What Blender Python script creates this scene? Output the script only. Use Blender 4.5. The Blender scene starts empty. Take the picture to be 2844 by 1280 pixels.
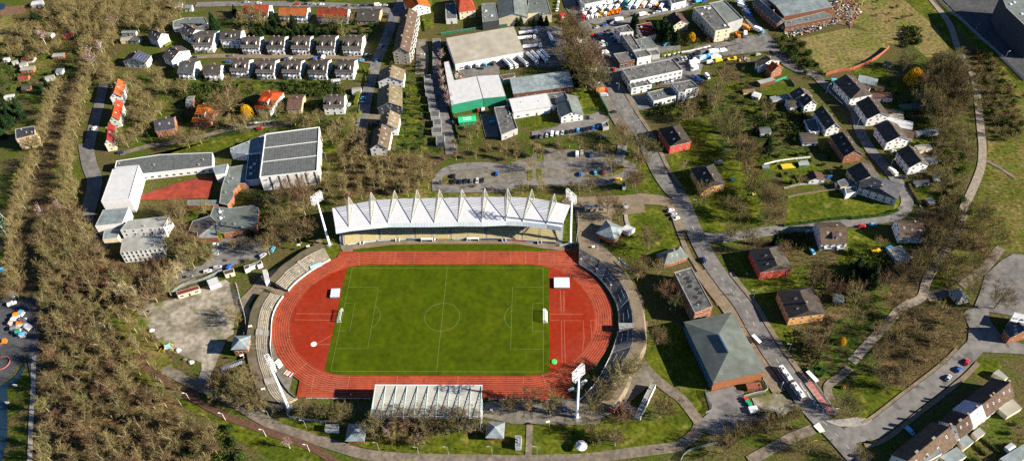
import bpy, math, random
from mathutils import Vector, Matrix
R = random.Random(7)
SC = bpy.context.scene
COL = SC.collection
rad = math.radians
# ---------------------------------------------------------------- camera (solved from the pitch markings and masts)
CP = (53.00963, -260.84698, 340.6854, -0.05555, 0.81054, -0.04303, 2270.78884, 640.07, 1422.0)
def _axes():
    cx, cy, cz, yaw, pit, rol = CP[:6]
    fw = Vector((math.sin(yaw)*math.cos(pit), math.cos(yaw)*math.cos(pit), -math.sin(pit)))
    r = fw.cross(Vector((0, 0, 1))).normalized(); u = r.cross(fw)
    return Vector((cx, cy, cz)), r*math.cos(rol)+u*math.sin(rol), -r*math.sin(rol)+u*math.cos(rol), fw
CC, CR, CU, CF = _axes()
def unp(px, py, z=0.0):
    d = CF*CP[6]+CR*(px-CP[8])-CU*(py-CP[7])
    return CC+d*((z-CC.z)/d.z)
TILES = {'A': (2090, 200, 4.83), 'B': (2290, 200, 4.138), 'C': (2200, 400, 3.623), 'E': (1800, 330, 4.637), 'F': (1600, 0, 4.458), 'J': (1200, 0, 4.457),
         'K': (250, 440, 3.622), 'L': (900, 500, 5.268), 'M': (1260, 500, 5.268), 'N': (680, 660, 4.829), 'O': (640, 900, 4.14), 'R': (1500, 660, 4.14),
         'S': (1500, 900, 3.864), 'U': (960, 1040, 4.83), 'X': (0, 0, 1.0), 'D': (0, 0, 0.9054)}
for _c, _x in enumerate((0, 470, 940, 1410, 1880, 2350)):
    for _r, _y in enumerate((0, 420, 850)):
        TILES['%d%d' % (_c, _r)] = (_x, _y, 2.696)
def P(s, z=0.0):
    """survey string -> world points on the plane z (a token without a comma names the survey sheet)"""
    out = []; t = None
    for k in s.split():
        if ',' not in k: t = TILES[k]; continue
        a = k.split(','); x = float(a[0]); y = float(a[1]); x = 27 if x == 0 and t[2] == 2.696 and t[0] > 0 else x; zz = float(a[2]) if len(a) > 2 else z
        out.append(unp(t[0]+x/t[2], t[1]+y/t[2], zz))
    return out
def smooth(pts, n=6, closed=False):
    out = []; m = len(pts)
    rng = range(m) if closed else range(m-1)
    for i in rng:
        g = (lambda k: pts[k % m]) if closed else (lambda k: pts[max(0, min(m-1, k))])
        p0, p1, p2, p3 = g(i-1), g(i), g(i+1), g(i+2)
        for j in range(n):
            t = j/n
            out.append(0.5*((2*p1)+(p2-p0)*t+(2*p0-5*p1+4*p2-p3)*t*t+(3*p1-p0-3*p2+p3)*t*t*t))
    if not closed: out.append(pts[-1].copy())
    return out
# ---------------------------------------------------------------- materials
MATS = {}
def mat(name, col, rough=.8, var=.15, scale=1.0, obj=False, rnd=0.0, metal=0.0, bump=0.0, stripes=None, col2=None, scale2=None, world=False, spec=.4, alpha=1.0, emit=None, thr=(.4, .6), col3=None, scale3=None, thr3=(.45, .55), trans=0):
    """procedural surface: two-scale noise, optional second colour in patches, optional stripes, optional per-object colour"""
    if name in MATS: return MATS[name]
    m = bpy.data.materials.new(name); m.use_nodes = True; MATS[name] = m
    nt = m.node_tree; N = nt.nodes; Lk = nt.links.new
    b = N['Principled BSDF']; b.inputs['Roughness'].default_value = rough; b.inputs['Metallic'].default_value = metal
    b.inputs['Specular IOR Level'].default_value = spec if rough < .85 else .06
    if world:
        tc = N.new('ShaderNodeNewGeometry').outputs['Position']
    else:
        tc = N.new('ShaderNodeTexCoord').outputs['Object']
    def noise(s, det=4):
        n = N.new('ShaderNodeTexNoise'); n.inputs['Scale'].default_value = s; n.inputs['Detail'].default_value = det; Lk(tc, n.inputs['Vector']); return n.outputs['Fac']
    def ramp(f, a, bb):
        r = N.new('ShaderNodeMapRange'); r.inputs[1].default_value = a; r.inputs[2].default_value = bb; r.clamp = True; Lk(f, r.inputs[0]); return r.outputs[0]
    def mix(f, A, B, mode='MIX'):
        x = N.new('ShaderNodeMix'); x.data_type = 'RGBA'; x.blend_type = mode
        for s, v in ((0, f), (6, A), (7, B)):
            if hasattr(v, 'is_output') or isinstance(v, bpy.types.NodeSocket): Lk(v, x.inputs[s])
            elif s == 0: x.inputs[0].default_value = v
            else: x.inputs[s].default_value = (*v, 1)
        return x.outputs[2]
    if obj:
        oi = N.new('ShaderNodeObjectInfo'); c = oi.outputs['Color']
    else: c = col
    if col2: c = mix(ramp(noise(scale2 or scale*.3), *thr), c, col2)
    if col3: c = mix(ramp(noise(scale3 or scale*.3, 6), *thr3), c, col3)
    if rnd:
        oi = N.new('ShaderNodeObjectInfo')
        hs = N.new('ShaderNodeHueSaturation')
        r1 = N.new('ShaderNodeMapRange'); Lk(oi.outputs['Random'], r1.inputs[0]); r1.inputs[3].default_value = 1-rnd; r1.inputs[4].default_value = 1+rnd
        Lk(r1.outputs[0], hs.inputs['Value'])
        r2 = N.new('ShaderNodeMath'); r2.operation = 'MULTIPLY'; Lk(oi.outputs['Random'], r2.inputs[0]); r2.inputs[1].default_value = 17.3
        r3 = N.new('ShaderNodeMath'); r3.operation = 'FRACT'; Lk(r2.outputs[0], r3.inputs[0])
        r4 = N.new('ShaderNodeMapRange'); Lk(r3.outputs[0], r4.inputs[0]); r4.inputs[3].default_value = .5-rnd*.09; r4.inputs[4].default_value = .5+rnd*.09
        Lk(r4.outputs[0], hs.inputs['Hue'])
        if isinstance(c, tuple): hs.inputs['Color'].default_value = (*c, 1)
        else: Lk(c, hs.inputs['Color'])
        c = hs.outputs[0]
    if var:
        f = noise(scale, 6)
        lo = tuple([max(0., 1-var*1.6)]*3); hi = tuple([1+var*1.2]*3)
        c = mix(1.0, c, mix(ramp(f, .25, .75), lo, hi), 'MULTIPLY')
    if stripes:
        sc, ax, st = stripes
        sx = N.new('ShaderNodeSeparateXYZ'); Lk(tc, sx.inputs[0])
        q = N.new('ShaderNodeMath'); q.operation = 'MULTIPLY'; Lk(sx.outputs[ax], q.inputs[0]); q.inputs[1].default_value = sc
        w = N.new('ShaderNodeMath'); w.operation = 'FRACT'; Lk(q.outputs[0], w.inputs[0])
        g = N.new('ShaderNodeMath'); g.operation = 'LESS_THAN'; Lk(w.outputs[0], g.inputs[0]); g.inputs[1].default_value = .2
        c = mix(g.outputs[0], c, mix(1.0, c, (st, st, st), 'MULTIPLY'))
    if isinstance(c, tuple): b.inputs['Base Color'].default_value = (*c, 1)
    else: Lk(c, b.inputs['Base Color'])
    if alpha < 1: b.inputs['Alpha'].default_value = alpha
    if trans: b.inputs['Transmission Weight'].default_value = trans
    if bump:
        bp = N.new('ShaderNodeBump'); bp.inputs['Strength'].default_value = bump; bp.inputs['Distance'].default_value = .15
        Lk(noise(scale*3, 8), bp.inputs['Height']); Lk(bp.outputs[0], b.inputs['Normal'])
    return m
# ---------------------------------------------------------------- mesh builder
class MB:
    def __init__(s): s.v = []; s.f = []; s.m = []
    def add(s, vs, fs, mi=0):
        o = len(s.v); s.v += [tuple(p) for p in vs]
        for f in fs: s.f.append([i+o for i in f]); s.m.append(mi)
        return s
    def poly(s, vs, mi=0): return s.add(vs, [list(range(len(vs)))], mi)
    def box(s, x0, y0, z0, x1, y1, z1, mi=0, M=None):
        vs = [Vector((x, y, z)) for z in (z0, z1) for y in (y0, y1) for x in (x0, x1)]
        if M: vs = [M @ p for p in vs]
        return s.add(vs, [[0, 2, 3, 1], [4, 5, 7, 6], [0, 1, 5, 4], [2, 6, 7, 3], [0, 4, 6, 2], [1, 3, 7, 5]], mi)
    def prism(s, pts, z0, z1, mi=0, top=None, bottom=True):
        n = len(pts); pts = ccw(pts)
        vs = [(p[0], p[1], z0) for p in pts]+[(p[0], p[1], z1) for p in pts]
        s.add(vs, [[i, (i+1) % n, n+(i+1) % n, n+i] for i in range(n)], mi)
        s.add(vs[n:], [list(range(n))], mi if top is None else top)
        if bottom: s.add(vs[:n], [list(range(n-1, -1, -1))], mi)
        return s
    def slab(s, top, t, mi=0, ms=None):
        """polygon in space given by its top corners, thickened downward by t"""
        n = len(top); vs = [Vector(p) for p in top]+[Vector(p)-Vector((0, 0, t)) for p in top]
        s.add(vs, [list(range(n))], mi); s.add(vs, [[2*n-1-i for i in range(n)]]+[[i, n+i, n+(i+1) % n, (i+1) % n] for i in range(n)], mi if ms is None else ms)
        return s
    def tube(s, a, b, r0, r1=None, n=5, mi=0, cap=True):
        a = Vector(a); b = Vector(b); r1 = r0 if r1 is None else r1
        d = (b-a)
        if d.length < 1e-6: return s
        d.normalize(); u = d.orthogonal().normalized(); w = d.cross(u)
        vs = []
        for c, r in ((a, r0), (b, r1)):
            for i in range(n):
                t = 2*math.pi*i/n; vs.append(c+(u*math.cos(t)+w*math.sin(t))*r)
        fs = [[i, (i+1) % n, n+(i+1) % n, n+i] for i in range(n)]
        if cap: fs += [list(range(n-1, -1, -1)), list(range(n, 2*n))]
        return s.add(vs, fs, mi)
    def lathe(s, prof, n=10, c=(0, 0, 0), mi=0):
        vs = []
        for r, z in prof:
            for i in range(n):
                t = 2*math.pi*i/n; vs.append((c[0]+r*math.cos(t), c[1]+r*math.sin(t), c[2]+z))
        k = len(prof)
        fs = [[j*n+i, j*n+(i+1) % n, (j+1)*n+(i+1) % n, (j+1)*n+i] for j in range(k-1) for i in range(n)]
        fs += [list(range(n-1, -1, -1)), list(range((k-1)*n, k*n))]
        return s.add(vs, fs, mi)
    def build(s, name, mats, parent=None, smooth=False, M=None):
        me = bpy.data.meshes.new(name)
        me.from_pydata(s.v, [], s.f)
        if not isinstance(mats, (list, tuple)): mats = [mats]
        for m in mats: me.materials.append(m)
        if len(mats) > 1: me.polygons.foreach_set('material_index', s.m)
        if smooth: me.polygons.foreach_set('use_smooth', [True]*len(s.f))
        me.update()
        return link(name, me, parent, M)
def link(name, me, parent=None, M=None):
    o = bpy.data.objects.new(name, me); COL.objects.link(o)
    if parent: o.parent = parent
    if M is not None: o.matrix_local = M
    return o
def area(p):
    return .5*sum(p[i][0]*p[(i+1) % len(p)][1]-p[(i+1) % len(p)][0]*p[i][1] for i in range(len(p)))
def ccw(p): return list(p) if area(p) > 0 else list(p)[::-1]
def inset(p, d):
    p = ccw(p); n = len(p); out = []
    for i in range(n):
        a, b, c = [Vector(q[:2]) for q in (p[i-1], p[i], p[(i+1) % n])]
        e1 = (b-a).normalized(); e2 = (c-b).normalized()
        n1 = Vector((-e1.y, e1.x)); n2 = Vector((-e2.y, e2.x)); m = n1+n2
        m = m/max(.35, (m.length_squared/2)) if m.length > 1e-6 else n1
        out.append(b+m*d)
    return out
def inside(p, poly):
    x, y = p[0], p[1]; c = False; j = len(poly)-1
    for i in range(len(poly)):
        a, b = poly[i], poly[j]
        if (a[1] > y) != (b[1] > y) and x < (b[0]-a[0])*(y-a[1])/(b[1]-a[1])+a[0]: c = not c
        j = i
    return c
def thing(name, label, cat, loc=(0, 0, 0), rz=0, group=None):
    o = bpy.data.objects.new(name, None); COL.objects.link(o); o.location = loc; o.rotation_euler = (0, 0, rz); o.empty_display_size = .1
    return tag(o, label, cat, group)
def tag(o, label, cat, group=None):
    label = trim(label)
    o['label'] = label; o['category'] = cat
    if group: o['group'] = group
    return o
def trim(l):
    w = l.split()
    for k in ('the', 'a', 'big', 'and', 'of', 'in'):
        while len(w) > 16 and k in w[1:]: del w[len(w)-1-w[::-1].index(k)]
    return ' '.join(w)
def setting(name, kind='structure'):
    def f(o): o['kind'] = kind; return o
    return f
def dup(o, loc=None, rz=None, sc=None, label=None, group=None, color=None, parent=None):
    c = o.copy(); COL.objects.link(c)
    if parent: c.parent = parent
    if loc is not None: c.location = loc
    if rz is not None: c.rotation_euler = (0, 0, rz)
    if sc is not None: c.scale = sc
    if label: c['label'] = trim(label)
    if group: c['group'] = group
    for ch in KIDS.get(o.name, ()):
        k = dup(ch, parent=c, color=color)
        if color is not None: k.color = color
    return c
KIDS = {}
def kids(root):
    """remember a prototype's children (obj.children walks the whole scene)"""
    KIDS[root.name] = list(root.children)
    for c in KIDS[root.name]:
        k = list(c.children)
        if k: KIDS[c.name] = k
    return root
ORD = ['first', 'second', 'third', 'fourth', 'fifth', 'sixth', 'seventh', 'eighth', 'ninth', 'tenth', 'eleventh', 'twelfth', 'thirteenth', 'fourteenth', 'fifteenth', 'sixteenth', 'seventeenth', 'eighteenth', 'nineteenth', 'twentieth'] + ['number %d' % i for i in range(21, 200)]
ZC = {}
def lift(z):
    ZC[z] = ZC.get(z, -1)+1; return z+ZC[z]*.0022
def sheet(name, m, coords, z, n=0, kind='structure'):
    z = lift(z)
    pts = coords if not isinstance(coords, str) else P(coords)
    if n: pts = smooth(pts, n, True)
    pts = ccw(pts)
    o = MB().poly([(p[0], p[1], z) for p in pts]).build(name, m)
    o['kind'] = kind
    return o
def slabsheet(name, m, coords, z0, z1, n=0):
    pts = P(coords) if isinstance(coords, str) else coords
    if n: pts = smooth(pts, n, True)
    o = MB().prism(pts, z0, z1, bottom=False).build(name, m); o['kind'] = 'structure'; return o
def ribbon_mesh(pts, w, z, mb=None, mi=0, off=0.0):
    mb = mb or MB(); a = []
    for i, p in enumerate(pts):
        d = (pts[min(i+1, len(pts)-1)]-pts[max(i-1, 0)]); d = Vector((d.x, d.y)).normalized(); nn = Vector((-d.y, d.x))
        c = Vector((p.x, p.y))+nn*off
        a.append((c+nn*w/2, c-nn*w/2))
    for i in range(len(a)-1):
        z += 1e-4; mb.poly([(*a[i][0], z), (*a[i][1], z), (*a[i+1][1], z), (*a[i+1][0], z)], mi)
    return mb
def ribbon(name, m, coords, w, z, off=0.0, n=6, raise_=0):
    z = lift(z)
    pts = smooth(P(coords), n) if isinstance(coords, str) else coords
    mb = ribbon_mesh(pts, w, z, off=off)
    if raise_:
        for s in (-1, 1):
            a = []
            for i, p in enumerate(pts):
                d = (pts[min(i+1, len(pts)-1)]-pts[max(i-1, 0)]); d = Vector((d.x, d.y)).normalized(); nn = Vector((-d.y, d.x))
                a.append(Vector((p.x, p.y))+nn*(off+s*w/2))
            for i in range(len(a)-1):
                q = [(*a[i], 0), (*a[i+1], 0), (*a[i+1], z), (*a[i], z)]
                mb.poly(q if s < 0 else q[::-1])
    o = mb.build(name, m); o['kind'] = 'structure'; return o
def dashes(pts, w, z, on, off_, mb, off=0.0):
    """dashed line along a path"""
    d = 0.0; seg = []
    for i in range(len(pts)-1):
        a, b = pts[i], pts[i+1]; L = (b-a).length; k = max(1, int(L/.5))
        for j in range(k):
            q = a.lerp(b, j/k)
            if (d % (on+off_)) < on: seg.append(q)
            else:
                if len(seg) > 1: ribbon_mesh(seg, w, z, mb, off=off)
                seg = []
            d += L/k
    if len(seg) > 1: ribbon_mesh(seg, w, z, mb, off=off)
    return mb
# ---------------------------------------------------------------- camera, light, sky
cam = bpy.data.cameras.new('camera'); co = bpy.data.objects.new('camera', cam); COL.objects.link(co)
cam.sensor_width = 36; cam.lens = CP[6]/2844*36; cam.clip_end = 6000; cam.clip_start = 1
Mx = Matrix((CR, CU, -CF)).transposed().to_4x4(); Mx.translation = CC; co.matrix_world = Mx
SC.camera = co
SUN_EL, SUNDIR = rad(24.5), Vector((1, -.17, 0)).normalized()
sl = bpy.data.lights.new('sun', 'SUN'); sl.energy = 5.0; sl.angle = rad(.5); sl.color = (1, .92, .78)
so = bpy.data.objects.new('sun', sl); COL.objects.link(so); so.location = (200, -60, 300)
dv = Vector((SUNDIR.x*math.cos(SUN_EL), SUNDIR.y*math.cos(SUN_EL), math.sin(SUN_EL)))
so.rotation_euler = dv.to_track_quat('Z', 'Y').to_euler()
W = bpy.data.worlds.new('World'); SC.world = W; W.use_nodes = True
sk = W.node_tree.nodes.new('ShaderNodeTexSky'); sk.sky_type = 'NISHITA'; sk.sun_disc = False
sk.sun_elevation = SUN_EL; sk.sun_rotation = math.atan2(SUNDIR.x, SUNDIR.y); sk.air_density = .7; sk.dust_density = 0; sk.ozone_density = 5.0
bg = W.node_tree.nodes['Background']; W.node_tree.links.new(sk.outputs[0], bg.inputs[0]); bg.inputs[1].default_value = .052
SC.view_settings.view_transform = 'Standard'; SC.view_settings.look = 'None'; SC.view_settings.exposure = 1.5; SC.view_settings.gamma = 1
SC.cycles.max_bounces = 4; SC.cycles.diffuse_bounces = 1; SC.cycles.glossy_bounces = 2; SC.cycles.transparent_max_bounces = 8
SC.cycles.use_denoising = False
# ---------------------------------------------------------------- surfaces
G_base = mat('ground_soil', (.085, .072, .026), 1, .45, .9, world=True, col2=(.058, .080, .010), scale2=.055, thr=(.42, .58), col3=(.10, .075, .036), scale3=.12, thr3=(.52, .66), bump=.3)
G_lawn = mat('ground_lawn', (.085, .100, .008), 1, .42, .5, world=True, col2=(.052, .072, .006), scale2=.08, thr=(.40, .6), col3=(.16, .15, .03), scale3=.15, thr3=(.54, .70), bump=.2)
G_meadow = mat('ground_meadow', (.088, .092, .014), 1, .45, .5, world=True, col2=(.15, .120, .038), scale2=.06, thr=(.42, .60), col3=(.075, .10, .014), scale3=.11, thr3=(.52, .62), bump=.3)
G_pitch = mat('pitch_turf', (.054, .080, .001), 1, .18, .35, world=True, col2=(.040, .060, .001), scale2=.10, thr=(.35, .65), col3=(.066, .082, .002), scale3=.055, thr3=(.52, .72))
G_dry = mat('ground_dry_grass', (.19, .15, .055), 1, .4, .45, world=True, col2=(.13, .135, .030), scale2=.05, thr=(.42, .6), col3=(.16, .105, .06), scale3=.2, thr3=(.55, .66), bump=.4)
G_leaf = mat('ground_leaf_litter', (.105, .076, .036), 1, .5, .8, world=True, col2=(.070, .058, .024), scale2=.12, thr=(.4, .6), col3=(.15, .10, .045), scale3=.3, thr3=(.5, .62), bump=.4)
G_garden = mat('ground_garden', (.058, .088, .010), 1, .5, .6, world=True, col2=(.090, .070, .032), scale2=.22, thr=(.46, .56), col3=(.025, .038, .008), scale3=.13, thr3=(.5, .56), bump=.4)
G_asph = mat('asphalt', (.150, .142, .136), .9, .2, .25, world=True, col2=(.18, .168, .155), scale2=.06, thr=(.4, .6), bump=.1, col3=(.105, .10, .096), scale3=.14, thr3=(.57, .60))
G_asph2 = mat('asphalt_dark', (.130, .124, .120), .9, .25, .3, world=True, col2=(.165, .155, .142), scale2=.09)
G_path = mat('path_surface', (.185, .150, .115), .95, .25, .5, world=True, col2=(.135, .115, .09), scale2=.15)
G_pave = mat('pavement_slabs', (.205, .160, .110), .95, .2, 1.2, world=True, col2=(.16, .128, .090), scale2=.2)
G_pavec = mat('concrete_slabs', (.30, .27, .235), .95, .15, 1.0, world=True, col2=(.24, .22, .20), scale2=.3)
G_gravel = mat('gravel_yard', (.29, .255, .205), 1, .3, .4, world=True, col2=(.17, .15, .11), scale2=.09, thr=(.45, .6), col3=(.13, .13, .05), scale3=.06, thr3=(.56, .64))
G_lot = mat('parking_surface', (.175, .155, .125), 1, .25, .35, world=True, col2=(.135, .12, .098), scale2=.1)
G_bark = mat('bark_track', (.105, .058, .038), 1, .25, .8, world=True)
G_track = mat('track_rubber', (.30, .050, .020), .9, .16, .6, world=True, col2=(.21, .030, .014), scale2=.06, thr=(.35, .65), col3=(.17, .030, .018), scale3=.22, thr3=(.56, .66))
G_track2 = mat('track_rubber_dark', (.23, .028, .013), .9, .16, .4, world=True, col2=(.23, .020, .006), scale2=.05)
G_red = mat('court_rubber', (.28, .050, .030), .9, .2, .3, world=True, col2=(.20, .04, .03), scale2=.1)
G_soil = mat('bare_soil', (.15, .095, .055), 1, .3, .8, world=True)
G_water = mat('pond_water', (.012, .03, .05), .08, .1, .2, world=True, spec=.6)
M_line = mat('line_paint', (.62, .58, .54), .8, .1, 1)
M_line2 = mat('line_faint', (.17, .24, .07), .9, .1, 1)
M_line3 = mat('line_track', (.50, .22, .15), .9, .1, 1)
M_road = mat('road_paint', (.62, .60, .55), .9, .2, 1)
M_kerb = mat('kerb_stone', (.34, .31, .27), .9, .15, 2)
# base sheet to the horizon, slightly subdivided by parts
g = MB(); g.poly([(-3000, -1500, 0), (3000, -1500, 0), (3000, 4500, 0), (-3000, 4500, 0)]); o = g.build('ground', G_base); o['kind'] = 'structure'
Z1, Z2, Z3, Z4 = .03, .26, .38, .50
def lawn(c, m=None, z=Z1, n=0, name='lawn'): return sheet(name, m or G_lawn, c, z, n)
# --- woods and gardens floor
lawn('01 250,380 600,420 700,640 800,760 1000,880 12 560,-60 330,-40 02 1294,-60 1290,640 12 250,1159 02 1294,1259 240,1159 270,600 300,100 310,-40', G_leaf, Z1-.015, name='wood_floor')
lawn('00 540,440 680,440 640,640 560,860 500,1159 01 440,0 330,320 290,560 260,1200 50,1200 40,500 150,150 00 250,1159 330,860 420,600', G_leaf, Z1-.015, name='wood_floor')
lawn('10 0,600 500,640 900,600 1294,560 20 0,660 60,700 150,690 160,860 20 0,900 0,1159 10 1294,1100 1120,950 700,1000 300,1060 0,1159', G_garden, Z1-.015, name='garden_ground')
lawn('00 0,400 560,380 580,560 380,640 250,760 0,740', G_garden, Z1-.015, name='garden_ground')
lawn('21 0,-30 420,-60 640,0 870,20 700,150 700,300 240,350 60,360 0,300', G_leaf, Z1-.015, name='wood_floor')
lawn('51 560,440 760,400 900,420 1100,560 1000,800 700,900 480,1159 300,1159 340,860 600,620', G_leaf, Z1-.015, name='wood_floor')
lawn('52 420,60 560,0 860,20 920,170 880,270 640,480 430,620 250,560 230,300', G_leaf, Z1-.01, name='wood_floor')
lawn('40 200,640 560,640 760,760 740,1000 1000,1060 1150,1159 41 700,0 600,200 240,-100 40 260,880 250,780', G_garden, Z1-.015, name='garden_ground')
lawn('20 500,540 800,540 860,1159 380,1159', G_garden, Z1-.015, name='garden_ground')
lawn('42 860,200 1294,-60 1294,250 1150,500 1090,560 960,480', G_leaf, Z1-.015, name='wood_floor')
# --- lawns
lawn('31 905,480 1130,400 1290,690 1294,790 31 1170,760 920,800 790,760 860,650 920,590 900,530')
lawn('31 900,90 1075,75 1165,240 1150,300 1075,322 975,290 1000,180')
lawn('40 0,900 250,905 330,1159 41 660,-40 640,420 560,560 480,590 240,640 150,500 60,330 -60,120 30 1260,960')
lawn('41 830,350 980,310 1294,280 51 0,240 180,240 370,350 415,390 410,430 330,480 180,480 0,510 41 1294,510 1000,560 800,575 820,480')
lawn('41 640,30 880,20 1100,150 1110,260 820,290 780,180 660,120')
lawn('42 0,600 190,630 250,650 250,760 190,810 60,720 0,660')
lawn('42 -40,120 20,130 230,640 0,620 32 1110,560 1040,440 1040,300 1120,120')
lawn('42 640,400 690,440 800,690 760,660 660,660 650,540')
lawn('42 -150,650 0,670 130,790 170,880 150,940 40,1010 -80,1040 32 1000,1090 700,1120 610,1130 560,990 700,880 1100,850 1200,760')
lawn('32 0,890 560,890 700,900 620,1120 300,1130 0,1110 22 1294,1120 600,1130 620,1000 760,940 1150,960 1294,880')
lawn('41 360,800 480,760 900,930 990,1159 600,1159 480,950')
lawn('42 650,130 760,100 900,200 830,330 790,330')
lawn('41 1294,560 51 0,590 140,600 300,650 340,850 200,880 41 1294,900 1180,860')
lawn('51 830,300 980,380 1332,420 1332,750 1100,760 900,840 780,900 800,560 960,400', G_meadow)
lawn('51 700,880 840,870 780,960 700,1010 640,980', G_lawn)
lawn('50 1150,480 1332,720 1332,1159 51 1332,430 980,370 1000,200 1060,0 50 1060,1030', G_meadow)
lawn('50 450,0 610,0 720,110 840,380 820,400 760,360 700,240 560,110')
lawn('50 690,20 850,150 950,250 1180,470 1332,620 1332,740 1130,520 1000,380 850,250 780,140', G_lawn, Z1+.01)
lawn('40 920,290 1294,210 50 0,210 200,250 330,350 230,450 0,520 40 1294,500 1110,560 1000,420', G_dry, n=0)
lawn('50 100,0 430,0 560,110 700,240 770,370 760,430 600,430 480,330 300,330 180,250 60,180 60,60', G_dry)
lawn('52 0,600 50,470 250,560 430,620 640,480 880,280 900,290 440,640 190,850 60,830 0,760')
lawn('52 -60,100 380,0 480,0 300,230 100,480 0,640 -100,560 -300,520', G_garden)
lawn('52 920,480 1030,380 1140,400 1170,460 1000,540')
lawn('40 240,630 480,620 520,680 340,690'); lawn('40 640,660 860,600 890,650 700,715 620,700')
lawn('40 500,790 640,780 640,850 540,860')
lawn('50 50,520 300,500 330,600 200,640 60,560'); lawn('50 300,620 450,600 440,700 340,720'); lawn('50 480,900 640,880 650,960 500,970'); lawn('50 490,1050 640,1010 650,1070 500,1100')
lawn('51 520,250 620,245 620,320 560,370 500,300')
lawn('30 465,690 600,660 690,700 760,860 560,910 540,860 500,760'); lawn('30 100,900 160,870 240,870 350,920 370,950 200,980 110,950')
lawn('11 630,290 760,440 600,450 480,480 510,380'.replace('760,440', '610,310'))
lawn('10 -40,1159 60,1159 460,1105 710,1000 620,990 330,1050 0,1090 01 1200,40 990,60', G_lawn)
lawn('10 1150,1010 1294,990 1294,1159 1160,1159'); lawn('11 -20,220 240,180 310,170 0,230')
lawn('12 0,630 120,700 330,830 600,900 830,1000 1100,1080 1290,1159 1050,1190 800,1159 520,1010 360,870 120,760', G_lawn)
lawn('12 640,860 1080,970 1294,1010 22 0,1010 200,1060 600,1110 600,990 200,1000 0,960 12 1294,900 880,840')
lawn('12 640,470 700,590 600,640 560,520', G_meadow); lawn('11 620,1080 720,1040 760,1080 680,1159 600,1159', G_lawn); lawn('11 1140,650 1260,660 1290,780 1240,790 1200,810 1150,720', G_lawn, Z2)
lawn('21 105,735 400,705 700,700 31 0,700 290,730 31 290,752 21 105,758', G_pitch, Z2)
lawn('31 390,680 480,690 525,560 500,450 480,300 430,400', G_lawn); lawn('31 0,70 60,60 270,60 740,60 740,130 700,200 -100,200', G_meadow, Z1)
lawn('31 100,310 450,330 450,360 250,370 40,340 10,290', G_meadow); lawn('21 640,200 720,190 740,300 1290,330 1290,360 240,360 280,330 560,310', G_meadow)
lawn('00 0,150 60,100 110,150 20,310 0,330', G_dry, n=0); lawn('00 0,60 180,40 190,100 60,130 0,120', G_soil); lawn('02 760,60 1010,30 1150,200 1294,440 1294,640 1000,560 870,300', G_meadow)
for c in ('600,5 650,0 700,0 730,30 640,230', '530,640 610,635 600,690 530,690', '505,705 620,710 610,760 505,750', '510,785 600,775 620,800 500,800', '510,825 620,820 610,850 505,850', '510,890 610,890 600,930 505,925', '500,965 600,965 590,985 500,985', '455,1010 520,1010 590,1030 450,1045', '610,1095 675,1095 670,1135 620,1140', '650,165 690,130 720,215 650,225', '40,690 80,690 70,720 40,715', '340,310 400,190 420,480 320,490'):
    lawn('20 '+c, z=Z2)
for c in ('865,715 990,712 985,740 870,745', '520,640 560,620 580,660 510,690', '620,615 680,610 690,680 630,685', '1010,615 1100,610 1090,650 1020,660', '165,405 340,385 330,410 180,430', '200,640 350,630 320,660 190,680', '1160,180 1300,180 1300,205 1150,205', '840,185 1100,185 1100,215 850,210', '620,0 740,0 720,20 600,20', '920,0 1294,0 1294,28 930,25'):
    lawn('10 '+c, z=Z2)
for c in ('210,470 450,430 560,440 540,500 240,530', '240,540 370,515 350,560 230,570', '80,640 140,630 110,700 70,690', '400,360 540,370 540,420 460,400', '60,425 120,420 110,450 40,500', '1140,760 1260,760 1290,830 1180,850'):
    lawn('00 '+c, G_meadow, Z2)
# --- roads
ribbon('road', G_asph2, '30 440,-60 480,60 560,170 625,290 700,480 800,680 900,860 1010,1030 31 1130,150 1225,290 41 20,340 90,500 130,600 230,800 370,1000 490,1150 42 600,180 700,340 800,480 885,610 965,720 1060,830 1160,930 1260,1040 1400,1200', 9.5, Z3)
ribbon('road', G_asph, '41 170,640 270,650 400,640 560,620 700,600 860,580 1100,545 1294,535 51 100,525 250,510 380,480 450,420 450,340 390,240 320,150 230,50 50 180,1120 110,1000 60,830 40 1250,760 1120,650 1020,560 890,520 780,440 690,300', 7, Z3-.008)
ribbon('road', G_asph, '40 890,520 820,420 700,330 640,250 560,170 500,60 450,-40', 7, Z3-.012)
ribbon('road', G_asph, '30 600,235 700,225 830,180 1000,130 1294,70 40 130,10 300,-60', 6.5, Z3-.004)
ribbon('road', G_asph, '42 1230,990 52 60,960 200,930 330,840 480,720 640,600 800,470 900,370 990,280', 8.5, Z3-.004)
sheet('road', G_asph, '52 905,290 920,160 880,60 900,20 1060,20 1080,120 1180,240 1332,290 1332,360 1000,345', Z3-.012)
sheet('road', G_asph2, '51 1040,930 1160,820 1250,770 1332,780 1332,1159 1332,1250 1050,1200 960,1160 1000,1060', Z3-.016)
ribbon('road', G_asph, '10 200,40 700,32 1294,45 20 60,55 250,62 420,92 600,96', 7, Z3)
ribbon('road', G_asph2, '20 500,-40 430,100 370,260 300,430 270,520 220,700 190,860 175,1000 190,1140', 8, Z3-.004)
sheet('forecourt', G_pave, '21 15,725 30,690 180,690 480,672 900,668 1290,668 31 100,672 380,700 470,745 390,745 290,733 100,703 20,697 21 700,697 400,703 110,738 105,755 40,760', Z2)
ribbon('road', G_pave, '10 60,440 330,425 560,425 900,432 1294,432 20 100,440 260,470', 5, Z3-.01)
ribbon('road', G_asph2, '20 690,560 740,700 790,900 840,1080 850,1159', 8, Z3); ribbon('road', G_lot, '20 620,300 630,420 620,560', 9, Z3)
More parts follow.
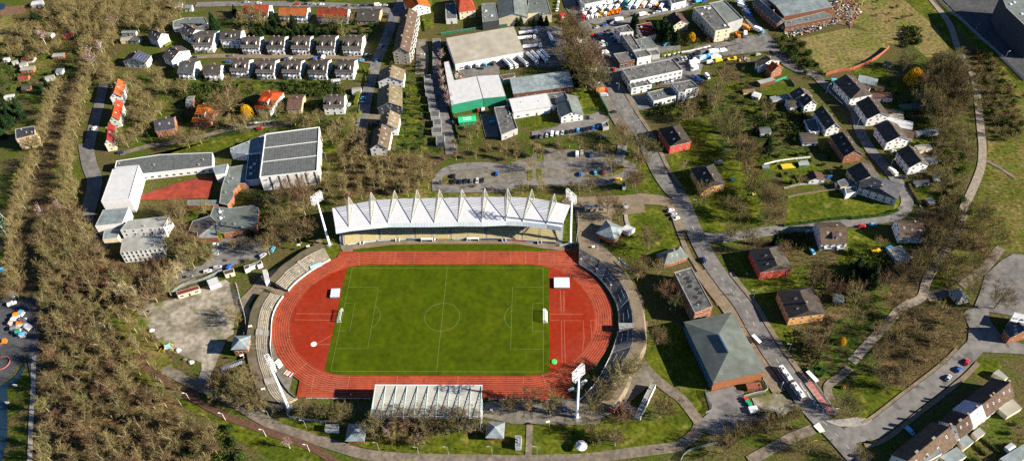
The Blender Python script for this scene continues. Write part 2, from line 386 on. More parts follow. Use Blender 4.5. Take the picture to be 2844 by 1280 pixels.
ribbon('road', G_asph2, '01 640,-60 670,100 710,230 670,420 640,560 700,690 780,740', 9, Z3); ribbon('road', G_asph2, '00 780,620 740,800 690,1000 660,1159', 7, Z3-.004)
ribbon('path', G_path, '00 900,1159 1100,1100 1294,1070 10 100,1060 300,1010 500,960 700,950 900,930', 4, Z2)
ribbon('path', G_path, '12 -40,470 200,590 450,700 650,820 850,920 1100,1000 1294,1060 22 230,1115 600,1142 1100,1150 1294,1155 32 300,1150 600,1140 900,1100 1290,1050 42 30,1040 130,960 165,880 110,790 0,690 32 1200,620 1080,520 1000,420', 5.2, Z2)
ribbon('path', G_bark, '02 1000,380 1150,500 1290,600 12 60,620 200,700 400,810 600,890 800,960 1000,1030 1130,1090 1270,1190', 3.6, Z2)
ribbon('path', G_path, '32 165,890 160,1020 155,1140', 3, Z2+.01)
G_pathl = mat('path_pale', (.25, .21, .165), .95, .2, .5, world=True)
ribbon('path', G_pathl, '50 620,-20 700,80 780,200 830,350 880,460 960,600 990,800 1010,1000 51 1020,-20 1010,120 950,280 880,430 860,560 780,700 680,840 600,980 560,1100 52 420,10 300,140 150,300 40,420', 4.6, Z2)
ribbon('path', G_path, '42 1294,460 1230,520 1130,600 1150,700', 4, Z2); ribbon('path', G_path, '51 1020,60 1150,130 1270,210', 2, Z2); ribbon('path', G_path, '42 540,1159 700,1070 850,990 1020,920', 5, Z2)
ribbon('path', G_path, '51 860,1010 960,940 1050,860 1160,720', 5, Z2-.01); ribbon('path', G_path, '51 600,1090 800,1050', 6, Z2-.012)
ribbon('path', G_pavec, '41 800,280 930,250 1100,245 1294,225 51 0,225', 1.6, Z2); ribbon('path', G_pavec, '31 880,430 890,520 905,560', 2.2, Z2)
ribbon('path', G_pave, '01 1050,1159 1100,1120 1200,1060 1294,1030 11 0,1040 200,960', 3, Z2)
# --- pavements with a kerb step
MR = smooth(P('41 20,340 90,500 130,600 230,800 370,1000 490,1150 42 600,180 700,340 800,480 885,610'), 6)
ribbon('pavement', G_pave, MR[20:], 6.5, Z3+.12, off=-8.6, raise_=1); ribbon('pavement', G_pave, MR[22:], 2.6, Z3+.12, off=6.6, raise_=1)
MR2 = smooth(P('30 625,290 700,480 800,680 900,860 1010,1030 31 1130,150 1225,290'), 6)
ribbon('pavement', G_pave, MR2, 2.4, Z3+.12, off=6.5, raise_=1); ribbon('pavement', G_lot, MR2[:22], 7, Z3, off=-8.5)
MR3 = smooth(P('52 90,960 200,930 330,840 480,720 640,600 800,470 900,370'), 6)
ribbon('pavement', G_pave, MR3, 2.2, Z3+.12, off=-6.0, raise_=1); ribbon('pavement', G_pave, MR3[4:], 1.4, Z3+.12, off=5.2, raise_=1)
slabsheet('pavement', G_pavec, '42 1100,860 1200,850 1294,840 52 80,830 190,850 150,890 60,905 -60,900 42 1220,905', 0, Z3+.12)
slabsheet('pavement', G_pavec, '42 730,780 880,730 960,700 900,760 760,830', 0, Z3+.1)
slabsheet('pavement', G_pavec, '31 1150,1159 1160,760 1294,700 1294,760 1190,800', 0, .05) if 0 else None
mb = MB(); pts = MR[10:]; dashes(pts, .14, Z3+.012, 3, 5, mb)
dashes(smooth(P('42 1090,860 1200,970 1300,1080')), .14, Z3+.02, 3, 4, mb); dashes(smooth(P('30 625,290 700,480 800,680 900,860 1010,1030')), .14, Z3+.012, 3, 6, mb)
for c in ('42 1020,900 1060,870 1110,940 1070,950',):
    q = P(c); mb.poly([(p.x, p.y, Z3+.14) for p in ccw(q)])
for c in ('960,590 935,580 915,560 960,640', '1000,700 1025,690 985,640 965,650', '1040,760 1065,770 1070,740 1030,710'): pass
def worm(c, w=.3):
    ribbon_mesh(smooth(P(c)), w, Z3+.025, mb)
worm('42 920,575 950,625 968,632'); worm('42 975,645 1000,690 1018,695'); worm('42 1030,712 1025,730 1060,745 1040,760 1070,765'); worm('42 1090,770 1098,800')
mb.build('road_marking', M_road)['kind'] = 'structure'
# --- yards and car parks
sheet('car_park', G_lot, '21 710,250 715,200 770,150 850,112 1060,90 1294,105 31 0,90 130,60 270,-20 750,0 860,60 960,100 960,180 830,240 720,265 31 0,260 21 1294,312 760,312', Z2)
ribbon('road', G_asph, '21 740,300 745,200 850,130 1060,110 1294,130 31 150,110 400,100 700,110 830,60 860,-40', 6, Z3-.01)
ribbon('road', G_asph, '21 760,290 1000,285 1294,260 31 100,240 400,225 700,215 850,190 960,130', 6, Z3-.014)
for c in ('31 145,150 190,140 185,225 150,225', '31 217,135 255,135 255,220 222,220', '31 230,-10 270,-10 270,80 220,80', '31 560,200 600,180 700,180 790,180 800,130 870,110 860,160 780,195'):
    slabsheet('traffic_island', G_meadow, c, 0, Z3+.1)
slabsheet('traffic_island', G_meadow, '21 785,200 840,185 850,240 800,250', 0, Z3+.1, 4)
sheet('car_park', G_asph, '30 410,920 690,840 760,900 740,960 560,1010 420,1020 180,1020 180,990 370,950', Z2)
sheet('forecourt', G_pave, '31 430,350 860,335 1000,320 1130,330 1294,380 1294,440 1130,405 1020,400 1030,460 910,475 780,480 640,480 510,440 400,380', Z2)
sheet('forecourt', G_pave, '31 500,440 780,450 780,560 690,620 690,690 800,790 900,930 1000,1080 1030,1200 32 1000,50 935,60 930,140 31 880,960 700,840 530,730 520,560', Z2)
sheet('forecourt', G_lot, '32 935,60 1050,120 1020,330 990,420 1100,560 870,760 700,840 690,880 560,890 0,880 22 1294,880 1080,830 1080,720 32 430,700 560,690 700,560 830,380', Z2)
sheet('forecourt', G_pave, '11 610,1030 700,920 850,860 1000,780 1130,640 1160,700 1100,780 880,880 830,960 640,1090 600,1159 12 640,130 640,330 720,560 880,760 800,800 640,620 580,400 590,200 520,-40', Z2, 0)
sheet('yard', G_gravel, '11 0,1110 60,1090 300,1000 420,960 480,1000 560,1159 12 490,100 480,210 440,230 300,540 250,530 240,420 120,380 10,330 02 1200,270 1150,230 1030,110 1000,40 1080,-10', Z1+.01)
sheet('yard', G_asph, '12 240,480 300,500 320,560 280,640 200,590', Z2+.01)
sheet('car_park', G_asph, '11 300,680 430,640 560,640 700,680 800,720 700,800 560,830 360,900 200,940 0,1010 0,900 240,860 340,770', Z2)
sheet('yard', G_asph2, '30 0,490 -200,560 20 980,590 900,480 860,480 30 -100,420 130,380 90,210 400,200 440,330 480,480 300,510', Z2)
sheet('yard', G_asph, '30 500,-20 590,170 660,190 850,140 1000,100 1294,50 40 60,0 40,-40', Z2)
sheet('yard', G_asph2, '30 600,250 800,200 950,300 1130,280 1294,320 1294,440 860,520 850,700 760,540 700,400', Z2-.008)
sheet('yard', G_asph2, '30 1100,560 1240,440 40 40,440 140,350 340,320 560,270 660,280 710,380 380,420 200,470 180,540 160,640 60,640 30 1240,640 1080,640 900,720 900,640', Z2)
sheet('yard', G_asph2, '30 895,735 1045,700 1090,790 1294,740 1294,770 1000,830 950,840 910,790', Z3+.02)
sheet('yard', G_asph, '42 210,650 420,600 500,640 500,700 560,820 700,800 870,725 720,800 560,900 300,980 160,930 190,840 250,790', Z2)
sheet('yard', G_gravel, '42 560,690 700,655 790,660 870,720 720,790 600,790', Z2+.01)
sheet('yard', G_pave, '30 820,880 900,880 850,1020 960,1010 1060,970 940,930 860,880', Z2-.01)
sheet('yard', G_pave, '41 0,430 60,480 90,560 40,620 120,800 240,960 380,1159 300,1159 150,900 40,720 31 1294,680 1200,430 1190,400 1250,370', Z2)
sheet('yard', G_soil, '40 1110,60 1200,0 1294,0 50 60,0 90,120 0,230 40 1294,200 1180,180 1150,130', Z2)
sheet('yard', G_asph2, '20 1060,860 1180,860 1200,1030 1100,1030', Z2); G_asph_shade = mat('asphalt_shade', (.055, .056, .060), .9, .2, .4, world=True, col2=(.075, .075, .08), scale2=.05)  # the corner road's shade is put into this asphalt's colour
sheet('yard', G_asph_shade, '50 700,-20 850,130 1180,470 1332,620 1332,-20', Z2)
sheet('yard', G_pavec, '50 1185,460 1332,468 1332,610', Z2+.02)  # paler sheet paints the sunlit part of the same road
sheet('playground', G_red, '11 -330,370 40,250 245,195 330,190 315,350 -60,370', Z2); sheet('yard', G_leaf, '11 -120,350 -10,350 260,210 225,215 -60,300', Z2+.02)
sheet('yard', G_asph_shade, '02 0,-60 310,-60 300,240 270,700 230,1159 200,1159 240,600 200,360 60,560 0,600', Z2)
ribbon('road', G_pavec, '02 255,380 250,600 235,860 225,1200', 2.2, Z3)
sheet('water', G_water, '02 0,600 60,570 130,510 200,400 190,460 140,560 60,620 60,1000 20,1159 0,1159', Z3)
sheet('water', G_water, '00 0,30 30,30 42,50 30,75 0,80', Z2)
sheet('car_park', G_lot, '20 590,330 650,320 650,520 590,520', Z2); sheet('yard', G_lot, '20 900,480 1200,490 1210,560 880,600', Z2+.01)
sheet('yard', G_pave, '20 210,860 320,860 300,910 200,930', Z2)
# ---------------------------------------------------------------- athletics track and pitch
RI, CX = 36.3, 43.0
def arc(r, side, n=40, y0=None, a0=-90, a1=90):
    out = []
    for i in range(n+1):
        t = rad(a0+(a1-a0)*i/n)
        out.append(Vector((side*(CX+r*math.cos(t)), r*math.sin(t), 0)))
    return out
def oval(r, n=40):
    a = arc(r, 1, n); b = arc(r, -1, n)
    return a+b[::-1]
def ring(pts_in, pts_out, z, name, m):
    mb = MB(); n = len(pts_in)
    for i in range(n):
        j = (i+1) % n
        mb.poly([(*pts_in[i][:2], z), (*pts_out[i][:2], z), (*pts_out[j][:2], z), (*pts_in[j][:2], z)])
    return mb.build(name, m)
o = ring(oval(RI), oval(RI+9.9), Z4, 'running_track', G_track); o['kind'] = 'structure'
o = MB().prism([Vector((-67, -48.9)), Vector((66, -48.9)), Vector((66, -40)), Vector((-62, -36.35)), Vector((-67.5, -38))], 0, Z4-.02, bottom=False).build('running_track', G_track); o['kind'] = 'structure'
o = MB().prism([Vector((52, 36.35)), Vector((73, 30)), Vector((72.7, 47)), Vector((60, 46.5)), Vector((52, 46.2))], 0, Z4-.02, bottom=False).build('running_track', G_track); o['kind'] = 'structure'
o = MB().prism([Vector((-62, 46.2)), Vector((-52, 46.2)), Vector((-50, 36.35)), Vector((-64, 30))], 0, Z4-.02, bottom=False).build('running_track', G_track); o['kind'] = 'structure'
sheet('infield_surface', G_track2, [Vector(p) for p in oval(RI+.05)], Z4-.03)
sheet('gravel_margin', G_lot, '12 760,220 800,360 930,515 900,640 945,690 880,640 800,500 770,380', Z4-.05)
fe = 56.0; ye = math.sqrt(RI**2-(fe-CX)**2)
fld = [p for p in oval(RI-.05) if abs(p.x) < fe]
k = [Vector((fe, -ye, 0)), Vector((fe, ye, 0)), Vector((-fe, ye, 0)), Vector((-fe, -ye, 0))]
fld = sorted(fld+k, key=lambda p: math.atan2(p.y, p.x))
sheet('football_pitch', G_pitch, fld, Z4)
# raised white inner kerb
kb = MB(); a = oval(RI-.18, 60); b = oval(RI+.18, 60); n = len(a)
for i in range(n):
    j = (i+1) % n
    for q in ([(*a[i][:2], .2), (*b[i][:2], .2), (*b[j][:2], .2), (*a[j][:2], .2)], [(*b[i][:2], .1), (*b[j][:2], .1), (*b[j][:2], .2), (*b[i][:2], .2)], [(*a[j][:2], .1), (*a[i][:2], .1), (*a[i][:2], .2), (*a[j][:2], .2)]): kb.poly(q)
tag(kb.build('track_kerb', mat('white_kerb', (.8, .77, .72), .6, .05)), 'thin white raised kerb round the inside of the red running track', 'kerb')
# lane lines
lm = MB(); LZ = Z4+.02
for l in range(1, 9):
    r = RI+1.22*l; pts = oval(r, 50); pts.append(pts[0]); ribbon_mesh(pts, .11, LZ, lm)
for yy in (-47.4, -48.2): ribbon_mesh([Vector((-66, yy, 0)), Vector((66, yy, 0))], .09, LZ, lm)
for l in range(9): ribbon_mesh([Vector((-66+l*.12, -36.5-1.22*l, 0)), Vector((-44, -36.5-1.22*l, 0))], .08, LZ, lm)
for l in range(9): ribbon_mesh([Vector((50, 36.5+1.22*l, 0)), Vector((72.5-l*1.2, 36.5+1.22*l, 0))], .08, LZ, lm)
for x in (43, -43, -60.5, 11, -19): ribbon_mesh([Vector((x, -36.4, 0)), Vector((x, -46.2, 0))], .12, LZ, lm)
for x in (-38, -30, -19, 11, 20, 34.8, 43, 51, 59): ribbon_mesh([Vector((x, 36.4, 0)), Vector((x-.02, 46.1, 0))], .1, LZ, lm)
def seg(r0, r1, s, a): ribbon_mesh([Vector((s*(CX+r0*math.cos(rad(a))), r0*math.sin(rad(a)), 0)), Vector((s*(CX+r1*math.cos(rad(a))), r1*math.sin(rad(a)), 0))], .12, LZ, lm)
for l in range(8):
    r0 = RI+1.22*l
    for s, a in ((-1, 62+l*2.2), (-1, 20+l*2.5), (1, -60-l*2.6), (-1, -20-l*2.4), (1, -15+l*2.5)): seg(r0, r0+1.22, s, a)
for s, a in ((-1, -52), (1, -75), (-1, 80)):
    seg(RI, RI+9.8, s, a)
lm.build('lane_marking', M_line3)['kind'] = 'structure'
# infield markings
im = MB()
def ln(c, w=.12): ribbon_mesh(P(c), w, Z4, im)
ln('32 315,62 562,65', .12); ln('32 320,108 402,110 408,440'); ln('32 422,110 432,440'); ln('32 422,110 565,112 572,250 560,340'); ln('32 622,110 660,112'); ln('32 622,110 628,240')
ln('31 395,1050 402,1159'); ln('31 415,1050 422,1159'); ln('12 950,60 1255,62'); ln('12 940,105 1240,108'); ln('12 1105,285 1230,215'); ln('12 1105,290 1215,290'); ln('32 400,0 404,60'); ln('32 418,0 422,60')
for i in range(11):
    for x0, x1 in ((390, 396), (421, 426)):
        y = 1050+i*14
        im.poly([(p.x, p.y, Z4+.005) for p in ccw(P('31 %d,%d %d,%d %d,%d %d,%d' % (x0, y, x1, y, x1, y+3, x0, y+3)))])
im.build('infield_marking', M_line3)['kind'] = 'structure'
# pitch lines
pm = MB(); X, Y, PZ = 52.85, 33.8, Z4+.02; w = .13
def pl(*q): ribbon_mesh([Vector((x, y, 0)) for x, y in q], w, PZ, pm)
pl((-X, -Y), (X, -Y)); pl((-X, Y), (X, Y)); pl((-X, -Y), (-X, Y)); pl((X, -Y), (X, Y)); pl((0, -Y), (0, Y))
for s in (-1, 1):
    pl((s*X, -20.16), (s*(X-16.5), -20.16), (s*(X-16.5), 20.16), (s*X, 20.16)); pl((s*X, -9.16), (s*(X-5.5), -9.16), (s*(X-5.5), 9.16), (s*X, 9.16))
    pl(*[(s*(X-11-9.15*math.cos(rad(t))), 9.15*math.sin(rad(t))) for t in range(-53, 54, 4)])
pl(*[(9.15*math.cos(rad(t)), 9.15*math.sin(rad(t))) for t in range(0, 361, 8)])
pm.build('pitch_marking', M_line2)['kind'] = 'structure'
M_white = mat('white_paint', (.80, .80, .80), .5, .05, .5); M_whited = mat('white_weathered', (.66, .66, .64), .7, .15, .6)
M_steel = mat('galvanised_steel', (.42, .44, .46), .45, .12, .5, metal=.3); M_dark = mat('dark_metal', (.05, .055, .06), .5, .1); M_glass = mat('window_glass', (.02, .028, .035), .12, 0, spec=.8)
M_yel = mat('yellow_paint', (.65, .40, .02), .5, .08); M_blue = mat('blue_paint', (.02, .13, .42), .5, .1); M_red = mat('red_paint', (.5, .025, .02), .5, .1); M_green = mat('green_paint', (.01, .30, .14), .5, .1)
M_net = mat('net', (.7, .7, .66), .9, .1, alpha=.45); M_mesh = mat('fence_mesh', (.30, .33, .33), .7, .1, alpha=.38)
M_meshg = mat('green_mesh', (.01, .16, .10), .7, .1, alpha=.75)
# goals
def goal(x, s, lab):
    t = thing('football_goal', lab, 'football goal', (x, 0, Z4), 0 if s > 0 else math.pi)
    f = MB()
    for y in (-3.66, 3.66):
        f.tube((0, y, 0), (0, y, 2.44), .09); f.tube((0, y, 2.44), (.9, y, 2.44), .06); f.tube((.9, y, 2.44), (2.2, y, 0), .06); f.tube((0, y, .05), (2.2, y, .05), .06)
    f.tube((0, -3.66, 2.44), (0, 3.66, 2.44), .09); f.tube((2.2, -3.66, .05), (2.2, 3.66, .05), .06); f.build('frame', M_white, t)
    MB().poly([(0, -3.66, 2.4), (.9, -3.66, 2.4), (.9, 3.66, 2.4), (0, 3.66, 2.4)]).poly([(.9, -3.66, 2.4), (2.2, -3.66, 0), (2.2, 3.66, 0), (.9, 3.66, 2.4)]).poly([(0, -3.66, 0), (2.2, -3.66, 0), (.9, -3.66, 2.4), (0, -3.66, 2.4)]).poly([(0, 3.66, 0), (2.2, 3.66, 0), (.9, 3.66, 2.4), (0, 3.66, 2.4)]).build('net', M_net, t)
goal(-X, -1, 'white football goal with pale net on the goal line nearest the gravel yard')
goal(X, 1, 'white football goal with pale net beside the sand pit runways and large jumping mat')
# landing mats
def mat_block(c, wx, wy, lab, rz=0):
    p = P(c, 1.2)[0]; t = thing('landing_mat', lab, 'landing mat', (p.x, p.y, Z4), rz)
    MB().box(-wx/2, -wy/2, .1, wx/2, wy/2, 1.0).build('cushion', mat('mat_side', (.25, .28, .34), .6), t)
    MB().box(-wx/2-.08, -wy/2-.08, 1.0, wx/2+.08, wy/2+.08, 1.12).build('cover', mat('mat_cover', (.52, .58, .68), .45, .12, .4), t)
mat_block('11 1243,1062', 4.6, 5.6, 'small white covered landing mat on the red end zone left of the pitch', .06)
mat_block('31 405,985', 8.2, 6.8, 'large pale blue covered landing mat on the red end zone right of the pitch')
p = P('12 1084,288')[0]
MB().lathe([(1.55, 0), (1.55, .05), (1.2, .06), (1.2, .02)], 14).build('throwing_circle', M_whited).location = (p.x, p.y, Z4)
tag(bpy.data.objects['throwing_circle'], 'round white shot put circle with two sector lines on the red surface', 'throwing circle')
p = P('32 347,420')[0]; o = MB().lathe([(1.5, 0), (1.5, .25), (1.2, .4)], 16).build('round_mat', mat('bright_green', (.05, .55, .10), .5, .1)); o.location = (p.x, p.y, Z4); tag(o, 'round bright green cover lying on the red infield near the bend', 'round cover')
p = P('31 510,1145')[0]
# ---------------------------------------------------------------- curved terraces
M_conc = mat('terrace_concrete', (.36, .31, .23), .95, .25, .7, world=True, col2=(.22, .20, .165), scale2=.09, thr=(.40, .65)); M_conc_shade = mat('terrace_concrete_shade', (.13, .12, .11), .95, .3, .6, world=True, col2=(.2, .19, .17), scale2=.3)  # second concrete is a darkened copy, the right bend's shade painted in
G_rim = mat('rim_walk', (.135, .108, .075), 1, .25, .4, world=True, col2=(.10, .09, .05), scale2=.1)
def resample(p, n):
    d = [0]
    for i in range(1, len(p)): d.append(d[-1]+(p[i]-p[i-1]).length)
    out = []
    for k in range(n+1):
        t = d[-1]*k/n; i = 1
        while i < len(p)-1 and d[i] < t: i += 1
        out.append(p[i-1].lerp(p[i], (t-d[i-1])/max(1e-6, d[i]-d[i-1])))
    return out
def terrace(lab, fr, bk, z0, z1, nst, m, bank, gates=(), rails=True, bw=6.0):
    a = resample(smooth(P(fr, z0), 4), 40); b = resample(smooth(P(bk, z1), 4), 40)
    t = thing('standing_terrace', lab, 'standing terrace', (a[20].x, a[20].y, 0)); O = Vector((a[20].x, a[20].y, 0))
    A = [Vector((p.x, p.y, 0))-O for p in a]; B = [Vector((p.x, p.y, 0))-O for p in b]
    mb = MB()
    for i in range(40):
        for s in range(nst):
            f0, f1 = s/nst, (s+1)/nst; z = z0+(z1-z0)*s/(nst-1); zn = z0+(z1-z0)*min(s+1, nst-1)/(nst-1)
            p0, p1, q0, q1 = A[i].lerp(B[i], f0), A[i+1].lerp(B[i+1], f0), A[i].lerp(B[i], f1), A[i+1].lerp(B[i+1], f1)
            U = lambda v, zz: (v.x, v.y, zz)
            mb.poly([U(p0, z), U(p1, z), U(q1, z), U(q0, z)])
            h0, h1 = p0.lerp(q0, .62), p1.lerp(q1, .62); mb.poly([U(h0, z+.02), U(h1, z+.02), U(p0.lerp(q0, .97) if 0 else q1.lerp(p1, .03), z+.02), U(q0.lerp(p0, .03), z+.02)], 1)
            if s < nst-1: mb.poly([U(q0, z), U(q1, z), U(q1, zn), U(q0, zn)])
        mb.poly([(A[i].x, A[i].y, 0), (A[i+1].x, A[i+1].y, 0), (A[i+1].x, A[i+1].y, z0), (A[i].x, A[i].y, z0)])
    for i in (0, 40):
        vs = [(A[i].x, A[i].y, 0)]
        for s in range(nst):
            z = z0+(z1-z0)*s/(nst-1); p0, q0 = A[i].lerp(B[i], s/nst), A[i].lerp(B[i], (s+1)/nst)
            vs += [(p0.x, p0.y, z), (q0.x, q0.y, z)]
        vs.append((B[i].x, B[i].y, 0)); mb.poly(vs)
    mb.build('steps', [m, mat('step_dark_strip', (.075, .066, .052), 1, .3, 1)], t)  # dark strip on each tread for step gaps and old bench slats
    bm = MB()
    for i in range(40):
        d = (B[i]-A[i]).normalized(); e = (B[i+1]-A[i+1]).normalized()
        C0, C1 = B[i]+d*(bw-1.4), B[i+1]+e*(bw-1.4); D0, D1 = B[i]+d*bw, B[i+1]+e*bw
        for q in ([(B[i], z1-.1), (B[i+1], z1-.1), (C1, z1-.1), (C0, z1-.1)], [(C0, z1-.1), (C1, z1-.1), (D1, .02), (D0, .02)]): bm.poly([(v.x, v.y, z) for v, z in q])
    for i in (0, 40):
        d = (B[i]-A[i]).normalized(); bm.poly([(*(B[i]).xy, 0), (*(B[i]).xy, z1-.1), (*(B[i]+d*(bw-1.4)).xy, z1-.1), (*(B[i]+d*bw).xy, .02)])
    bm.build('bank', bank, t)
    fm = MB()
    for i in range(41): fm.tube((A[i].x, A[i].y, z0), (A[i].x, A[i].y, z0+1.1), .05, n=4)
    for i in range(40):
        for zz in (z0+1.1, z0+.6): fm.tube((A[i].x, A[i].y, zz), (A[i+1].x, A[i+1].y, zz), .045, n=4)
        fm.poly([(A[i].x, A[i].y, z0-.3), (A[i+1].x, A[i+1].y, z0-.3), (A[i+1].x, A[i+1].y, z0+1.0), (A[i].x, A[i].y, z0+1.0)], 1)
    fm.build('front_railing', [M_steel, M_whited], t)
    if rails:
        for k in range(8 if nst > 8 else 6):
            i = 3+k*5 if k*5+3 < 38 else 37
            for f in (.35, .68):
                mb = MB(); z = z0+(z1-z0)*f; p, q = A[i].lerp(B[i], f), A[min(40, i+2)].lerp(B[min(40, i+2)], f)
                mb.tube((p.x, p.y, z), (p.x, p.y, z+1.1), .05, n=4); mb.tube((q.x, q.y, z), (q.x, q.y, z+1.1), .05, n=4); mb.tube((p.x, p.y, z+1.1), (q.x, q.y, z+1.1), .06, n=4)
                mb.build('crush_barrier', M_steel, t)
    for gi in gates:
        mb = MB()
        for s in range(nst*2):
            f0, f1 = s/nst/2, (s+1)/nst/2; z = z0+(z1-z0)*(s/2+.5)/(nst-1)+.06
            p0, p1, q0, q1 = A[gi].lerp(B[gi], f0), A[gi+2].lerp(B[gi+2], f0), A[gi].lerp(B[gi], f1), A[gi+2].lerp(B[gi+2], f1)
            mb.slab([(p0.x, p0.y, z), (p1.x, p1.y, z), (q1.x, q1.y, z), (q0.x, q0.y, z)], .2)
        mb.build('stairway', G_pavec, t)
    return t, A, B, O
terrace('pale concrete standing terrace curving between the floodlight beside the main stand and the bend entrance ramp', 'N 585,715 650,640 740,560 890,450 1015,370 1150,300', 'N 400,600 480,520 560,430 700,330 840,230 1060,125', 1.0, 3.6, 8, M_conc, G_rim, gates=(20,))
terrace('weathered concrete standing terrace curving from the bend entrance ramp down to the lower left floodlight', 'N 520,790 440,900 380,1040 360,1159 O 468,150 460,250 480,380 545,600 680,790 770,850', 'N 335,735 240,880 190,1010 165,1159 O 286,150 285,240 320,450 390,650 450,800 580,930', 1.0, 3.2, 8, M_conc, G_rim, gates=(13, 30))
terrace('dark shaded standing terrace with white step edges curving round the right hand bend', 'R 445,310 600,400 700,490 800,620 880,780 900,960 S 830,100 775,290 690,470 590,640 430,810', 'R 450,120 700,265 830,400 940,520 1020,690 1070,870 1075,980 S 1005,50 985,250 900,400 820,560 740,720 640,830', .9, 4.2, 14, M_conc_shade, G_pave, gates=(5, 14, 25), bw=7.5)
# ---------------------------------------------------------------- main stand
ZR = 15.0
M_roofw = mat('stand_roof_sheet', (.52, .52, .54), .6, .05, .3, stripes=(1.1, 0, .88)); M_fascia = mat('stand_fascia', (.55, .62, .64), .5, .08, .5, stripes=(.6, 0, .8))
M_cream = mat('cream_steel', (.50, .49, .40), .6, .05); M_seat = mat('seat_pale_yellow', (.55, .46, .22), .6, .2, 2); M_fin = mat('fin_panel', (.10, .11, .10), .6, .1)
M_tier = mat('tier_concrete', (.40, .36, .28), .9, .15, 1)
tipc = [('L', x, y) for x, y in ((365, 690), (690, 655), (935, 632), (1275, 630), (1615, 628))]+[('M', x, y) for x, y in ((65, 618), (410, 620), (765, 605), (1010, 615), (1360, 650))]
basc = [('L', x, y) for x, y in ((425, 352), (750, 292), (1080, 272), (1410, 267), (1740, 260))]+[('M', x, y) for x, y in ((175, 252), (507, 247), (843, 247), (1180, 268), (1507, 327))]
pkc = [('L', x, y) for x, y in ((358, 250), (685, 180), (1030, 152), (1358, 147), (1688, 142))]+[('M', x, y) for x, y in ((120, 135), (455, 125), (790, 122), (1145, 135), (1475, 200))]
f = lambda t, z: P('%s %f,%f' % t, z)[0]
tips = [f(t, ZR) for t in tipc]; bas = [f(t, ZR) for t in basc]
fL, fR_ = f(('L', 170, 725), ZR), f(('M', 1575, 690), ZR); bL, bR_ = f(('L', 118, 415), ZR), f(('M', 1705, 370), ZR)
O = Vector((0, 57, 0))
st = thing('grandstand', 'large main grandstand with white zigzag sail roof and pale yellow seats along the back straight', 'grandstand', O)
fr = [fL]+tips+[fR_]; bk = [bL]+bas+[bR_]
for i in range(11):
    MB().slab([fr[i]-O, fr[i+1]-O, bk[i+1]-O, bk[i]-O], .35).build('roof_panel', M_roofw, st)
for i in range(11):
    a, b = fr[i]-O, fr[i+1]-O; dn = Vector((0, -1.0, -2.3))
    MB().add([a+Vector((0, -.05, .1)), b+Vector((0, -.05, .1)), b+dn, a+dn, a+Vector((0, .3, -.4)), b+Vector((0, .3, -.4))], [[0, 3, 2, 1], [4, 5, 2, 3], [0, 1, 5, 4], [0, 4, 3], [1, 2, 5]]).build('fascia', M_fascia, st)
for i in range(10):
    tip, rb = tips[i]-O+Vector((0, 0, .05)), bas[i]-O+Vector((0, 0, .05)); lb = rb+Vector((-3.6, .2, 0))
    best = None
    for k in range(20, 120):
        z = ZR+k*.1; q = f(pkc[i], z)-O
        e = abs(q.y-(rb.y+.2))
        if best is None or e < best[0]: best = (e, q)
    pk = best[1]
    mb = MB()
    n = 17
    for j in range(1, n):
        t = j/n; p, q = tip.lerp(rb, t), tip.lerp(pk, t); mb.tube(p, q, .10, n=4)
    for p, q in ((tip, rb), (tip, pk), (rb, pk), (tip, lb), (lb, pk)): mb.tube(p, q, .17, n=4)
    mb.build('roof_fin', M_cream, st)
    mb = MB()
    mb.tube(tip, lb, .15, n=4); mb.tube(tip, pk, .15, n=4)
    for j in range(1, 15): t = j/15; mb.tube(tip.lerp(lb, t), tip.lerp(pk, t), .15, n=4)
    mb.build('fin_lattice', M_fin, st)
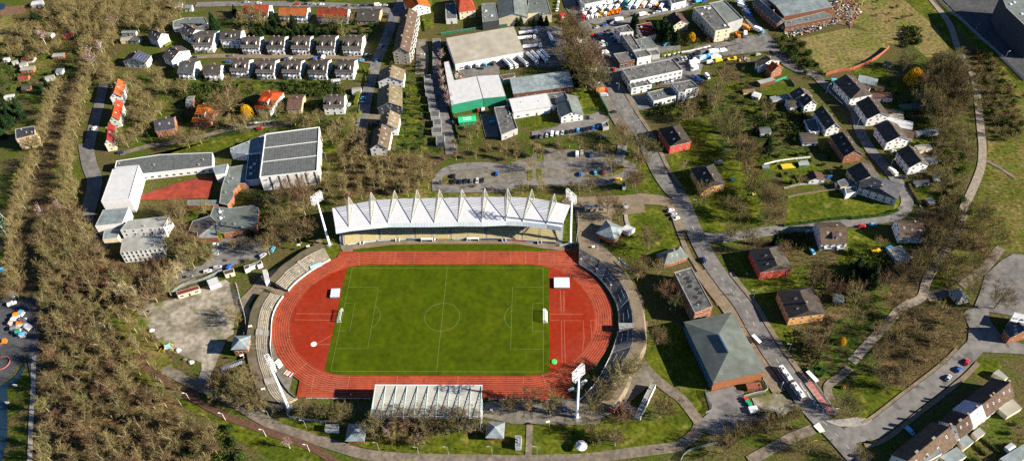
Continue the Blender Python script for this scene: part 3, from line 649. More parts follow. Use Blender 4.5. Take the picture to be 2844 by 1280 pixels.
# seating bowl: front rail from the image, back rail under the roof
fz = 1.3
frontc = 'L 290,935 580,895 870,865 1150,850 1500,850 1820,850 M 0,845 340,850 600,850 900,870 1190,890 1520,905'
F0 = resample(P(frontc, fz), 24); NT = 17
dep = Vector((0, 14.5, 0)); B0 = []
for i, p in enumerate(F0):
    dx = (i-12)/12; B0.append(p+Vector((dx*1.5, 14.6, 0)))
mb = MB(); seat_rows = []
for s in range(NT):
    z = fz+s*.46
    a = [F0[i].lerp(B0[i], s/NT)-O for i in range(25)]; b = [F0[i].lerp(B0[i], (s+1)/NT)-O for i in range(25)]
    for i in range(24):
        mb.poly([(a[i].x, a[i].y, z), (a[i+1].x, a[i+1].y, z), (b[i+1].x, b[i+1].y, z), (b[i].x, b[i].y, z)])
        mb.poly([(b[i].x, b[i].y, z), (b[i+1].x, b[i+1].y, z), (b[i+1].x, b[i+1].y, z+.46), (b[i].x, b[i].y, z+.46)])
    sm = MB(); c = resample([x.lerp(y, .78) for x, y in zip(a, b)], 210)
    for j in range(210):
        if j % 35 in (33, 34, 0): continue
        p = c[j]; d = (c[j+1]-c[j]); L = d.length; d.normalize(); nn = Vector((-d.y, d.x, 0)); w = L*.8
        sm.add([p, p+d*w, p+d*w-nn*.38, p-nn*.38, p+Vector((0, 0, .42)), p+d*w+Vector((0, 0, .42)), p+d*w-nn*.38+Vector((0, 0, .36)), p-nn*.38+Vector((0, 0, .36)), p+nn*.05+Vector((0, 0, .80)), p+d*w+nn*.05+Vector((0, 0, .80))],
               [[7, 6, 5, 4], [3, 2, 6, 7], [4, 5, 9, 8], [8, 9, 1, 0], [0, 3, 7, 4], [1, 5, 6, 2]])
    for k in range(len(sm.v)): sm.v[k] = (sm.v[k][0], sm.v[k][1], sm.v[k][2]+z-(0 if abs(O.z) < 1 else 0))
    for k in range(len(sm.v)):
        pass
    bm_ = [Vector((p.x, p.y, .05+F0[0].z)) for p in c]
    ribbon_mesh(bm_, .16, .05+fz, sm) if 0 else [sm.add([(bm_[j].x, bm_[j].y-.1, .3), (bm_[j+1].x, bm_[j+1].y-.1, .3), (bm_[j+1].x, bm_[j+1].y+.06, .3), (bm_[j].x, bm_[j].y+.06, .3)], [[0, 1, 2, 3]]) for j in range(210)]
    for k in range(len(sm.v)-840, len(sm.v)): sm.v[k] = (sm.v[k][0], sm.v[k][1], .3+z+fz)
    seat_rows.append(sm)
for i in range(24):
    p, q = F0[i]-O, F0[i+1]-O
    mb.poly([(p.x, p.y, 0), (q.x, q.y, 0), (q.x, q.y, fz), (p.x, p.y, fz)])
for i in (0, 24):
    vs = [((F0[i]-O).x, (F0[i]-O).y, 0)]
    for s in range(NT):
        z = fz+s*.46; p, q = F0[i].lerp(B0[i], s/NT)-O, F0[i].lerp(B0[i], (s+1)/NT)-O
        vs += [(p.x, p.y, z), (q.x, q.y, z)]
    vs.append(((B0[i]-O).x, (B0[i]-O).y, 0)); mb.poly(vs)
mb.build('seating_tier', M_tier, st)
for sm in seat_rows:
    zs = F0[0].z-O.z
    sm.v = [(x, y, z-zs) for x, y, z in sm.v]
    sm.build('seat_row', M_seat, st)
bwm = MB()
for i in range(24):
    p, q = B0[i]-O, B0[i+1]-O; bwm.slab([(p.x, p.y, ZR-.5), (q.x, q.y, ZR-.5), (q.x, q.y+.25, ZR-.5), (p.x, p.y+.25, ZR-.5)], ZR-.5)
bwm.build('back_wall', mat('stand_wall', (.20, .22, .23), .8, .15), st)
for i in (0, 24):
    p, q = F0[i]-O, B0[i]-O; s = -1 if i == 0 else 1
    MB().slab([(p.x+s*.1, p.y, 1.5), (q.x+s*.1, q.y, ZR-.6), (q.x+s*.3, q.y, ZR-.6), (p.x+s*.3, p.y, 1.5)], .9).build('side_rail', M_steel, st)
    mb = MB()
    for k in range(17):
        u = p.lerp(q, k/17); z = .3+k*.46; mb.box(u.x+s*.4, u.y, z-.3, u.x+s*2.6, u.y+.9, z)
    mb.build('stairway', M_steel, st)
    mb = MB(); mb.slab([(q.x, q.y+.2, ZR-.4), (p.x, p.y+2, ZR-2.6), (p.x+s*.3, p.y+2, ZR-2.6), (q.x+s*.3, q.y+.2, ZR-.4)], .4); mb.tube((q.x+s*.2, q.y-3, 0), (q.x+s*.2, q.y-3, ZR-.6), .2); mb.build('end_frame', M_cream, st)
for k in range(6):
    i = 4*k+2; mb = MB(); p, q = F0[i]-O, B0[i]-O
    for s in range(NT*2-4):
        z = fz+(s/2+.4)*.46; u = p.lerp(q, s/2/NT); mb.box(u.x-.65, u.y, z-.35, u.x+.65, u.y+.45, z+.02)
    mb.build('aisle_steps', G_pavec, st)
    mb = MB(); mb.box(p.x-1.1, p.y-1.5, 0, p.x-.85, p.y, 1.5); mb.box(p.x+.85, p.y-1.5, 0, p.x+1.1, p.y, 1.5); mb.box(p.x-.85, p.y-1.45, 0, p.x+.85, p.y-.9, .5); mb.build('aisle_gate', M_whited, st)
cols_ = [(.62, .64, .64), (.62, .64, .64), (.5, .52, .55), (.62, .64, .64), (.10, .22, .50), (.62, .64, .64), (.60, .42, .03), (.62, .64, .64), (.06, .2, .45), (.03, .06, .32), (.03, .06, .32), (.42, .03, .05), (.08, .2, .42), (.03, .05, .2)]
for k in range(14):
    i0 = .4+k*1.68; a = F0[int(i0)].lerp(F0[int(i0)+1], i0 % 1)-O; i1 = i0+1.5; b = F0[int(i1)].lerp(F0[min(24, int(i1)+1)], i1 % 1)-O
    o = MB().slab([(a.x, a.y-.25, 1.15), (b.x, b.y-.25, 1.15), (b.x, b.y-.12, 1.15), (a.x, a.y-.12, 1.15)], 1.0).build('advertising_board', mat('board_%d' % k, cols_[k], .5, .1), st)
for k in range(11):
    p = (tips[k] if k < 10 else fR_)-O; q = p+Vector((0, 9, 0)); MB().tube((q.x, q.y, 4), (q.x, q.y, ZR-.3), .22).build('roof_column', M_steel, st)
# team shelters in front of it
for n, c in enumerate(('L 1505,895', 'M 280,885')):
    p = P(c, .6)[0]; t = thing('team_shelter', ['white framed dugout bench below the yellow advertising board left of the halfway line', 'white framed dugout bench below the middle of the grandstand right of the halfway line'][n], 'dugout', (p.x, p.y+.5, 0))
    MB().box(-3.3, .6, 0, 3.3, .7, 2).box(-3.3, -.7, 1.95, 3.3, .7, 2.05).box(-3.3, -.7, 0, -3.2, .6, 1.95).box(3.2, -.7, 0, 3.3, .6, 1.95).build('shell', M_whited, t)
    MB().box(-3, .1, .35, 3, .5, .45).box(-2.8, .2, 0, -2.7, .4, .35).box(2.7, .2, 0, 2.8, .4, .35).build('bench', M_dark, t)
# ---------------------------------------------------------------- front stand seen from behind
zf, zb = 10.5, 8.6
c4 = [P('U 395,140', zf)[0], P('U 1833,155', zf)[0]]; yb = c4[0].y-16.5
O = Vector((c4[0].x, c4[0].y, 0)); Lx = c4[1].x-c4[0].x
t = thing('covered_stand', 'older covered stand with weathered white ribbed roof between the front straight and the trees', 'grandstand', O)
M_oldroof = mat('old_roof_sheet', (.38, .37, .32), .7, .15, .25, stripes=(1.2, 0, .90), col2=(.30, .30, .24), scale2=.12, thr=(.5, .7))
MB().slab([(0, 0, zf), (Lx, 0, zf), (Lx, -16.5, zb), (0, -16.5, zb)], .3).build('roof', M_oldroof, t)
MB().box(-.1, .02, zf-.5, Lx+.1, .3, zf+.1).build('front_gutter', M_white, t)
for k in range(11):
    x = Lx*(k+.95)/11 if k < 10 else Lx; mb = MB()
    x = Lx*(k+1)/10.05 if k < 10 else 0.15
    for (y0, z0), (y1, z1) in (((-.3, zf+.1), (-16.5, zb+1.9)), ((-16.5, zb+1.9), (-18.6, 0)), ((-.3, zf+.1), (-16.5, zb+.1))): mb.tube((x, y0, z0), (x, y1, z1), .14, n=4)
    for j in range(1, 10):
        f0 = j/10; ya = -.3-16.2*f0; mb.tube((x, ya, zf-(zf-zb)*f0+.1), (x, ya-.8, zf+.1+(zb+1.9-zf-.1)*(f0+.05)), .07, n=4)
    mb.build('roof_truss', mat('pale_blue_steel', (.40, .50, .52), .6, .1), t)
mb = MB(); mb.tube((0, -7.5, zf-.6), (Lx, -7.5, zf-.6), .12, n=4); mb.tube((0, -16.4, zb+1.5), (Lx, -16.4, zb+1.5), .12, n=4); mb.build('tie_beam', mat('pale_blue_steel', (.4, .5, .52)), t)
mb = MB()
for s in range(12): mb.box(.5, -4.2-s*1.0, 0, Lx-.5, -3.2-s*1.0, .9+s*.42)
mb.build('seating_tier', M_tier, t)
MB().box(0, -16.2, 0, Lx, -15.9, 6.3).build('back_wall', mat('stand_backwall', (.16, .17, .14), .9, .3), t)
mb = MB(); mb.box(.0, -15.8, 0, .2, -3.5, 5.4); mb.box(Lx-.2, -15.8, 0, Lx, -3.5, 5.4); mb.build('side_wall', M_whited, t)
# low rail and boards along the front straight
t = thing('boundary_railing', 'low white railing with dark banners along the front straight left and right of the covered stand', 'railing', (0, -49.6, 0))
for x0, x1 in ((-62, -28.5), (26.5, 62)):
    mb = MB(); k = int((x1-x0)/2.6)
    for i in range(k+1):
        x = x0+i*2.6; mb.tube((x, 0, 0), (x, 0, 1.1), .05, n=4)
    mb.tube((x0, 0, 1.1), (x1, 0, 1.1), .06, n=4); mb.build('rail', M_white, t)
    for i in range(k):
        x = x0+i*2.6; MB().box(x+.12, .02, .1, x+2.4, .08, 1.0).build('banner', [M_steel, M_dark, M_whited, M_red, M_steel, M_dark][(i*5+i//3) % 6], t)
# ---------------------------------------------------------------- floodlights
def floodlight(basec, topc, lab, lean=0):
    b = P(basec)[0]; best = None
    for k in range(250, 460):
        z = k*.1; q = P(topc, z)[0]; e = (q.xy-b.xy).length
        if best is None or e < best[0]: best = (e, z)
    h = 34.5
    aim = Vector((0, 0))-b.xy; ang = math.atan2(aim.y, aim.x)
    t = thing('floodlight_mast', lab, 'floodlight mast', (b.x, b.y, 0), ang)
    MB().lathe([(.85, 0), (.85, .6), (.72, .7), (.42, h)], 12).build('mast', M_white, t, smooth=True)
    MB().box(-1.6, -1.6, 0, 1.6, 1.6, .5).build('footing', G_pavec, t)
    mb = MB(); W2 = 3.4; z0, z1 = h-.3, h+5.6
    for x in (-.7, .7):
        for y in (-W2, 0, W2): mb.tube((x, y, z0), (x+.5, y, z1), .07, n=4)
        for k in range(5):
            z = z0+(z1-z0)*k/4; xx = x+.5*k/4; mb.tube((xx, -W2, z), (xx, W2, z), .06, n=4)
        for k in range(4):
            za, zb_ = z0+(z1-z0)*k/4, z0+(z1-z0)*(k+1)/4; s = -1 if k % 2 else 1; mb.tube((x+.5*k/4, s*-W2, za), (x+.5*(k+1)/4, 0, zb_), .09, n=4); mb.tube((x+.5*k/4, 0, za), (x+.5*(k+1)/4, s*W2, zb_), .09, n=4)
    for y in (-W2, 0, W2):
        for k in range(5):
            z = z0+(z1-z0)*k/4; mb.tube((-.7+.5*k/4, y, z), (.7+.5*k/4, y, z), .1, n=4)
    mb.build('lamp_frame', M_white, t)
    for k in range(5):
        for j in range(7):
            z = z0+.3+(z1-z0-.2)*k/4.4; y = -W2+.3+j*(2*W2-.6)/6; x = 1.0+.5*k/4
            o = LAMP.copy(); COL.objects.link(o); o.parent = t; o.location = (x, y, z)
    lad = MB(); lad.tube((-1.15, -.2, 1), (-.8, -.2, h), .04, n=3); lad.tube((-1.15, .2, 1), (-.8, .2, h), .04, n=3); lad.build('ladder', M_steel, t)
    return t
LAMP = MB().lathe([(.12, -.15), (.30, .0), (.32, .18), (.1, .2)], 8).build('lamp', M_whited)
LAMP.data.transform(Matrix.Rotation(rad(115), 4, 'Y')); COL.objects.unlink(LAMP)
floodlight('11 1200,700', '11 1100,350', 'leaning white floodlight mast on the small lawn at the left end of the main grandstand')
floodlight('12 893,762', '12 740,430', 'white floodlight mast standing behind the weathered terrace at the lower left bend')
floodlight('31 468,690', '31 478,320', 'white floodlight mast on the grass at the right end of the main grandstand')
floodlight('32 517,835', '32 540,490', 'white floodlight mast behind the lower right bend near the row of bare trees')
# ---------------------------------------------------------------- buildings
def tiles(name, c, v=.18, c2=None): return mat(name, c, .85, v, .8, rnd=.28, col2=c2 or tuple(x*.72 for x in c), scale2=.35, thr=(.42, .66), stripes=(2.6, 1, .86))
RF = dict(grey=tiles('roof_tiles_grey', (.075, .064, .057)), slate=tiles('roof_tiles_slate', (.070, .070, .078)), tan=tiles('roof_tiles_tan', (.165, .125, .080)), orange=tiles('roof_tiles_orange', (.42, .085, .018)), red=tiles('roof_tiles_red', (.26, .055, .026)),
          brown=tiles('roof_tiles_brown', (.105, .066, .050)), black=tiles('roof_tiles_black', (.070, .060, .050)), felt=mat('roof_felt', (.115, .118, .112), .9, .2, .5, rnd=.15, col2=(.08, .08, .08), scale2=.2, col3=(.16, .15, .13), scale3=.5, thr3=(.6, .68)),
          zinc=mat('roof_zinc', (.20, .235, .245), .6, .2, .4, stripes=(1.4, 0, .78), col2=(.15, .18, .18), scale2=.15, rnd=.12), white=mat('roof_white_sheet', (.47, .47, .47), .6, .08, .3, stripes=(.8, 0, .93)), fibre=mat('roof_fibre_cement', (.34, .315, .255), .9, .15, .3, stripes=(.9, 0, .86), col2=(.28, .25, .20), scale2=.15),
          green=mat('roof_grey_green', (.13, .15, .14), .8, .2, .3, stripes=(1.0, 0, .82), col2=(.10, .115, .10), scale2=.12, rnd=.12), dark=mat('roof_bitumen', (.105, .112, .112), .85, .2, .5, rnd=.1, stripes=(.6, 0, .75)), pale=mat('roof_pale_sheet', (.30, .30, .28), .8, .15, .4, stripes=(1.0, 0, .88), col2=(.22, .22, .18), scale2=.2),
          puce=tiles('roof_red_brown', (.19, .045, .035)), hallgreen=mat('roof_hall_sheet', (.105, .120, .108), .8, .18, .3, stripes=(.8, 1, .8), col2=(.085, .098, .082), scale2=.10))
WL = dict(white=mat('wall_white', (.66, .65, .63), .85, .07, .5, rnd=.04), cream=mat('wall_cream', (.60, .52, .36), .85, .1, .5), brick=mat('wall_brick', (.30, .115, .055), .9, .25, 1.5), red=mat('wall_red_render', (.52, .080, .055), .85, .12, .5), orange=mat('wall_orange_render', (.62, .32, .11), .85, .1, .5),
          grey=mat('wall_grey', (.33, .33, .32), .85, .12, .5), stone=mat('wall_stone', (.36, .31, .24), .9, .3, .8), green=mat('wall_green', (.02, .22, .12), .6, .1, .5), dgrey=mat('wall_slate_shade', (.035, .038, .045), .8, .1, .8), beige=mat('wall_beige_brick', (.45, .32, .18), .9, .2, 1.2), yellow=mat('wall_yellow', (.68, .50, .20), .85, .08, .5),  # dark slate made darker to paint shade on the corner factory's wall
          dbrick=mat('wall_dark_brick', (.15, .065, .04), .9, .25, 1.2), palegreen=mat('wall_pale_green', (.48, .50, .40), .85, .1, .5))
M_whitetrim = mat('verge_trim', (.55, .54, .52), .6, .05); M_frame = mat('window_frame', (.72, .72, .70), .5, .05); M_chim = mat('chimney_brick', (.22, .11, .07), .9, .25, 3); M_solar = mat('solar_cells', (.015, .03, .10), .15, .1, 1, spec=.7)
def win_mesh(w, h):
    mb = MB(); mb.box(-w/2, -.06, 0, w/2, .02, h, 1); f = .09
    for x in ((-w/2+f, -.04), (.04, w/2-f)): mb.add([(x[0], -.075, f), (x[1], -.075, f), (x[1], -.075, h-f), (x[0], -.075, h-f)], [[0, 1, 2, 3]], 0)
    o = mb.build('window', [M_glass, M_frame]); COL.objects.unlink(o); return o
def door_mesh(w, h, m):
    o = MB().box(-w/2, -.07, 0, w/2, .02, h).box(-w/2-.1, -.05, 0, -w/2, .02, h+.1, 1).box(w/2, -.05, 0, w/2+.1, .02, h+.1, 1).build('door', [m, M_frame]); COL.objects.unlink(o); return o
WIN = {k: win_mesh(*k) for k in ((1.2, 1.4), (2.0, 1.4), (2.6, 2.2), (3.2, 1.2), (1.2, 2.2))}
DOOR = door_mesh(1.1, 2.2, mat('door_brown', (.12, .06, .04), .6)); GATE = door_mesh(3.2, 3.0, mat('gate_grey', (.3, .32, .34), .6, .1, stripes=(3, 2, .8)))
def put(proto, parent, x, y, z, rz, sc=1):
    o = proto.copy(); COL.objects.link(o); o.parent = parent; o.location = (x, y, z); o.rotation_euler = (0, 0, rz)
    if sc != 1: o.scale = (sc, sc, sc)
    return o
def facing(rz, cx, cy, nx, ny):
    """does the facade with local outward normal look towards the side the camera stands on"""
    w = Vector((nx*math.cos(rz)-ny*math.sin(rz), nx*math.sin(rz)+ny*math.cos(rz)))
    return w.dot((CC.xy-Vector((cx, cy))).normalized()) > .05
def facade(parent, x0, y0, x1, y1, he, storeys, kind=(1.2, 1.4), gap=3.2, z0=1.0, door=False, skip=0):
    a, b = Vector((x0, y0)), Vector((x1, y1)); L = (b-a).length; d = (b-a)/L; rz = math.atan2(d.y, d.x)
    n = max(1, int((L-.8)/gap)); sh = he/storeys
    for s in range(storeys):
        for i in range(n):
            if skip and R.random() < skip: continue
            p = a+d*(L*(i+.5)/n); z = s*sh+min(z0, sh*.35)
            if door and s == 0 and i == n//2: put(DOOR, parent, p.x, p.y, 0.02, rz)
            else: put(WIN[kind], parent, p.x, p.y, z, rz)
HN = 0
def house(lab, c, hr=9.5, he=6, roof='grey', wall='white', wb=None, w=None, ov=.45, hip=(0, 0), storeys=2, chim=1, sky=2, dorm=0, balc=0, solar=0, name='house', cat='house', group=None, kind=(1.2, 1.4), gap=3.2, ext=0, gatt=True, left=0, door=True):
    q = P(c, hr)[:2]; A, B = q[0].xy, q[1].xy
    cs = c.split(); last = c if w is None else None
    if w is None: E = P(c, he)[2].xy
    u = (B-A).normalized(); n = Vector((-u.y, u.x))
    if w is None:
        wf = (E-A).dot(n)
        if wf < 0: n = -n; wf = -wf
    else:
        wf = abs(w)
        if n.y > 0: n = -n
        if w < 0: n = -n
    wf = max(wf-ov, 1.5); wb = wf if wb is None else wb
    yv = -n; xv = Vector((yv.y, -yv.x)); rz = math.atan2(xv.y, xv.x)
    C = (A+B)/2; L = (B-A).length; X = L/2-(0 if hip[0] else 0)
    t = thing(name, lab, cat, (C.x, C.y, 0), rz, group)
    fx = facing(rz, C.x, C.y, 1, 0); fy = facing(rz, C.x, C.y, 0, -1)
    xl, xr = -X-hip[0], X+hip[1]           # wall extents
    if not hip[0]: xl += ov
    if not hip[1]: xr -= ov
    kf, kb = (hr-he)/wf, (hr-he)/wb; th = .22
    mb = MB()
    mb.prism([Vector(p) for p in ((xl, -wf), (xr, -wf), (xr, wb), (xl, wb))], -.3, he-.02)
    for e, h in ((xl, hip[0]), (xr, hip[1])):
        if not h:
            s = 1 if e > 0 else -1; tk = .25
            pr = [(e, -wf, he-.02), (e, wb, he-.02), (e, 0, hr-.05)]; p2 = [(e-s*tk, y, z) for _, y, z in pr]
            mb.add(pr+p2, [[0, 1, 2], [5, 4, 3], [0, 3, 4, 1], [1, 4, 5, 2], [2, 5, 3, 0]])
    mb.build('wall', WL[wall], t)
    ze_f, ze_b = he-kf*ov, he-kb*ov
    ends = [(-X, hip[0]), (X, hip[1])]
    el = -X-hip[0]-(ov if hip[0] else 0); er = X+hip[1]+(ov if hip[1] else 0)
    rb = MB(); T = Vector((0, 0, th))
    rb.slab([Vector((el, -wf-ov, ze_f))+T, Vector((er, -wf-ov, ze_f))+T, Vector((X, 0, hr))+T, Vector((-X, 0, hr))+T], th, 0, 1)
    rb.slab([Vector((er, wb+ov, ze_b))+T, Vector((el, wb+ov, ze_b))+T, Vector((-X, 0, hr))+T, Vector((X, 0, hr))+T], th, 0, 1)
    if hip[0]: rb.slab([Vector((el, wb+ov, ze_b))+T, Vector((el, -wf-ov, ze_f))+T, Vector((-X, 0, hr))+T], th, 0, 1)
    if hip[1]: rb.slab([Vector((er, -wf-ov, ze_f))+T, Vector((er, wb+ov, ze_b))+T, Vector((X, 0, hr))+T], th, 0, 1)
    ro = rb.build('roof', [RF[roof], M_whitetrim if wall in ('white', 'cream') and roof in ('grey', 'black') else M_steel], t)
    MB().box(el+.1, -.14, hr+th-.05, er-.1, .14, hr+th+.07).build('ridge_cap', RF[roof], ro) if not any(hip) else None
    zf = lambda y: hr+th+(y*kf if y < 0 else -y*kb)
    for i in range(chim):
        x = -X+(2*X)*((i+.5)/chim+(.13 if i % 2 == 0 else -.1)); y = .5
        MB().box(x-.4, y-.45, hr-1.2, x+.4, y+.45, hr+1.2).box(x-.46, y-.5, hr+1.2, x+.46, y+.5, hr+1.32, 1).build('chimney', [M_chim, G_pavec], ro)
    for i in range(sky):
        x = -X+(2*X)*(i+.6)/(sky+.2); y = -wf*(.35+.25*((i*7) % 3)/2); a = math.atan(kf)
        MB().box(-.45, -.65, -.03, .45, .65, .09, 1).box(-.36, -.55, .09, .36, .55, .11).build('skylight', [mat('skylight_glass', (.10, .16, .22), .08, 0, spec=1.), M_frame], ro).matrix_local = Matrix.Translation((x, y, zf(y)))@Matrix.Rotation(a, 4, 'X')
    for i in range(dorm):
        x = -X+(2*X)*(i+.5)/dorm; y0 = -wf*.78; y1 = -wf*.28; z1 = zf(y1)-.05
        MB().box(x-1, y0, zf(y0)-.6, x+1, y1, z1, 0).box(x-1.15, y0-.2, z1, x+1.15, y1+.2, z1+.12, 1).add([(x-.8, y0-.02, zf(y0)+.15), (x+.8, y0-.02, zf(y0)+.15), (x+.8, y0-.02, z1-.15), (x-.8, y0-.02, z1-.15)], [[0, 1, 2, 3]], 2).build('dormer', [WL[wall] if wall != 'brick' else M_frame, RF[roof], M_glass], ro)
    if solar:
        a = math.atan(kf); L2 = (er-el)*.42; sl_ = math.hypot(wf, hr-he)
        for j in range(solar):
            for i in range(int((er-el-1.5)/1.75)):
                x = el+.9+i*1.75; y = -wf*(.12+.78*j/solar)
                MB().box(0, -(wf*.72/solar), 0, 1.6, 0, .05, 1).box(.06, -(wf*.72/solar)+.06, .05, 1.54, -.06, .07).build('solar_panel', [M_solar, M_steel], ro).matrix_local = Matrix.Translation((x, y, zf(y)+.08))@Matrix.Rotation(a, 4, 'X')
    if fy: facade(t, xl, -wf, xr, -wf, he, storeys, kind, gap, door=door)
    if fx:
        facade(t, xr, -wf, xr, wb, he, storeys, kind, gap+.6)
        if gatt and not hip[1] and hr-he > 2.4: [put(WIN[(1.2, 1.4)], t, xr, yy, he+.25, math.pi/2) for yy in (-1.2, 1.2)]
    if facing(rz, C.x, C.y, -1, 0):
        facade(t, xl, wb, xl, -wf, he, storeys, kind, gap+.6)
        if gatt and not hip[0] and hr-he > 2.4: [put(WIN[(1.2, 1.4)], t, xl, yy, he+.25, -math.pi/2) for yy in (-1.2, 1.2)]
    if facing(rz, C.x, C.y, 0, 1): facade(t, xr, wb, xl, wb, he, storeys, kind, gap)
    for i in range(balc):
        x = xl+(xr-xl)*(i+.5)/balc
        for s in range(1 if storeys > 1 else 0, storeys):
            z = s*he/storeys
            MB().box(x-1.9, -wf-1.6, z-.12, x+1.9, -wf-.01, z+.05).box(x-1.9, -wf-1.6, z+.05, x+1.9, -wf-1.52, z+.95).box(x-1.9, -wf-1.52, z+.05, x-1.82, -wf-.01, z+.95).box(x+1.82, -wf-1.52, z+.05, x+1.9, -wf-.01, z+.95).build('balcony', M_whited, t)
    return t
def flat(lab, c, h, roof='felt', wall='grey', par=.5, name='building', cat='building', group=None, storeys=1, kind=(2.0, 1.4), gap=4, wins=True, vents=3, edge=None, z0=1.0, gate=0, rim=.35, domes=0):
    edge = edge or ('white' if roof in ('dark', 'slate') and wall == 'white' else 'grey'); rim = rim*.75
    q = [Vector((p.x, p.y)) for p in P(c, h)]; q = ccw(q)
    C = sum(q, Vector((0, 0)))/len(q)
    t = thing(name, lab, cat, (C.x, C.y, 0), math.atan2((q[1]-q[0]).y, (q[1]-q[0]).x), group); rz = t.rotation_euler.z
    Rm = Matrix.Rotation(-rz, 2); q = [Rm@(p-C) for p in q]; n = len(q); i1 = inset(q, rim)
    mb = MB()
    for i in range(n):
        j = (i+1) % n; a, b, c_, d = q[i], q[j], i1[j], i1[i]
        mb.poly([(*a, -.3), (*b, -.3), (*b, h), (*a, h)]); mb.poly([(*a, h), (*b, h), (*c_, h), (*d, h)], 1); mb.poly([(*d, h), (*c_, h), (*c_, h-par), (*d, h-par)], 1)
    mb.build('wall', [WL[wall], {'white': M_frame, 'grey': WL['grey'], 'dark': M_dark}[edge]], t)
    r = MB().poly([(*p, h-par+.01) for p in i1]).build('roof', RF[roof], t)
    xs = [p.x for p in i1]; ys = [p.y for p in i1]; k = 0; tr = 0
    while k < vents+domes and tr < 60:
        tr += 1; x, y = R.uniform(min(xs), max(xs)), R.uniform(min(ys), max(ys))
        if inside((x, y), inset(i1, 1.2)):
            if k < vents: MB().lathe([(.3, 0), (.3, .7), (.42, .75), (.42, .9)], 7, (x, y, h-par)).build('roof_vent', M_steel, r)
            else: MB().box(x-.9, y-.9, h-par, x+.9, y+.9, h-par+.35, 1).box(x-.75, y-.75, h-par+.35, x+.75, y+.75, h-par+.55).build('roof_light', [mat('dome_light', (.5, .56, .6), .2), M_frame], r)
            k += 1
    if wins:
        for i in range(n):
            a, b = q[i], q[(i+1) % n]; d = b-a
            if d.length < 3: continue
            d.normalize()
            if facing(rz, C.x, C.y, d.y, -d.x): facade(t, a.x, a.y, b.x, b.y, h-par, storeys, kind, gap, z0=z0, door=(i == 0))
    return t
def shed(c, w, d, ang, h, roof='grey', wall='brick', lab='', rise=.8, name='garden_shed', cat='shed', group=None):
    p = P(c, h)[0]; t = thing(name, lab, cat, (p.x, p.y, 0), rad(ang), group); he = h-rise; o = .2
    mb = MB(); mb.box(-w/2, -d/2, -.2, w/2, d/2, he)
    for s in (-1, 1): mb.add([(s*w/2, -d/2, he), (s*w/2, d/2, he), (s*w/2, 0, h-.04), (s*(w/2-.1), -d/2, he), (s*(w/2-.1), d/2, he), (s*(w/2-.1), 0, h-.04)], [[0, 1, 2], [5, 4, 3], [1, 4, 5, 2], [2, 5, 3, 0]])
    mb.build('wall', WL[wall], t); k = rise/(d/2)*o
    MB().slab([(-w/2-o, -d/2-o, he-k+.1), (w/2+o, -d/2-o, he-k+.1), (w/2+o, 0, h+.1), (-w/2-o, 0, h+.1)], .1).slab([(w/2+o, d/2+o, he-k+.1), (-w/2-o, d/2+o, he-k+.1), (-w/2-o, 0, h+.1), (w/2+o, 0, h+.1)], .1).build('roof', RF[roof], t)
    put(DOOR, t, 0, -d/2, 0, 0, min(1, he/2.4*.9))
    if w > 4: put(WIN[(1.2, 1.4)], t, w*.3, -d/2, he*.35, 0, .7)
    return t
# ---- north-west: detached white houses
house('white house with grey gable roof at the wood edge, nearest the long blue-grey shed', '00 1135,222 1210,255 1095,272', 9.5, 6.2, 'grey', sky=3)
house('white house with a full roof of blue solar panels', '00 1035,380 990,437 1125,430', 8.8, 5.2, 'grey', sky=0, solar=4)
house('white gabled house with three skylights beside the solar panel house', '10 5,352 75,390 -50,425', 9.5, 6, 'grey', sky=3)
house('white gabled house below the flat grey hall and tall dark conifer', '10 120,182 198,228 78,242', 9.5, 6, 'grey', sky=3)
g = 'white terraced houses in two rows above the lane'
house('widest white house of the upper row with stacked balconies beside the lone gabled house', '10 190,257 340,257 182,345', 10, 6.5, 'grey', dorm=2, balc=2, sky=2)
house('white house of the upper row with grey cross gable and covered balconies', '10 385,237 540,238 378,300', 10.5, 7.5, 'grey', dorm=1, balc=2, sky=2)
for i, (a, b, e, l) in enumerate(((545, 682, 360, 'third'), (735, 867, 363, 'fourth'), (920, 1057, 365, 'fifth'), (1110, 1247, 370, 'sixth'), (1303, 1448, 372, 'last'))):
    house('pair of white terraced houses with two dormers, %s from the left in the upper row' % l, '10 %d,284 %d,284 %d,%d' % (a, b, a-4, e), 10, 6.2, 'grey', dorm=2, sky=0, chim=2, balc=1, kind=(1.2, 2.2), gap=2.3, group=g)
house('white house with dark roof at the left end of the lower row beside the garage lane', '10 75,470 195,472 50,550', 9.5, 6, 'slate', balc=1, sky=1)
house('second white house of the lower row with wide pale balcony', '10 258,492 388,492 252,556', 9.5, 6, 'grey', balc=1, sky=1)
for i, (a, b, y, e, l) in enumerate(((462, 600, 452, 532, 'third'), (658, 796, 458, 545, 'fourth'), (852, 990, 460, 545, 'fifth'), (1048, 1190, 460, 550, 'sixth'), (1250, 1388, 460, 548, 'last'))):
    house('pair of white terraced houses with roof terraces, %s from the left in the lower row' % l, '10 %d,%d %d,%d %d,%d' % (a, y, b, y+3, a-4, e), 10, 6, 'grey', dorm=2, sky=1, chim=2, balc=1, kind=(1.2, 2.2), gap=2.3, group=g)
g = 'red roofed apartment blocks at the top'
for a, b, y, l in ((560, 750, 40, 'leftmost red roofed white block partly behind conifers'), (825, 1037, 60, 'middle red roofed white block with balconies'), (1110, 1340, 70, 'right red roofed white block beside the street bend')):
    house(l, '10 %d,%d %d,%d %d,%d' % (a, y, b, y+5, a-3, y+58), 9.5, 6.5, 'red', balc=2, sky=0, chim=2, name='apartment_block', cat='apartment block', group=g)
house('low brown roofed house with ochre gable at the street corner below the top road', '20 142,84 312,86 132,155', 7, 4, 'grey', 'beige', storeys=1, sky=2)
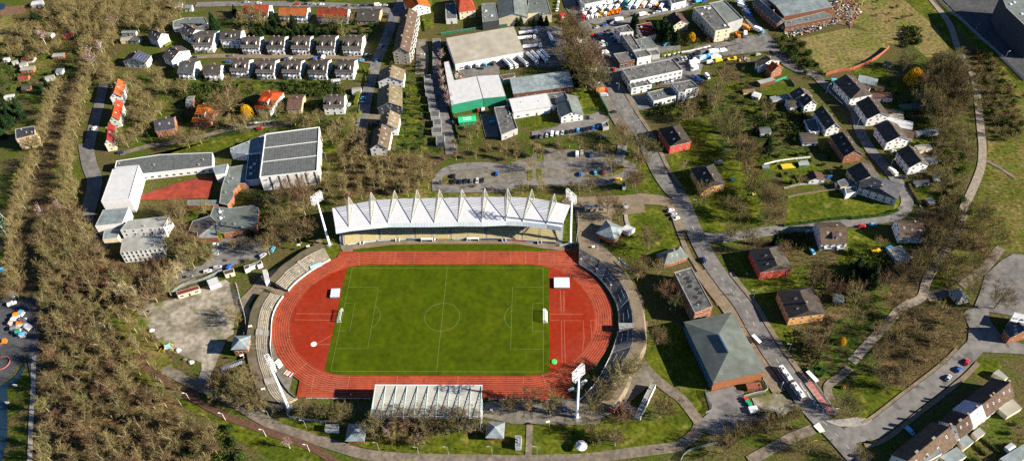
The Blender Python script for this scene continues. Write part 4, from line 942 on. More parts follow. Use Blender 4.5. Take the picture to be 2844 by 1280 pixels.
flat('grey flat roofed hall between the tall conifer and the upper left detached houses', '10 0,160 110,135 265,130 290,175 200,205 0,205', 4.5, 'green', 'white')
house('blue shingled little annex house left of the grey flat hall', '10 105,40 170,40 100,62', 5, 3.4, 'zinc', 'white', storeys=1, sky=0, chim=0)
# orange houses
house('large villa with tall orange hipped roof and white dormers left of the yellow willow', '10 215,790 285,793 168,912', 11, 5, 'orange', 'brick', hip=(2.5, 2.5), dorm=3, sky=2)
house('orange roofed villa with half timbered front right of the yellow willow', '10 705,690 770,702 655,810', 11.5, 5.5, 'orange', 'white', hip=(3.0, 1.5), dorm=3, sky=3)
house('low ochre house with brown roof right of the orange villa', '10 888,744 1000,742 882,822', 6.5, 4, 'brown', 'beige', storeys=1, sky=0)
house('white semi detached house with grey roof and two dormers above the sports hall', '10 1155,730 1312,724 1150,812', 9.5, 6, 'grey', 'white', dorm=2, sky=0, chim=2)
house('brick house with dark roof and skylight above the school path', '00 1150,912 1302,885 1170,987', 9, 5.5, 'slate', 'brick', sky=2)
g = 'red roofed houses in a row beside the shaded street'
house('uppermost of the three red roofed houses beside the shaded avenue', '00 885,590 850,700 945,614', 10, 6.5, 'red', 'white', sky=1, group=g)
house('middle of the three red roofed houses beside the shaded avenue, with brightest orange roof', '00 872,745 840,872 930,752', 10, 6.5, 'orange', 'palegreen', sky=2, group=g)
house('lowest of the three red roofed houses beside the shaded avenue, with cream walls', '00 812,918 800,1045 866,922', 10, 6.5, 'red', 'cream', sky=1, group=g)
flat('beige brick villa with dark flat mansard roof at the left edge among trees', '00 112,968 255,942 262,1008 118,1042', 9.5, 'slate', 'beige', storeys=3, kind=(1.2, 1.4), gap=2.8, par=.3)
house('pale glazed lean-to house left of the orange villa', '10 125,745 180,740 115,800', 5, 3.2, 'pale', 'brick', storeys=1, sky=0, chim=0)
# ---- long block and diagonal terrace
house('long four storey apartment block with brown roof, skylights and stone gable beside the dark street', '20 528,62 462,360 592,108', 14, 10, 'brown', 'stone', storeys=4, sky=8, chim=4, balc=7, name='apartment_block', cat='apartment block')
house('white house with orange roof at the top end of the long apartment block', '20 560,-45 602,35 655,-15', 10, 6, 'orange', 'white', sky=0)
g = 'tan roofed stepped terrace houses beside the dark street'
for c, l, rf, wl in (('400,490 384,578 497,552', 'uppermost', 'tan', 'white'), ('380,628 376,770 477,690', 'second', 'tan', 'dgrey'), ('386,826 365,930 462,872', 'third', 'tan', 'white'), ('326,930 296,1080 400,976', 'lowest')+('tan', 'white')):
    house('%s of the tan roofed stepped terrace houses with garden side skylights' % l, '20 '+c, 10, 6, rf, wl, sky=4, group=g, chim=2)
shed('20 135,670', 6, 6, 8, 2.8, 'pale', 'white', 'white garage with flat roof behind the tall round hedge')
for i, (x, y, w, d) in enumerate(((665, 578, 5.5, 5), (672, 625, 6.5, 8), (680, 680, 6.5, 8), (698, 735, 6.5, 8), (708, 795, 7, 8), (722, 852, 7, 8), (738, 915, 6.5, 8), (735, 975, 8, 7), (762, 1045, 7, 10))):
    t = flat('%s garage from the top of the column between the gardens and the garage lane' % ORD[i], '20 %d,%d %d,%d %d,%d %d,%d' % (x-w*4.6, y-d*3, x+w*4.6, y-d*3-3, x+w*4.8, y+d*3-4, x-w*4.4, y+d*3), 2.8, 'felt', 'grey', .15, 'garage', 'garage', 'flat roofed garages along the garage lane', wins=False, vents=0)
flat('long low row garage with felt roof on the shaded side of the car park', '20 706,292 762,290 765,528 706,530', 3, 'felt', 'grey', .2, 'garage', 'garage', wins=False, vents=0)
# ---- industry north
t = house('huge low pitched warehouse with dirty cream corrugated roof beside the tanker yard', 'J 175,480 1010,335 255,800', 9.5, 6.2, 'fibre', 'white', wb=5, sky=0, chim=0, storeys=1, name='warehouse', cat='warehouse', kind=(3.2, 1.2), gap=8, gatt=False)
flat('pale green white L shaped warehouse roof above the green walls', '20 790,468 826,460 868,603 1035,572 1082,738 845,788', 7.5, 'white', 'green', .1, 'warehouse', 'warehouse', kind=(3.2, 1.2), vents=0, wins=False, rim=.15)
flat('white roofed warehouse wing with green wall joining the L shaped warehouse', '20 1038,571 1202,561 1254,722 1085,738', 7.3, 'white', 'green', .1, 'warehouse', 'warehouse', vents=0, wins=False, rim=.15)
house('long workshop with blue-grey sheet roof and roof dormer between the warehouse and the street trees', 'J 960,975 1700,880 905,1180', 8, 5, 'zinc', 'dbrick', wb=4, sky=5, chim=0, storeys=1, name='workshop', cat='workshop', gap=5, dorm=0)
flat('dark roofed low link building at the left end of the blue-grey workshop', 'J 835,935 1020,905 1030,945 1000,960 880,985', 4.5, 'brown', 'grey', .15, wins=False, vents=0)
house('white hall with pale blue roof and row of windows beside the small round lawn', '30 10,748 292,704 42,846', 7, 5.6, 'white', 'white', wb=2.5, sky=2, chim=0, storeys=1, kind=(2.0, 1.4), gap=6, name='workshop', cat='workshop')
house('white gable house with grey sheet roof and black windows beside the green mesh fence', '30 438,706 485,842 527,736', 8.5, 5.5, 'green', 'white', sky=0, chim=1, storeys=2)
flat('grey flat roofed L shaped works building left of the round lawn', '20 1165,805 1285,790 30 -5,745 15,850 30,840 75,960 20 1220,1010', 5, 'felt', 'grey')
flat('small flat roofed link between the white hall and the grey gable house', '30 292,700 430,685 440,735 395,745 400,785 330,790', 4.5, 'felt', 'white', vents=2)
flat('small open shelter of concrete at the corner of the office car park', '30 705,925 745,905 760,945 715,955', 3, 'felt', 'grey', wins=False, vents=0)
t = house('bright green marquee with white lettering on its two roof slopes beside the bare wood', '20 895,882 1028,868 900,922', 4.6, 3.0, 'hallgreen', 'green', wb=None, sky=0, chim=0, storeys=1, name='marquee', cat='tent', gatt=False, door=False)
for o in t.children:
    if o.name.startswith('roof'): o.data = o.data.copy(); o.data.materials.clear(); mg = mat('green_canvas', (.01, .42, .16), .6, .08); o.data.materials.append(mg); o.data.materials.append(mg); MQ = o
for sy in (-1.9, -.75):
    mt = MB(); rr = random.Random(5)
    for k in range(11): w_ = .36; x = -2.6+k*.5; mt.add([(x, sy-.3, 0), (x+w_, sy-.3, 0), (x+w_, sy+(.3 if k in (0, 5, 8) else .12), 0), (x, sy+(.3 if k in (0, 5, 8) else .12), 0)], [[0, 1, 2, 3]])
    zz = max(v.co.z for v in MQ.data.vertices); yy = min(v.co.y for v in MQ.data.vertices); zl = min(v.co.z for v in MQ.data.vertices)+.22
    mt.v = [(x, y, zz+(zl-zz)*(y/yy)+.06) for x, y, z in mt.v]; mt.build('lettering', M_frame, MQ)
# villa and industry top
house('villa with steep red hipped roof at the top beside the white annex', 'J 345,-30 445,-45 295,165', 12, 6.5, 'red', 'cream', hip=(3, 3), sky=0, storeys=2)
flat('white annex with dark flat roof left of the red roofed villa', 'J 165,50 290,40 310,232 172,240', 4.5, 'dark', 'white', .2)
flat('grey ribbed sheet hall between the villa and the large grey factory', 'J 612,45 780,38 820,250 625,278', 7, 'green', 'dgrey', .2, 'factory_hall', 'factory', wins=False, domes=2)
house('large grey factory with asymmetric gable roof at the top', 'J 1000,-60 1020,175 820,245', 10.5, 7, 'green', 'cream', wb=10, sky=0, chim=0, storeys=1, name='factory_hall', cat='factory', gap=9, gatt=False)
flat('flat grey roofed factory wing right of the gabled factory behind brown conifers', 'J 1205,-40 1410,-60 1480,185 1340,195 1330,160 1170,175', 6.5, 'green', 'cream', .3, 'factory_hall', 'factory', wins=False)
# ---- north-east industry (sheet F)
flat('white showroom with rounded flat roof behind the parked white vans', 'F 30,-60 330,-90 370,5 110,58 60,30', 6, 'felt', 'white', .4, 'showroom', 'showroom', kind=(2.6, 2.2), gap=3.2, rim=.7)
flat('tallest white block of the L shaped works with flat roof at the road corner', 'F 472,342 640,305 712,392 545,408', 9, 'felt', 'white', .5, storeys=2, kind=(1.2, 2.2), gap=3)
flat('long narrow flat roofed office wing of the L shaped works', 'F 548,408 665,392 805,605 705,628', 7, 'felt', 'grey', .5, storeys=2)
flat('wide grey sheet roofed workshop behind the office wing', 'F 730,492 905,460 1012,590 800,622', 5.5, 'green', 'grey', .2, wins=False)
flat('square flat roofed block with patched roof at the wing end', 'F 715,640 865,610 935,688 760,722', 6.5, 'felt', 'white', .4, vents=2)
flat('low flat roofed showroom with glass front at the end of the L shaped works', 'F 462,668 720,632 760,735 545,780', 5, 'felt', 'dbrick', .4, kind=(2.6, 2.2), gap=3)
flat('small flat extension on the right of the L shaped works', 'F 900,630 990,612 1040,672 950,692', 4, 'felt', 'grey', .3, wins=False, vents=0)
flat('red-brown flat hipped hall between the L shaped works and the tall conifers', 'F 745,312 920,275 995,430 830,465', 5, 'puce', 'grey', .15, 'workshop', 'workshop', domes=1, vents=0)
house('white walled house with brown roof between tall conifers', 'F 1215,150 1305,260 1400,290', 9, 5.5, 'brown', 'cream', sky=0, name='house')
flat('long white flat roofed warehouse with window band beside the shaded main road', 'F 565,855 1195,725 1318,868 672,1005', 7.5, 'felt', 'white', .5, 'warehouse', 'warehouse', storeys=2, kind=(2.0, 1.4), gap=3.4, vents=6)
flat('low white office annex in front of the long white warehouse', 'F 640,1025 885,980 940,1045 688,1095', 5.5, 'felt', 'white', .4, storeys=2, kind=(2.0, 1.4), gap=4)
flat('flat black roofed pavilion with white edge and red paving in front', '30 1045,692 1220,652 1262,718 1095,758', 5, 'felt', 'white', .4, kind=(2.6, 2.2), gap=3, rim=.5)
flat('white three storey office cube with mottled grey roof beside the parked blue cars', '40 -40,622 105,600 165,652 70,672 62,690 15,692', 8, 'felt', 'white', .5, storeys=3, kind=(1.2, 1.4), gap=3)
flat('white hall at the top edge beside the parked red car', 'F 1150,-40 1340,-60 1365,10 1185,55', 6, 'slate', 'white', .3, wins=True)
flat('three storey white office block with long rooflight beside the yellow bushes', '40 125,58 262,38 402,212 290,232', 10, 'felt', 'cream', .4, storeys=3, kind=(1.2, 1.4), gap=4, domes=5)
flat('windowless grey hall behind the three storey office block', '40 232,28 357,0 496,140 385,175 262,38', 9.4, 'green', 'grey', .6, 'warehouse', 'warehouse', wins=False, vents=0)
house('old brick works with raised blue-grey clerestory roof at the scrap yard', '40 740,45 1100,-25 785,128', 9.5, 8, 'zinc', 'dbrick', sky=0, chim=0, storeys=1, name='factory_hall', cat='factory', gap=4, kind=(3.2, 1.2), gatt=False)
flat('low dark sheet lean-to hall in front of the brick clerestory works', '40 805,162 1105,88 1165,130 812,202', 5, 'green', 'dbrick', .1, 'factory_hall', 'factory', gap=4)
house('dark slate roofed brick wing at the gate of the old works', '40 600,-10 790,150 690,130', 8, 5.5, 'dark', 'dbrick', sky=2, chim=1, storeys=2, name='factory_hall', cat='factory')
flat('white flat roofed hall behind the old brick works at the top', '40 640,-30 820,-50 835,15 670,48', 6.5, 'white', 'cream', .3, 'factory_hall', 'factory', wins=False)
# ---- east residential
house('brick house with orange gable roof beside the shaded street', '40 715,462 762,497 668,515', 9, 5.5, 'orange', 'brick', sky=0)
house('house with blue-black roof attached to the orange gabled brick house', '40 668,418 705,452 600,482', 8.5, 5.5, 'black', 'white', sky=0)
flat('carport with pale sheet roof behind the green garden fence', 'A 60,120 270,72 315,108 110,165', 2.8, 'pale', 'dbrick', .05, 'carport', 'carport', wins=False, vents=0, rim=.1)
flat('blue-grey flat garden hall left of the black roofed semi', 'A 230,335 470,292 510,340 270,390', 3.2, 'zinc', 'grey', .1, 'garden_hall', 'outbuilding', wins=False, vents=0, rim=.1)
house('uppermost black roofed house left of the residential street', 'A 635,205 700,290 495,290', 9, 5.5, 'black', 'white', sky=1, chim=1)
house('white gabled house with black roof and clipped corner, left side of the residential street', 'A 725,292 805,385 612,365', 9.5, 5.8, 'black', 'white', sky=1)
house('small white rear wing with black roof behind the clipped gable house', 'A 480,395 590,380 490,485', 6.5, 4.5, 'black', 'white', sky=0, chim=0)
house('long white house with deep black roof and four rear windows, left side of the residential street', 'A 935,450 1110,695 812,520', 10, 6, 'black', 'white', sky=2)
house('low white garage house with black ridge roof in the shaded back garden', 'A 650,865 860,862 680,955', 4.2, 3, 'black', 'white', storeys=1, sky=0, chim=0, name='outbuilding', cat='outbuilding')
flat('dark flat roofed rear extension of the long white house', 'A 690,650 850,625 905,790 775,815', 3.4, 'dark', 'white', .1, 'outbuilding', 'outbuilding', wins=False, vents=0)
house('black roofed semi with grey half hip and brick front below the long white house', 'B 205,690 355,905 75,760', 9.5, 5.5, 'black', 'brick', sky=3, hip=(2.2, 0), chim=2)
house('garden bungalow with black flat gable roof beside the big dark conifer', 'A 90,775 240,755 100,835', 4, 3, 'dark', 'white', storeys=1, sky=0, chim=0, name='outbuilding', cat='outbuilding')
g = 'white houses with black roofs on the right of the residential street'
house('topmost of the white black roofed semis on the right of the residential street, with slate gable', 'B 245,30 415,205 155,165', 10, 6.2, 'black', 'white', sky=1, group=g, chim=2, hip=(0, 2.5))
house('second of the white black roofed semis on the right of the residential street', 'B 505,285 645,475 385,395', 10, 6.2, 'black', 'white', sky=0, group=g, chim=2)
house('third of the white black roofed semis on the right of the residential street, with three chimneys', 'B 730,560 870,745 585,640', 10, 6.2, 'black', 'white', sky=0, group=g, chim=3)
house('fourth semi on the right of the residential street, half painted pink', 'B 960,840 1115,1030 830,920', 10, 6.2, 'black', 'white', sky=0, group=g, chim=3)
for i, (c, w, d, a, h, rf, wl, l) in enumerate((('B 460,170', 7, 5, -35, 4, 'brown', 'white', 'brown roofed rear extension behind the slate gabled semi'), ('B 500,90', 12, 8, -25, 3, 'zinc', 'grey', 'pale blue sheet roofed workshop behind the topmost semi'),
     ('B 660,260', 13, 6, 0, 4, 'brown', 'white', 'long brown gable outbuilding with white door in the gardens'), ('B 710,440', 8, 7, -30, 3.5, 'brown', 'white', 'brown roofed rear extension behind the second semi'), ('B 810,500', 10, 5, 0, 3.2, 'fibre', 'cream', 'cream flat outbuilding behind the second semi'),
     ('B 840,460', 7, 5, -20, 3, 'felt', 'grey', 'grey felt roofed garden room between brown and cream outbuildings'), ('B 870,585', 15, 8, -20, 3.6, 'white', 'white', 'large white sheet roofed outbuilding behind the third semi'), ('B 950,700', 8, 7, -20, 4, 'brown', 'white', 'dark brown roofed extension with skylight behind the third semi'),
     ('B 1180,680', 14, 4, 12, 3, 'pale', 'grey', 'narrow pale sheet roofed shed at the hedge'), ('B 1000,375', 14, 4, 8, 3, 'dark', 'green', 'dark roofed shed with green tarpaulin on the shaded lawn'), ('B 1210,990', 9, 5, -5, 3, 'felt', 'white', 'flat garage with solar panels behind the pink semi'),
     ('B 1140,860', 9, 5, 12, 3, 'fibre', 'cream', 'cream flat shed among the hedges behind the third semi'), ('B 640,165', 5, 3, 0, 3, 'brown', 'orange', 'little orange timber shed at the garden end'), ('C 1310,370', 8, 4, 8, 2.8, 'slate', 'white', 'white garage with dark glass roof beside the corner garden'),
     ('C 1455,325', 3, 7, -8, 2.6, 'zinc', 'beige', 'narrow blue glazed shed in the corner garden'), ('C 1395,570', 3.5, 5, 15, 2.8, 'zinc', 'brick', 'small shed with pale striped roof in the dark corner garden'))):
    shed(c, w, d, a, h, rf, wl, l, rise=.5 if rf in ('white', 'pale', 'zinc', 'fibre', 'felt') else 1.0, name='outbuilding', cat='outbuilding')
house('brick house with black roof and open roof terrace at the street bend', 'C 690,185 795,325 560,270', 8.5, 4.8, 'black', 'yellow', sky=0, chim=1)
flat('low yellow walled flat extension of the open roof terrace house', 'C 455,375 520,350 700,395 830,350 850,380 490,435', 3.2, 'dark', 'yellow', .1, 'outbuilding', 'outbuilding', vents=0)
t = house('large white house with blue-grey hipped roof standing on the green corner lawn', 'C 905,385 880,450 665,430', 9, 5.6, 'slate', 'white', hip=(7.5, 0.01), sky=2, kind=(1.2, 2.2))
flat('white flat roofed rear wing of the hipped corner house', 'C 530,440 650,425 660,480 545,505', 4, 'dark', 'white', .2, 'outbuilding', 'outbuilding', vents=0, wins=False)
house('half timbered white garden house with brown gable roof beside the parked blue car', 'C 215,275 250,345 330,345', 4.8, 3, 'brown', 'white', w=None, storeys=1, sky=0, chim=0, name='outbuilding', cat='outbuilding', wb=4)
house('big brown roofed white house with skylight and terrace furniture right of the dark shaded drive', 'C 275,840 550,835 300,1005', 10.5, 6, 'brown', 'white', sky=2, dorm=1, balc=2, wb=8)
house('brown roofed white house with three skylights at the tree belt', 'C 1075,800 1330,800 1090,935', 9.5, 5.5, 'brown', 'white', sky=3, balc=1, wb=6)
shed('C 1080,1100', 8, 10, 15, 3, 'pale', 'grey', 'grey flat garden hall beside the blue tarpaulin', rise=.3, name='outbuilding', cat='outbuilding')
# ---- hipped blocks along the main road
def block(lab, A, h, he, hips, wall, roof='black', **k):
    return house(lab, A, h, he, roof, wall, hip=hips, storeys=2, name='apartment_block', cat='apartment block', sky=2, gap=3, **k)
block('red rendered block with black hipped roof nearest the wide car park', 'E 318,105 428,265 155,170', 10, 6.5, (4.5, 0.01), 'red', group='rendered blocks with black hipped roofs beside the main road')
block('grey and orange rendered block with black hipped roof below the red one', 'E 745,620 858,805 558,665', 10, 6.5, (4.5, 0.01), 'orange', group='rendered blocks with black hipped roofs beside the main road')
block('red rendered block with black hipped roof at the side street corner', '41 690,730 752,855 555,762', 10, 6.5, (4, 0.01), 'red', group='rendered blocks with black hipped roofs beside the main road')
block('grey and orange rendered block with black hipped roof above the bus', '41 918,1045 990,1195 765,1080', 10, 6.5, (4, 0.01), 'orange', group='rendered blocks with black hipped roofs beside the main road')
flat('long office block with patched flat roof and blue window bands beside the main road', '41 -20,905 110,868 268,1159 135,1210', 9.5, 'felt', 'brick', .3, storeys=3, kind=(3.2, 1.2), gap=3.4, vents=2)
OB = [o for o in COL.objects if o.get('label', '').startswith('long office block')][0]; rf_ = [c for c in OB.children if c.name.startswith('roof')][0]
for k, (x, y) in enumerate(((70, 950), (95, 1010), (150, 1030), (175, 1060), (140, 1090), (165, 1135), (90, 975))):
    p = P('41 %d,%d' % (x, y), 9.2)[0]; M = (Matrix.Translation(OB.location)@Matrix.Rotation(OB.rotation_euler.z, 4, 'Z')).inverted(); c = M@Vector((p.x, p.y, 9.235+k*.004)); R2 = random.Random(k)
    MB().poly([(c.x+math.cos(a*.6)*R2.uniform(.9, 2.3), c.y+math.sin(a*.6)*R2.uniform(.7, 1.5), c.z) for a in range(10)]).build('roof_patch', mat('bitumen_patch', (.014, .013, .013), .7, .3, 2), rf_)
house('low brick house with grey hipped roof beside the curved terrace', '31 1200,765 1275,740 1150,860', 6.5, 3.6, 'green', 'brick', hip=(4, 4), storeys=1, sky=2)
# ---- sports hall with big hipped roof
hc = [Vector((p.x, p.y)) for p in P('42 50,118 412,44 668,487 270,575', 8)]; rc = P('42 308,212 382,348', 12); C = sum(hc, Vector((0, 0)))/4
t = thing('sports_hall', 'large sports hall with grey-green hipped roof and brick gable wall beside the bus', 'sports hall', (C.x, C.y, 0)); e = [Vector((p.x-C.x, p.y-C.y, 8)) for p in hc]; r0, r1 = [Vector((p.x-C.x, p.y-C.y, 12)) for p in rc]
rm = MB()
for q in ((e[0], r0, e[1]), (e[1], r0, r1, e[2]), (e[2], r1, e[3]), (e[3], r1, r0, e[0])): rm.slab([Vector(v) for v in (q[::-1] if 1 else q)], .25)
ro = rm.build('roof', RF['hallgreen'], t); d = (r1-r0).normalized()
MB().slab([r0+Vector((-.35, 0, .6)), r1+Vector((-.35, 0, .6)), r1+Vector((.35, 0, .6)), r0+Vector((.35, 0, .6))], .6).build('ridge_light', mat('dark_glass', (.03, .08, .14), .1), ro)
w4 = inset([v.xy for v in e], .7); MB().prism(w4, -.2, 7.8).build('wall', WL['brick'], t)
w4 = [Vector(v) for v in w4]; cen = sorted(w4, key=lambda v: v.x)[:2]; a, b = sorted(cen, key=lambda v: -v.y); dd = (b-a).normalized(); L = (b-a).length; rz = math.atan2(dd.y, dd.x)
for i in range(11):
    for z, k in ((.4, 1), (4.2, 1)):
        p = a+dd*(L*(i+.5)/11); MB().box(-L/22+.15, -.12, z, L/22-.15, -.02, z+3.2).build('glass_bay', mat('hall_glass', (.03, .10, .15), .15), t, M=Matrix.Translation((p.x, p.y, 0))@Matrix.Rotation(rz, 4, 'Z'))
for z in (3.7, 7.5): MB().slab([(a.x-.3, a.y, z+.3), (b.x-.3, b.y, z+.3), (b.x, b.y, z+.3), (a.x, a.y, z+.3)], .35).build('glass_band', mat('hall_blue', (.05, .30, .50), .5), t)

# ---- stadium pavilions
def pavilion(lab, c, w, he, rise, ang, wall='brick', roof='zinc', oh=.8):
    p = P(c, he+rise)[0]; t = thing('pavilion', lab, 'pavilion', (p.x, p.y, 0), rad(ang)); b = w/2
    MB().box(-b, -b, -.2, b, b, he-.05).build('wall', WL[wall], t); e = b+oh; T = .15; rb = MB()
    for i in range(4):
        a, c2 = [(e*x, e*y, he) for x, y in ((-1, -1), (1, -1), (1, 1), (-1, 1), (-1, -1))][i:i+2]; rb.slab([a, c2, (0, 0, he+rise)], T)
    r = rb.build('roof', RF[roof], t); MB().lathe([(.3, 0), (.25, .6)], 6, (0, 0, he+rise-.1)).build('roof_vent', M_steel, r)
    for s in (-1, 0, 1): put(WIN[(1.2, 1.4)], t, s*b*.55, -b, he*.45, 0)
    for s in (-1, 1): put(WIN[(1.2, 1.4)], t, b, s*b*.5, he*.45, math.pi/2)
    put(DOOR, t, b, 0, 0, math.pi/2); return t
pavilion('orange brick pavilion with grey pyramid roof on the left rim of the stadium', '12 527,250', 7.0, 7.0, 2.4, 3, 'brick')
pavilion('brick pavilion with pale pyramid roof right of the main grandstand', 'R 790,-60'.replace('R 790,-60', '31 772,562'), 10.5, 4.2, 3.4, -32)
pavilion('small brick ticket house with blue-grey pyramid roof left of the covered stand trees', 'U 130,735', 7.5, 3.8, 2.6, 0)
pavilion('small brick ticket house with grey pyramid roof right of the covered stand', 'U 2003,700', 7.0, 3.8, 2.6, -2)
flat('white container annex beside the pale roofed brick pavilion', '31 845,580 895,545 955,575 905,610', 3.2, 'white', 'white', .1, 'annex', 'annex', wins=False, vents=0)
# kiosks etc
flat('long white and red roofed snack container at the gravel yard', '11 48,1050 218,1002 228,1030 62,1080', 3, 'puce', 'cream', .1, 'kiosk', 'kiosk', wins=True, gap=3, vents=0)
flat('white container with pale roof between snack container and entrance huts', '11 278,965 358,938 382,985 300,1012', 3, 'white', 'white', .1, 'container', 'container', wins=False, vents=0)
flat('open white framed entrance hut beside the school car park', '11 402,895 478,875 485,905 415,925', 3, 'brown', 'cream', .3, 'kiosk', 'kiosk', wins=True, gap=2.4, vents=0)
flat('left entrance booth with brown roof at the curved terrace forecourt', '11 557,858 598,845 600,872 565,888', 3, 'puce', 'white', .3, 'kiosk', 'kiosk', wins=True, gap=2.5, vents=0)
flat('right entrance booth with brown roof at the curved terrace forecourt', '11 652,828 688,815 695,840 660,855', 3, 'brown', 'white', .3, 'kiosk', 'kiosk', wins=True, gap=2.5, vents=0)
flat('glazed link roof between the two entrance booths', '11 600,845 648,830 652,848 603,866', 2.8, 'zinc', 'white', .1, 'canopy', 'canopy', wins=False, vents=0)
flat('tall white box with blank sides at the bend entrance ramp', '11 695,890 728,880 750,962 715,972', 4.5, 'white', 'white', .05, 'kiosk', 'kiosk', wins=False, vents=0)
flat('long open fronted kiosk with flat roof behind the main grandstand end', '31 578,400 722,397 727,418 580,425', 3.4, 'pale', 'cream', .15, 'kiosk', 'kiosk', kind=(2.6, 2.2), gap=3, z0=.5, vents=2)
flat('tiny ticket booth on the paved forecourt', '31 865,387 900,385 903,405 870,408', 3, 'felt', 'white', .1, 'kiosk', 'kiosk', wins=False, vents=0)
flat('small dark shelter at the car park corner', '31 855,235 878,228 885,262 862,268', 2.8, 'felt', 'grey', .1, 'kiosk', 'kiosk', wins=False, vents=0)
flat('long white flat roofed changing hut beside the lower right trees', 'S 1190,628 1245,645 1080,990 1020,960', 3.6, 'pale', 'white', .2, 'changing_hut', 'hut', vents=3, gap=4)
flat('small flat wing joined to the white changing hut', 'S 890,865 940,855 1050,912 1010,950', 3.2, 'felt', 'white', .2, 'changing_hut', 'hut', vents=0, gap=3)
flat('grey roofed snack stall with red counter beside the changing hut', 'S 745,890 815,800 870,825 795,925', 3, 'felt', 'red', .1, 'kiosk', 'kiosk', vents=1, gap=3)
flat('glass roofed entrance gate building on the right hand terrace', '32 832,125 942,127 943,158 835,168', 4.4, 'pale', 'grey', .1, 'gatehouse', 'gatehouse', wins=False, vents=0)
flat('small white container standing on the lawn below the row of bare trees', '32 58,965 102,967 100,1055 56,1052', 3, 'zinc', 'white', .1, 'container', 'container', wins=False, vents=2)
flat('pale blue roofed container left of the ticket house', '12 1170,883 1268,882 1265,925 1162,922', 3, 'pale', 'white', .1, 'container', 'container', wins=False, vents=0)
p = P('32 552,1040', 3.2)[0]; t = thing('bandstand', 'round white faceted pavilion roof standing on the lower lawn', 'pavilion', (p.x, p.y, 0)); mb = MB(); nn = 12
for i in range(nn):
    a0, a1 = 2*math.pi*i/nn, 2*math.pi*(i+1)/nn; mb.slab([(2.75*math.cos(a0), 2.75*math.sin(a0), 3.0), (2.75*math.cos(a1), 2.75*math.sin(a1), 3.0), (0, 0, 4.3+.12*(i % 2))], .1)
mb.build('roof', M_whited, t); mb = MB()
for i in range(6): mb.tube((2.3*math.cos(i), 2.3*math.sin(i), 0), (2.3*math.cos(i), 2.3*math.sin(i), 3), .09, n=4)
mb.build('posts', M_steel, t)
# ---- sports hall with stripes, school and nursery
sh = flat('huge school sports hall with grey flat roof, white walls and leaping cat emblem', '10 718,1002 1125,950 11 1108,148 676,195', 11, 'dark', 'white', .5, 'sports_hall', 'sports hall', wins=False, vents=0, rim=.6)
qa = [Vector((p.x, p.y)) for p in P('11 676,195 1108,148 10 1125,950 718,1002', 11)]
d = (qa[1]-qa[0]).normalized(); nrm = Vector((d.y, -d.x)); Lh = (qa[1]-qa[0]).length; ang = math.atan2(d.y, d.x)
Wm = Matrix.Translation((sh.location.x, sh.location.y, 0))@Matrix.Rotation(sh.rotation_euler.z, 4, 'Z'); inv = Wm.inverted()
def onwall(q0, d, nrm, s, zc, wd, hg, mb_fn, nm, mt, parent=sh, out=.05):
    p = q0+d*s+nrm*out; o = mb_fn(wd, hg).build(nm, mt, parent); o.matrix_local = inv@(Matrix.Translation((p.x, p.y, zc))@Matrix.Rotation(math.atan2(d.y, d.x), 4, 'Z')); return o
strip = lambda w, h: MB().box(-w/2, -.08, 0, w/2, .02, h)
for k in range(6): onwall(qa[0], d, nrm, Lh*(.17+.155*k), .5, .9, 10, strip, 'wall_strip', M_dark)
d2 = (qa[2]-qa[1]).normalized(); n2 = Vector((d2.y, -d2.x)); L2 = (qa[2]-qa[1]).length
for k in range(9): onwall(qa[1], d2, n2, L2*(.06+.1*k), .6, .9 if k % 2 else 1.6, 9.5, strip, 'wall_strip', M_dark if k % 2 else M_yel)
for k in (.335, .655):
    a, b = qa[3].lerp(qa[0], k), qa[2].lerp(qa[1], k); v = b-a; p = (a+b)/2
    o = MB().box(-v.length/2+.6, -.16, 0, v.length/2-.6, .16, .3).build('roof_seam', M_frame, sh); o.matrix_local = inv@(Matrix.Translation((p.x, p.y, 10.52))@Matrix.Rotation(math.atan2(v.y, v.x), 4, 'Z'))
cat_ = [(-1.9, -.5), (-1.75, -.65), (-1.3, -.25), (-.9, -.2), (-.5, -.75), (-.2, -.85), (-.35, -.6), (-.15, -.1), (.5, .15), (.7, -.25), (1.05, -.6), (1.2, -.5), (.95, -.15), (1.0, .3), (1.5, .55), (1.9, .55), (1.75, .8), (1.35, .95), (1.2, 1.1), (1.05, .95), (.4, .75), (-.4, .55), (-1.0, .25), (-1.5, -.05), (-2.1, .75), (-2.2, .7), (-1.75, -.05)]
def catf(w, h):
    m = MB(); m.add([(x*.8, 0, z*.8) for x, z in cat_], [list(range(len(cat_)))]); return m
onwall(qa[0], d, nrm, Lh*.085, 8, 1, 1, catf, 'wall_emblem', M_dark, out=.06)
flat('school wing with dark ribbed roof along the upper edge of the red court', 'K 265,25 700,-40 1230,-60 1230,80 500,160 480,70 248,92', 5, 'dark', 'white', .4, 'school_wing', 'school', kind=(2.0, 1.4), gap=4, vents=4)
flat('tall white school hall with pale ribbed roof left of the red court', 'K 225,108 490,68 395,400 110,430', 12, 'white', 'white', .3, 'school_wing', 'school', wins=False, vents=0)
flat('sloping blue-white roofed foyer joining the school wing to the sports hall', '10 455,1110 712,1008 690,1140 11 575,20 460,10', 6, 'zinc', 'white', .2, 'school_wing', 'school', wins=False, vents=2)
flat('blue shaded flat link with roof domes beside the sports hall', '11 595,15 690,10 672,210 568,218', 5, 'dark', 'white', .4, 'school_wing', 'school', wins=False, vents=3, domes=3)
flat('grey sheet roofed corridor with sawtooth skylights right of the red court', 'K 1385,90 1580,60 1570,250 1500,260 1440,330 1440,395 1380,470 1300,450 1320,300', 4.5, 'green', 'brick', .15, 'school_wing', 'school', kind=(1.2, 1.4), vents=4)
flat('pale square stair block between the corridor and the red court', 'K 1230,85 1385,55 1360,150 1260,165', 6.5, 'zinc', 'white', .2, 'school_wing', 'school', wins=False, vents=0)
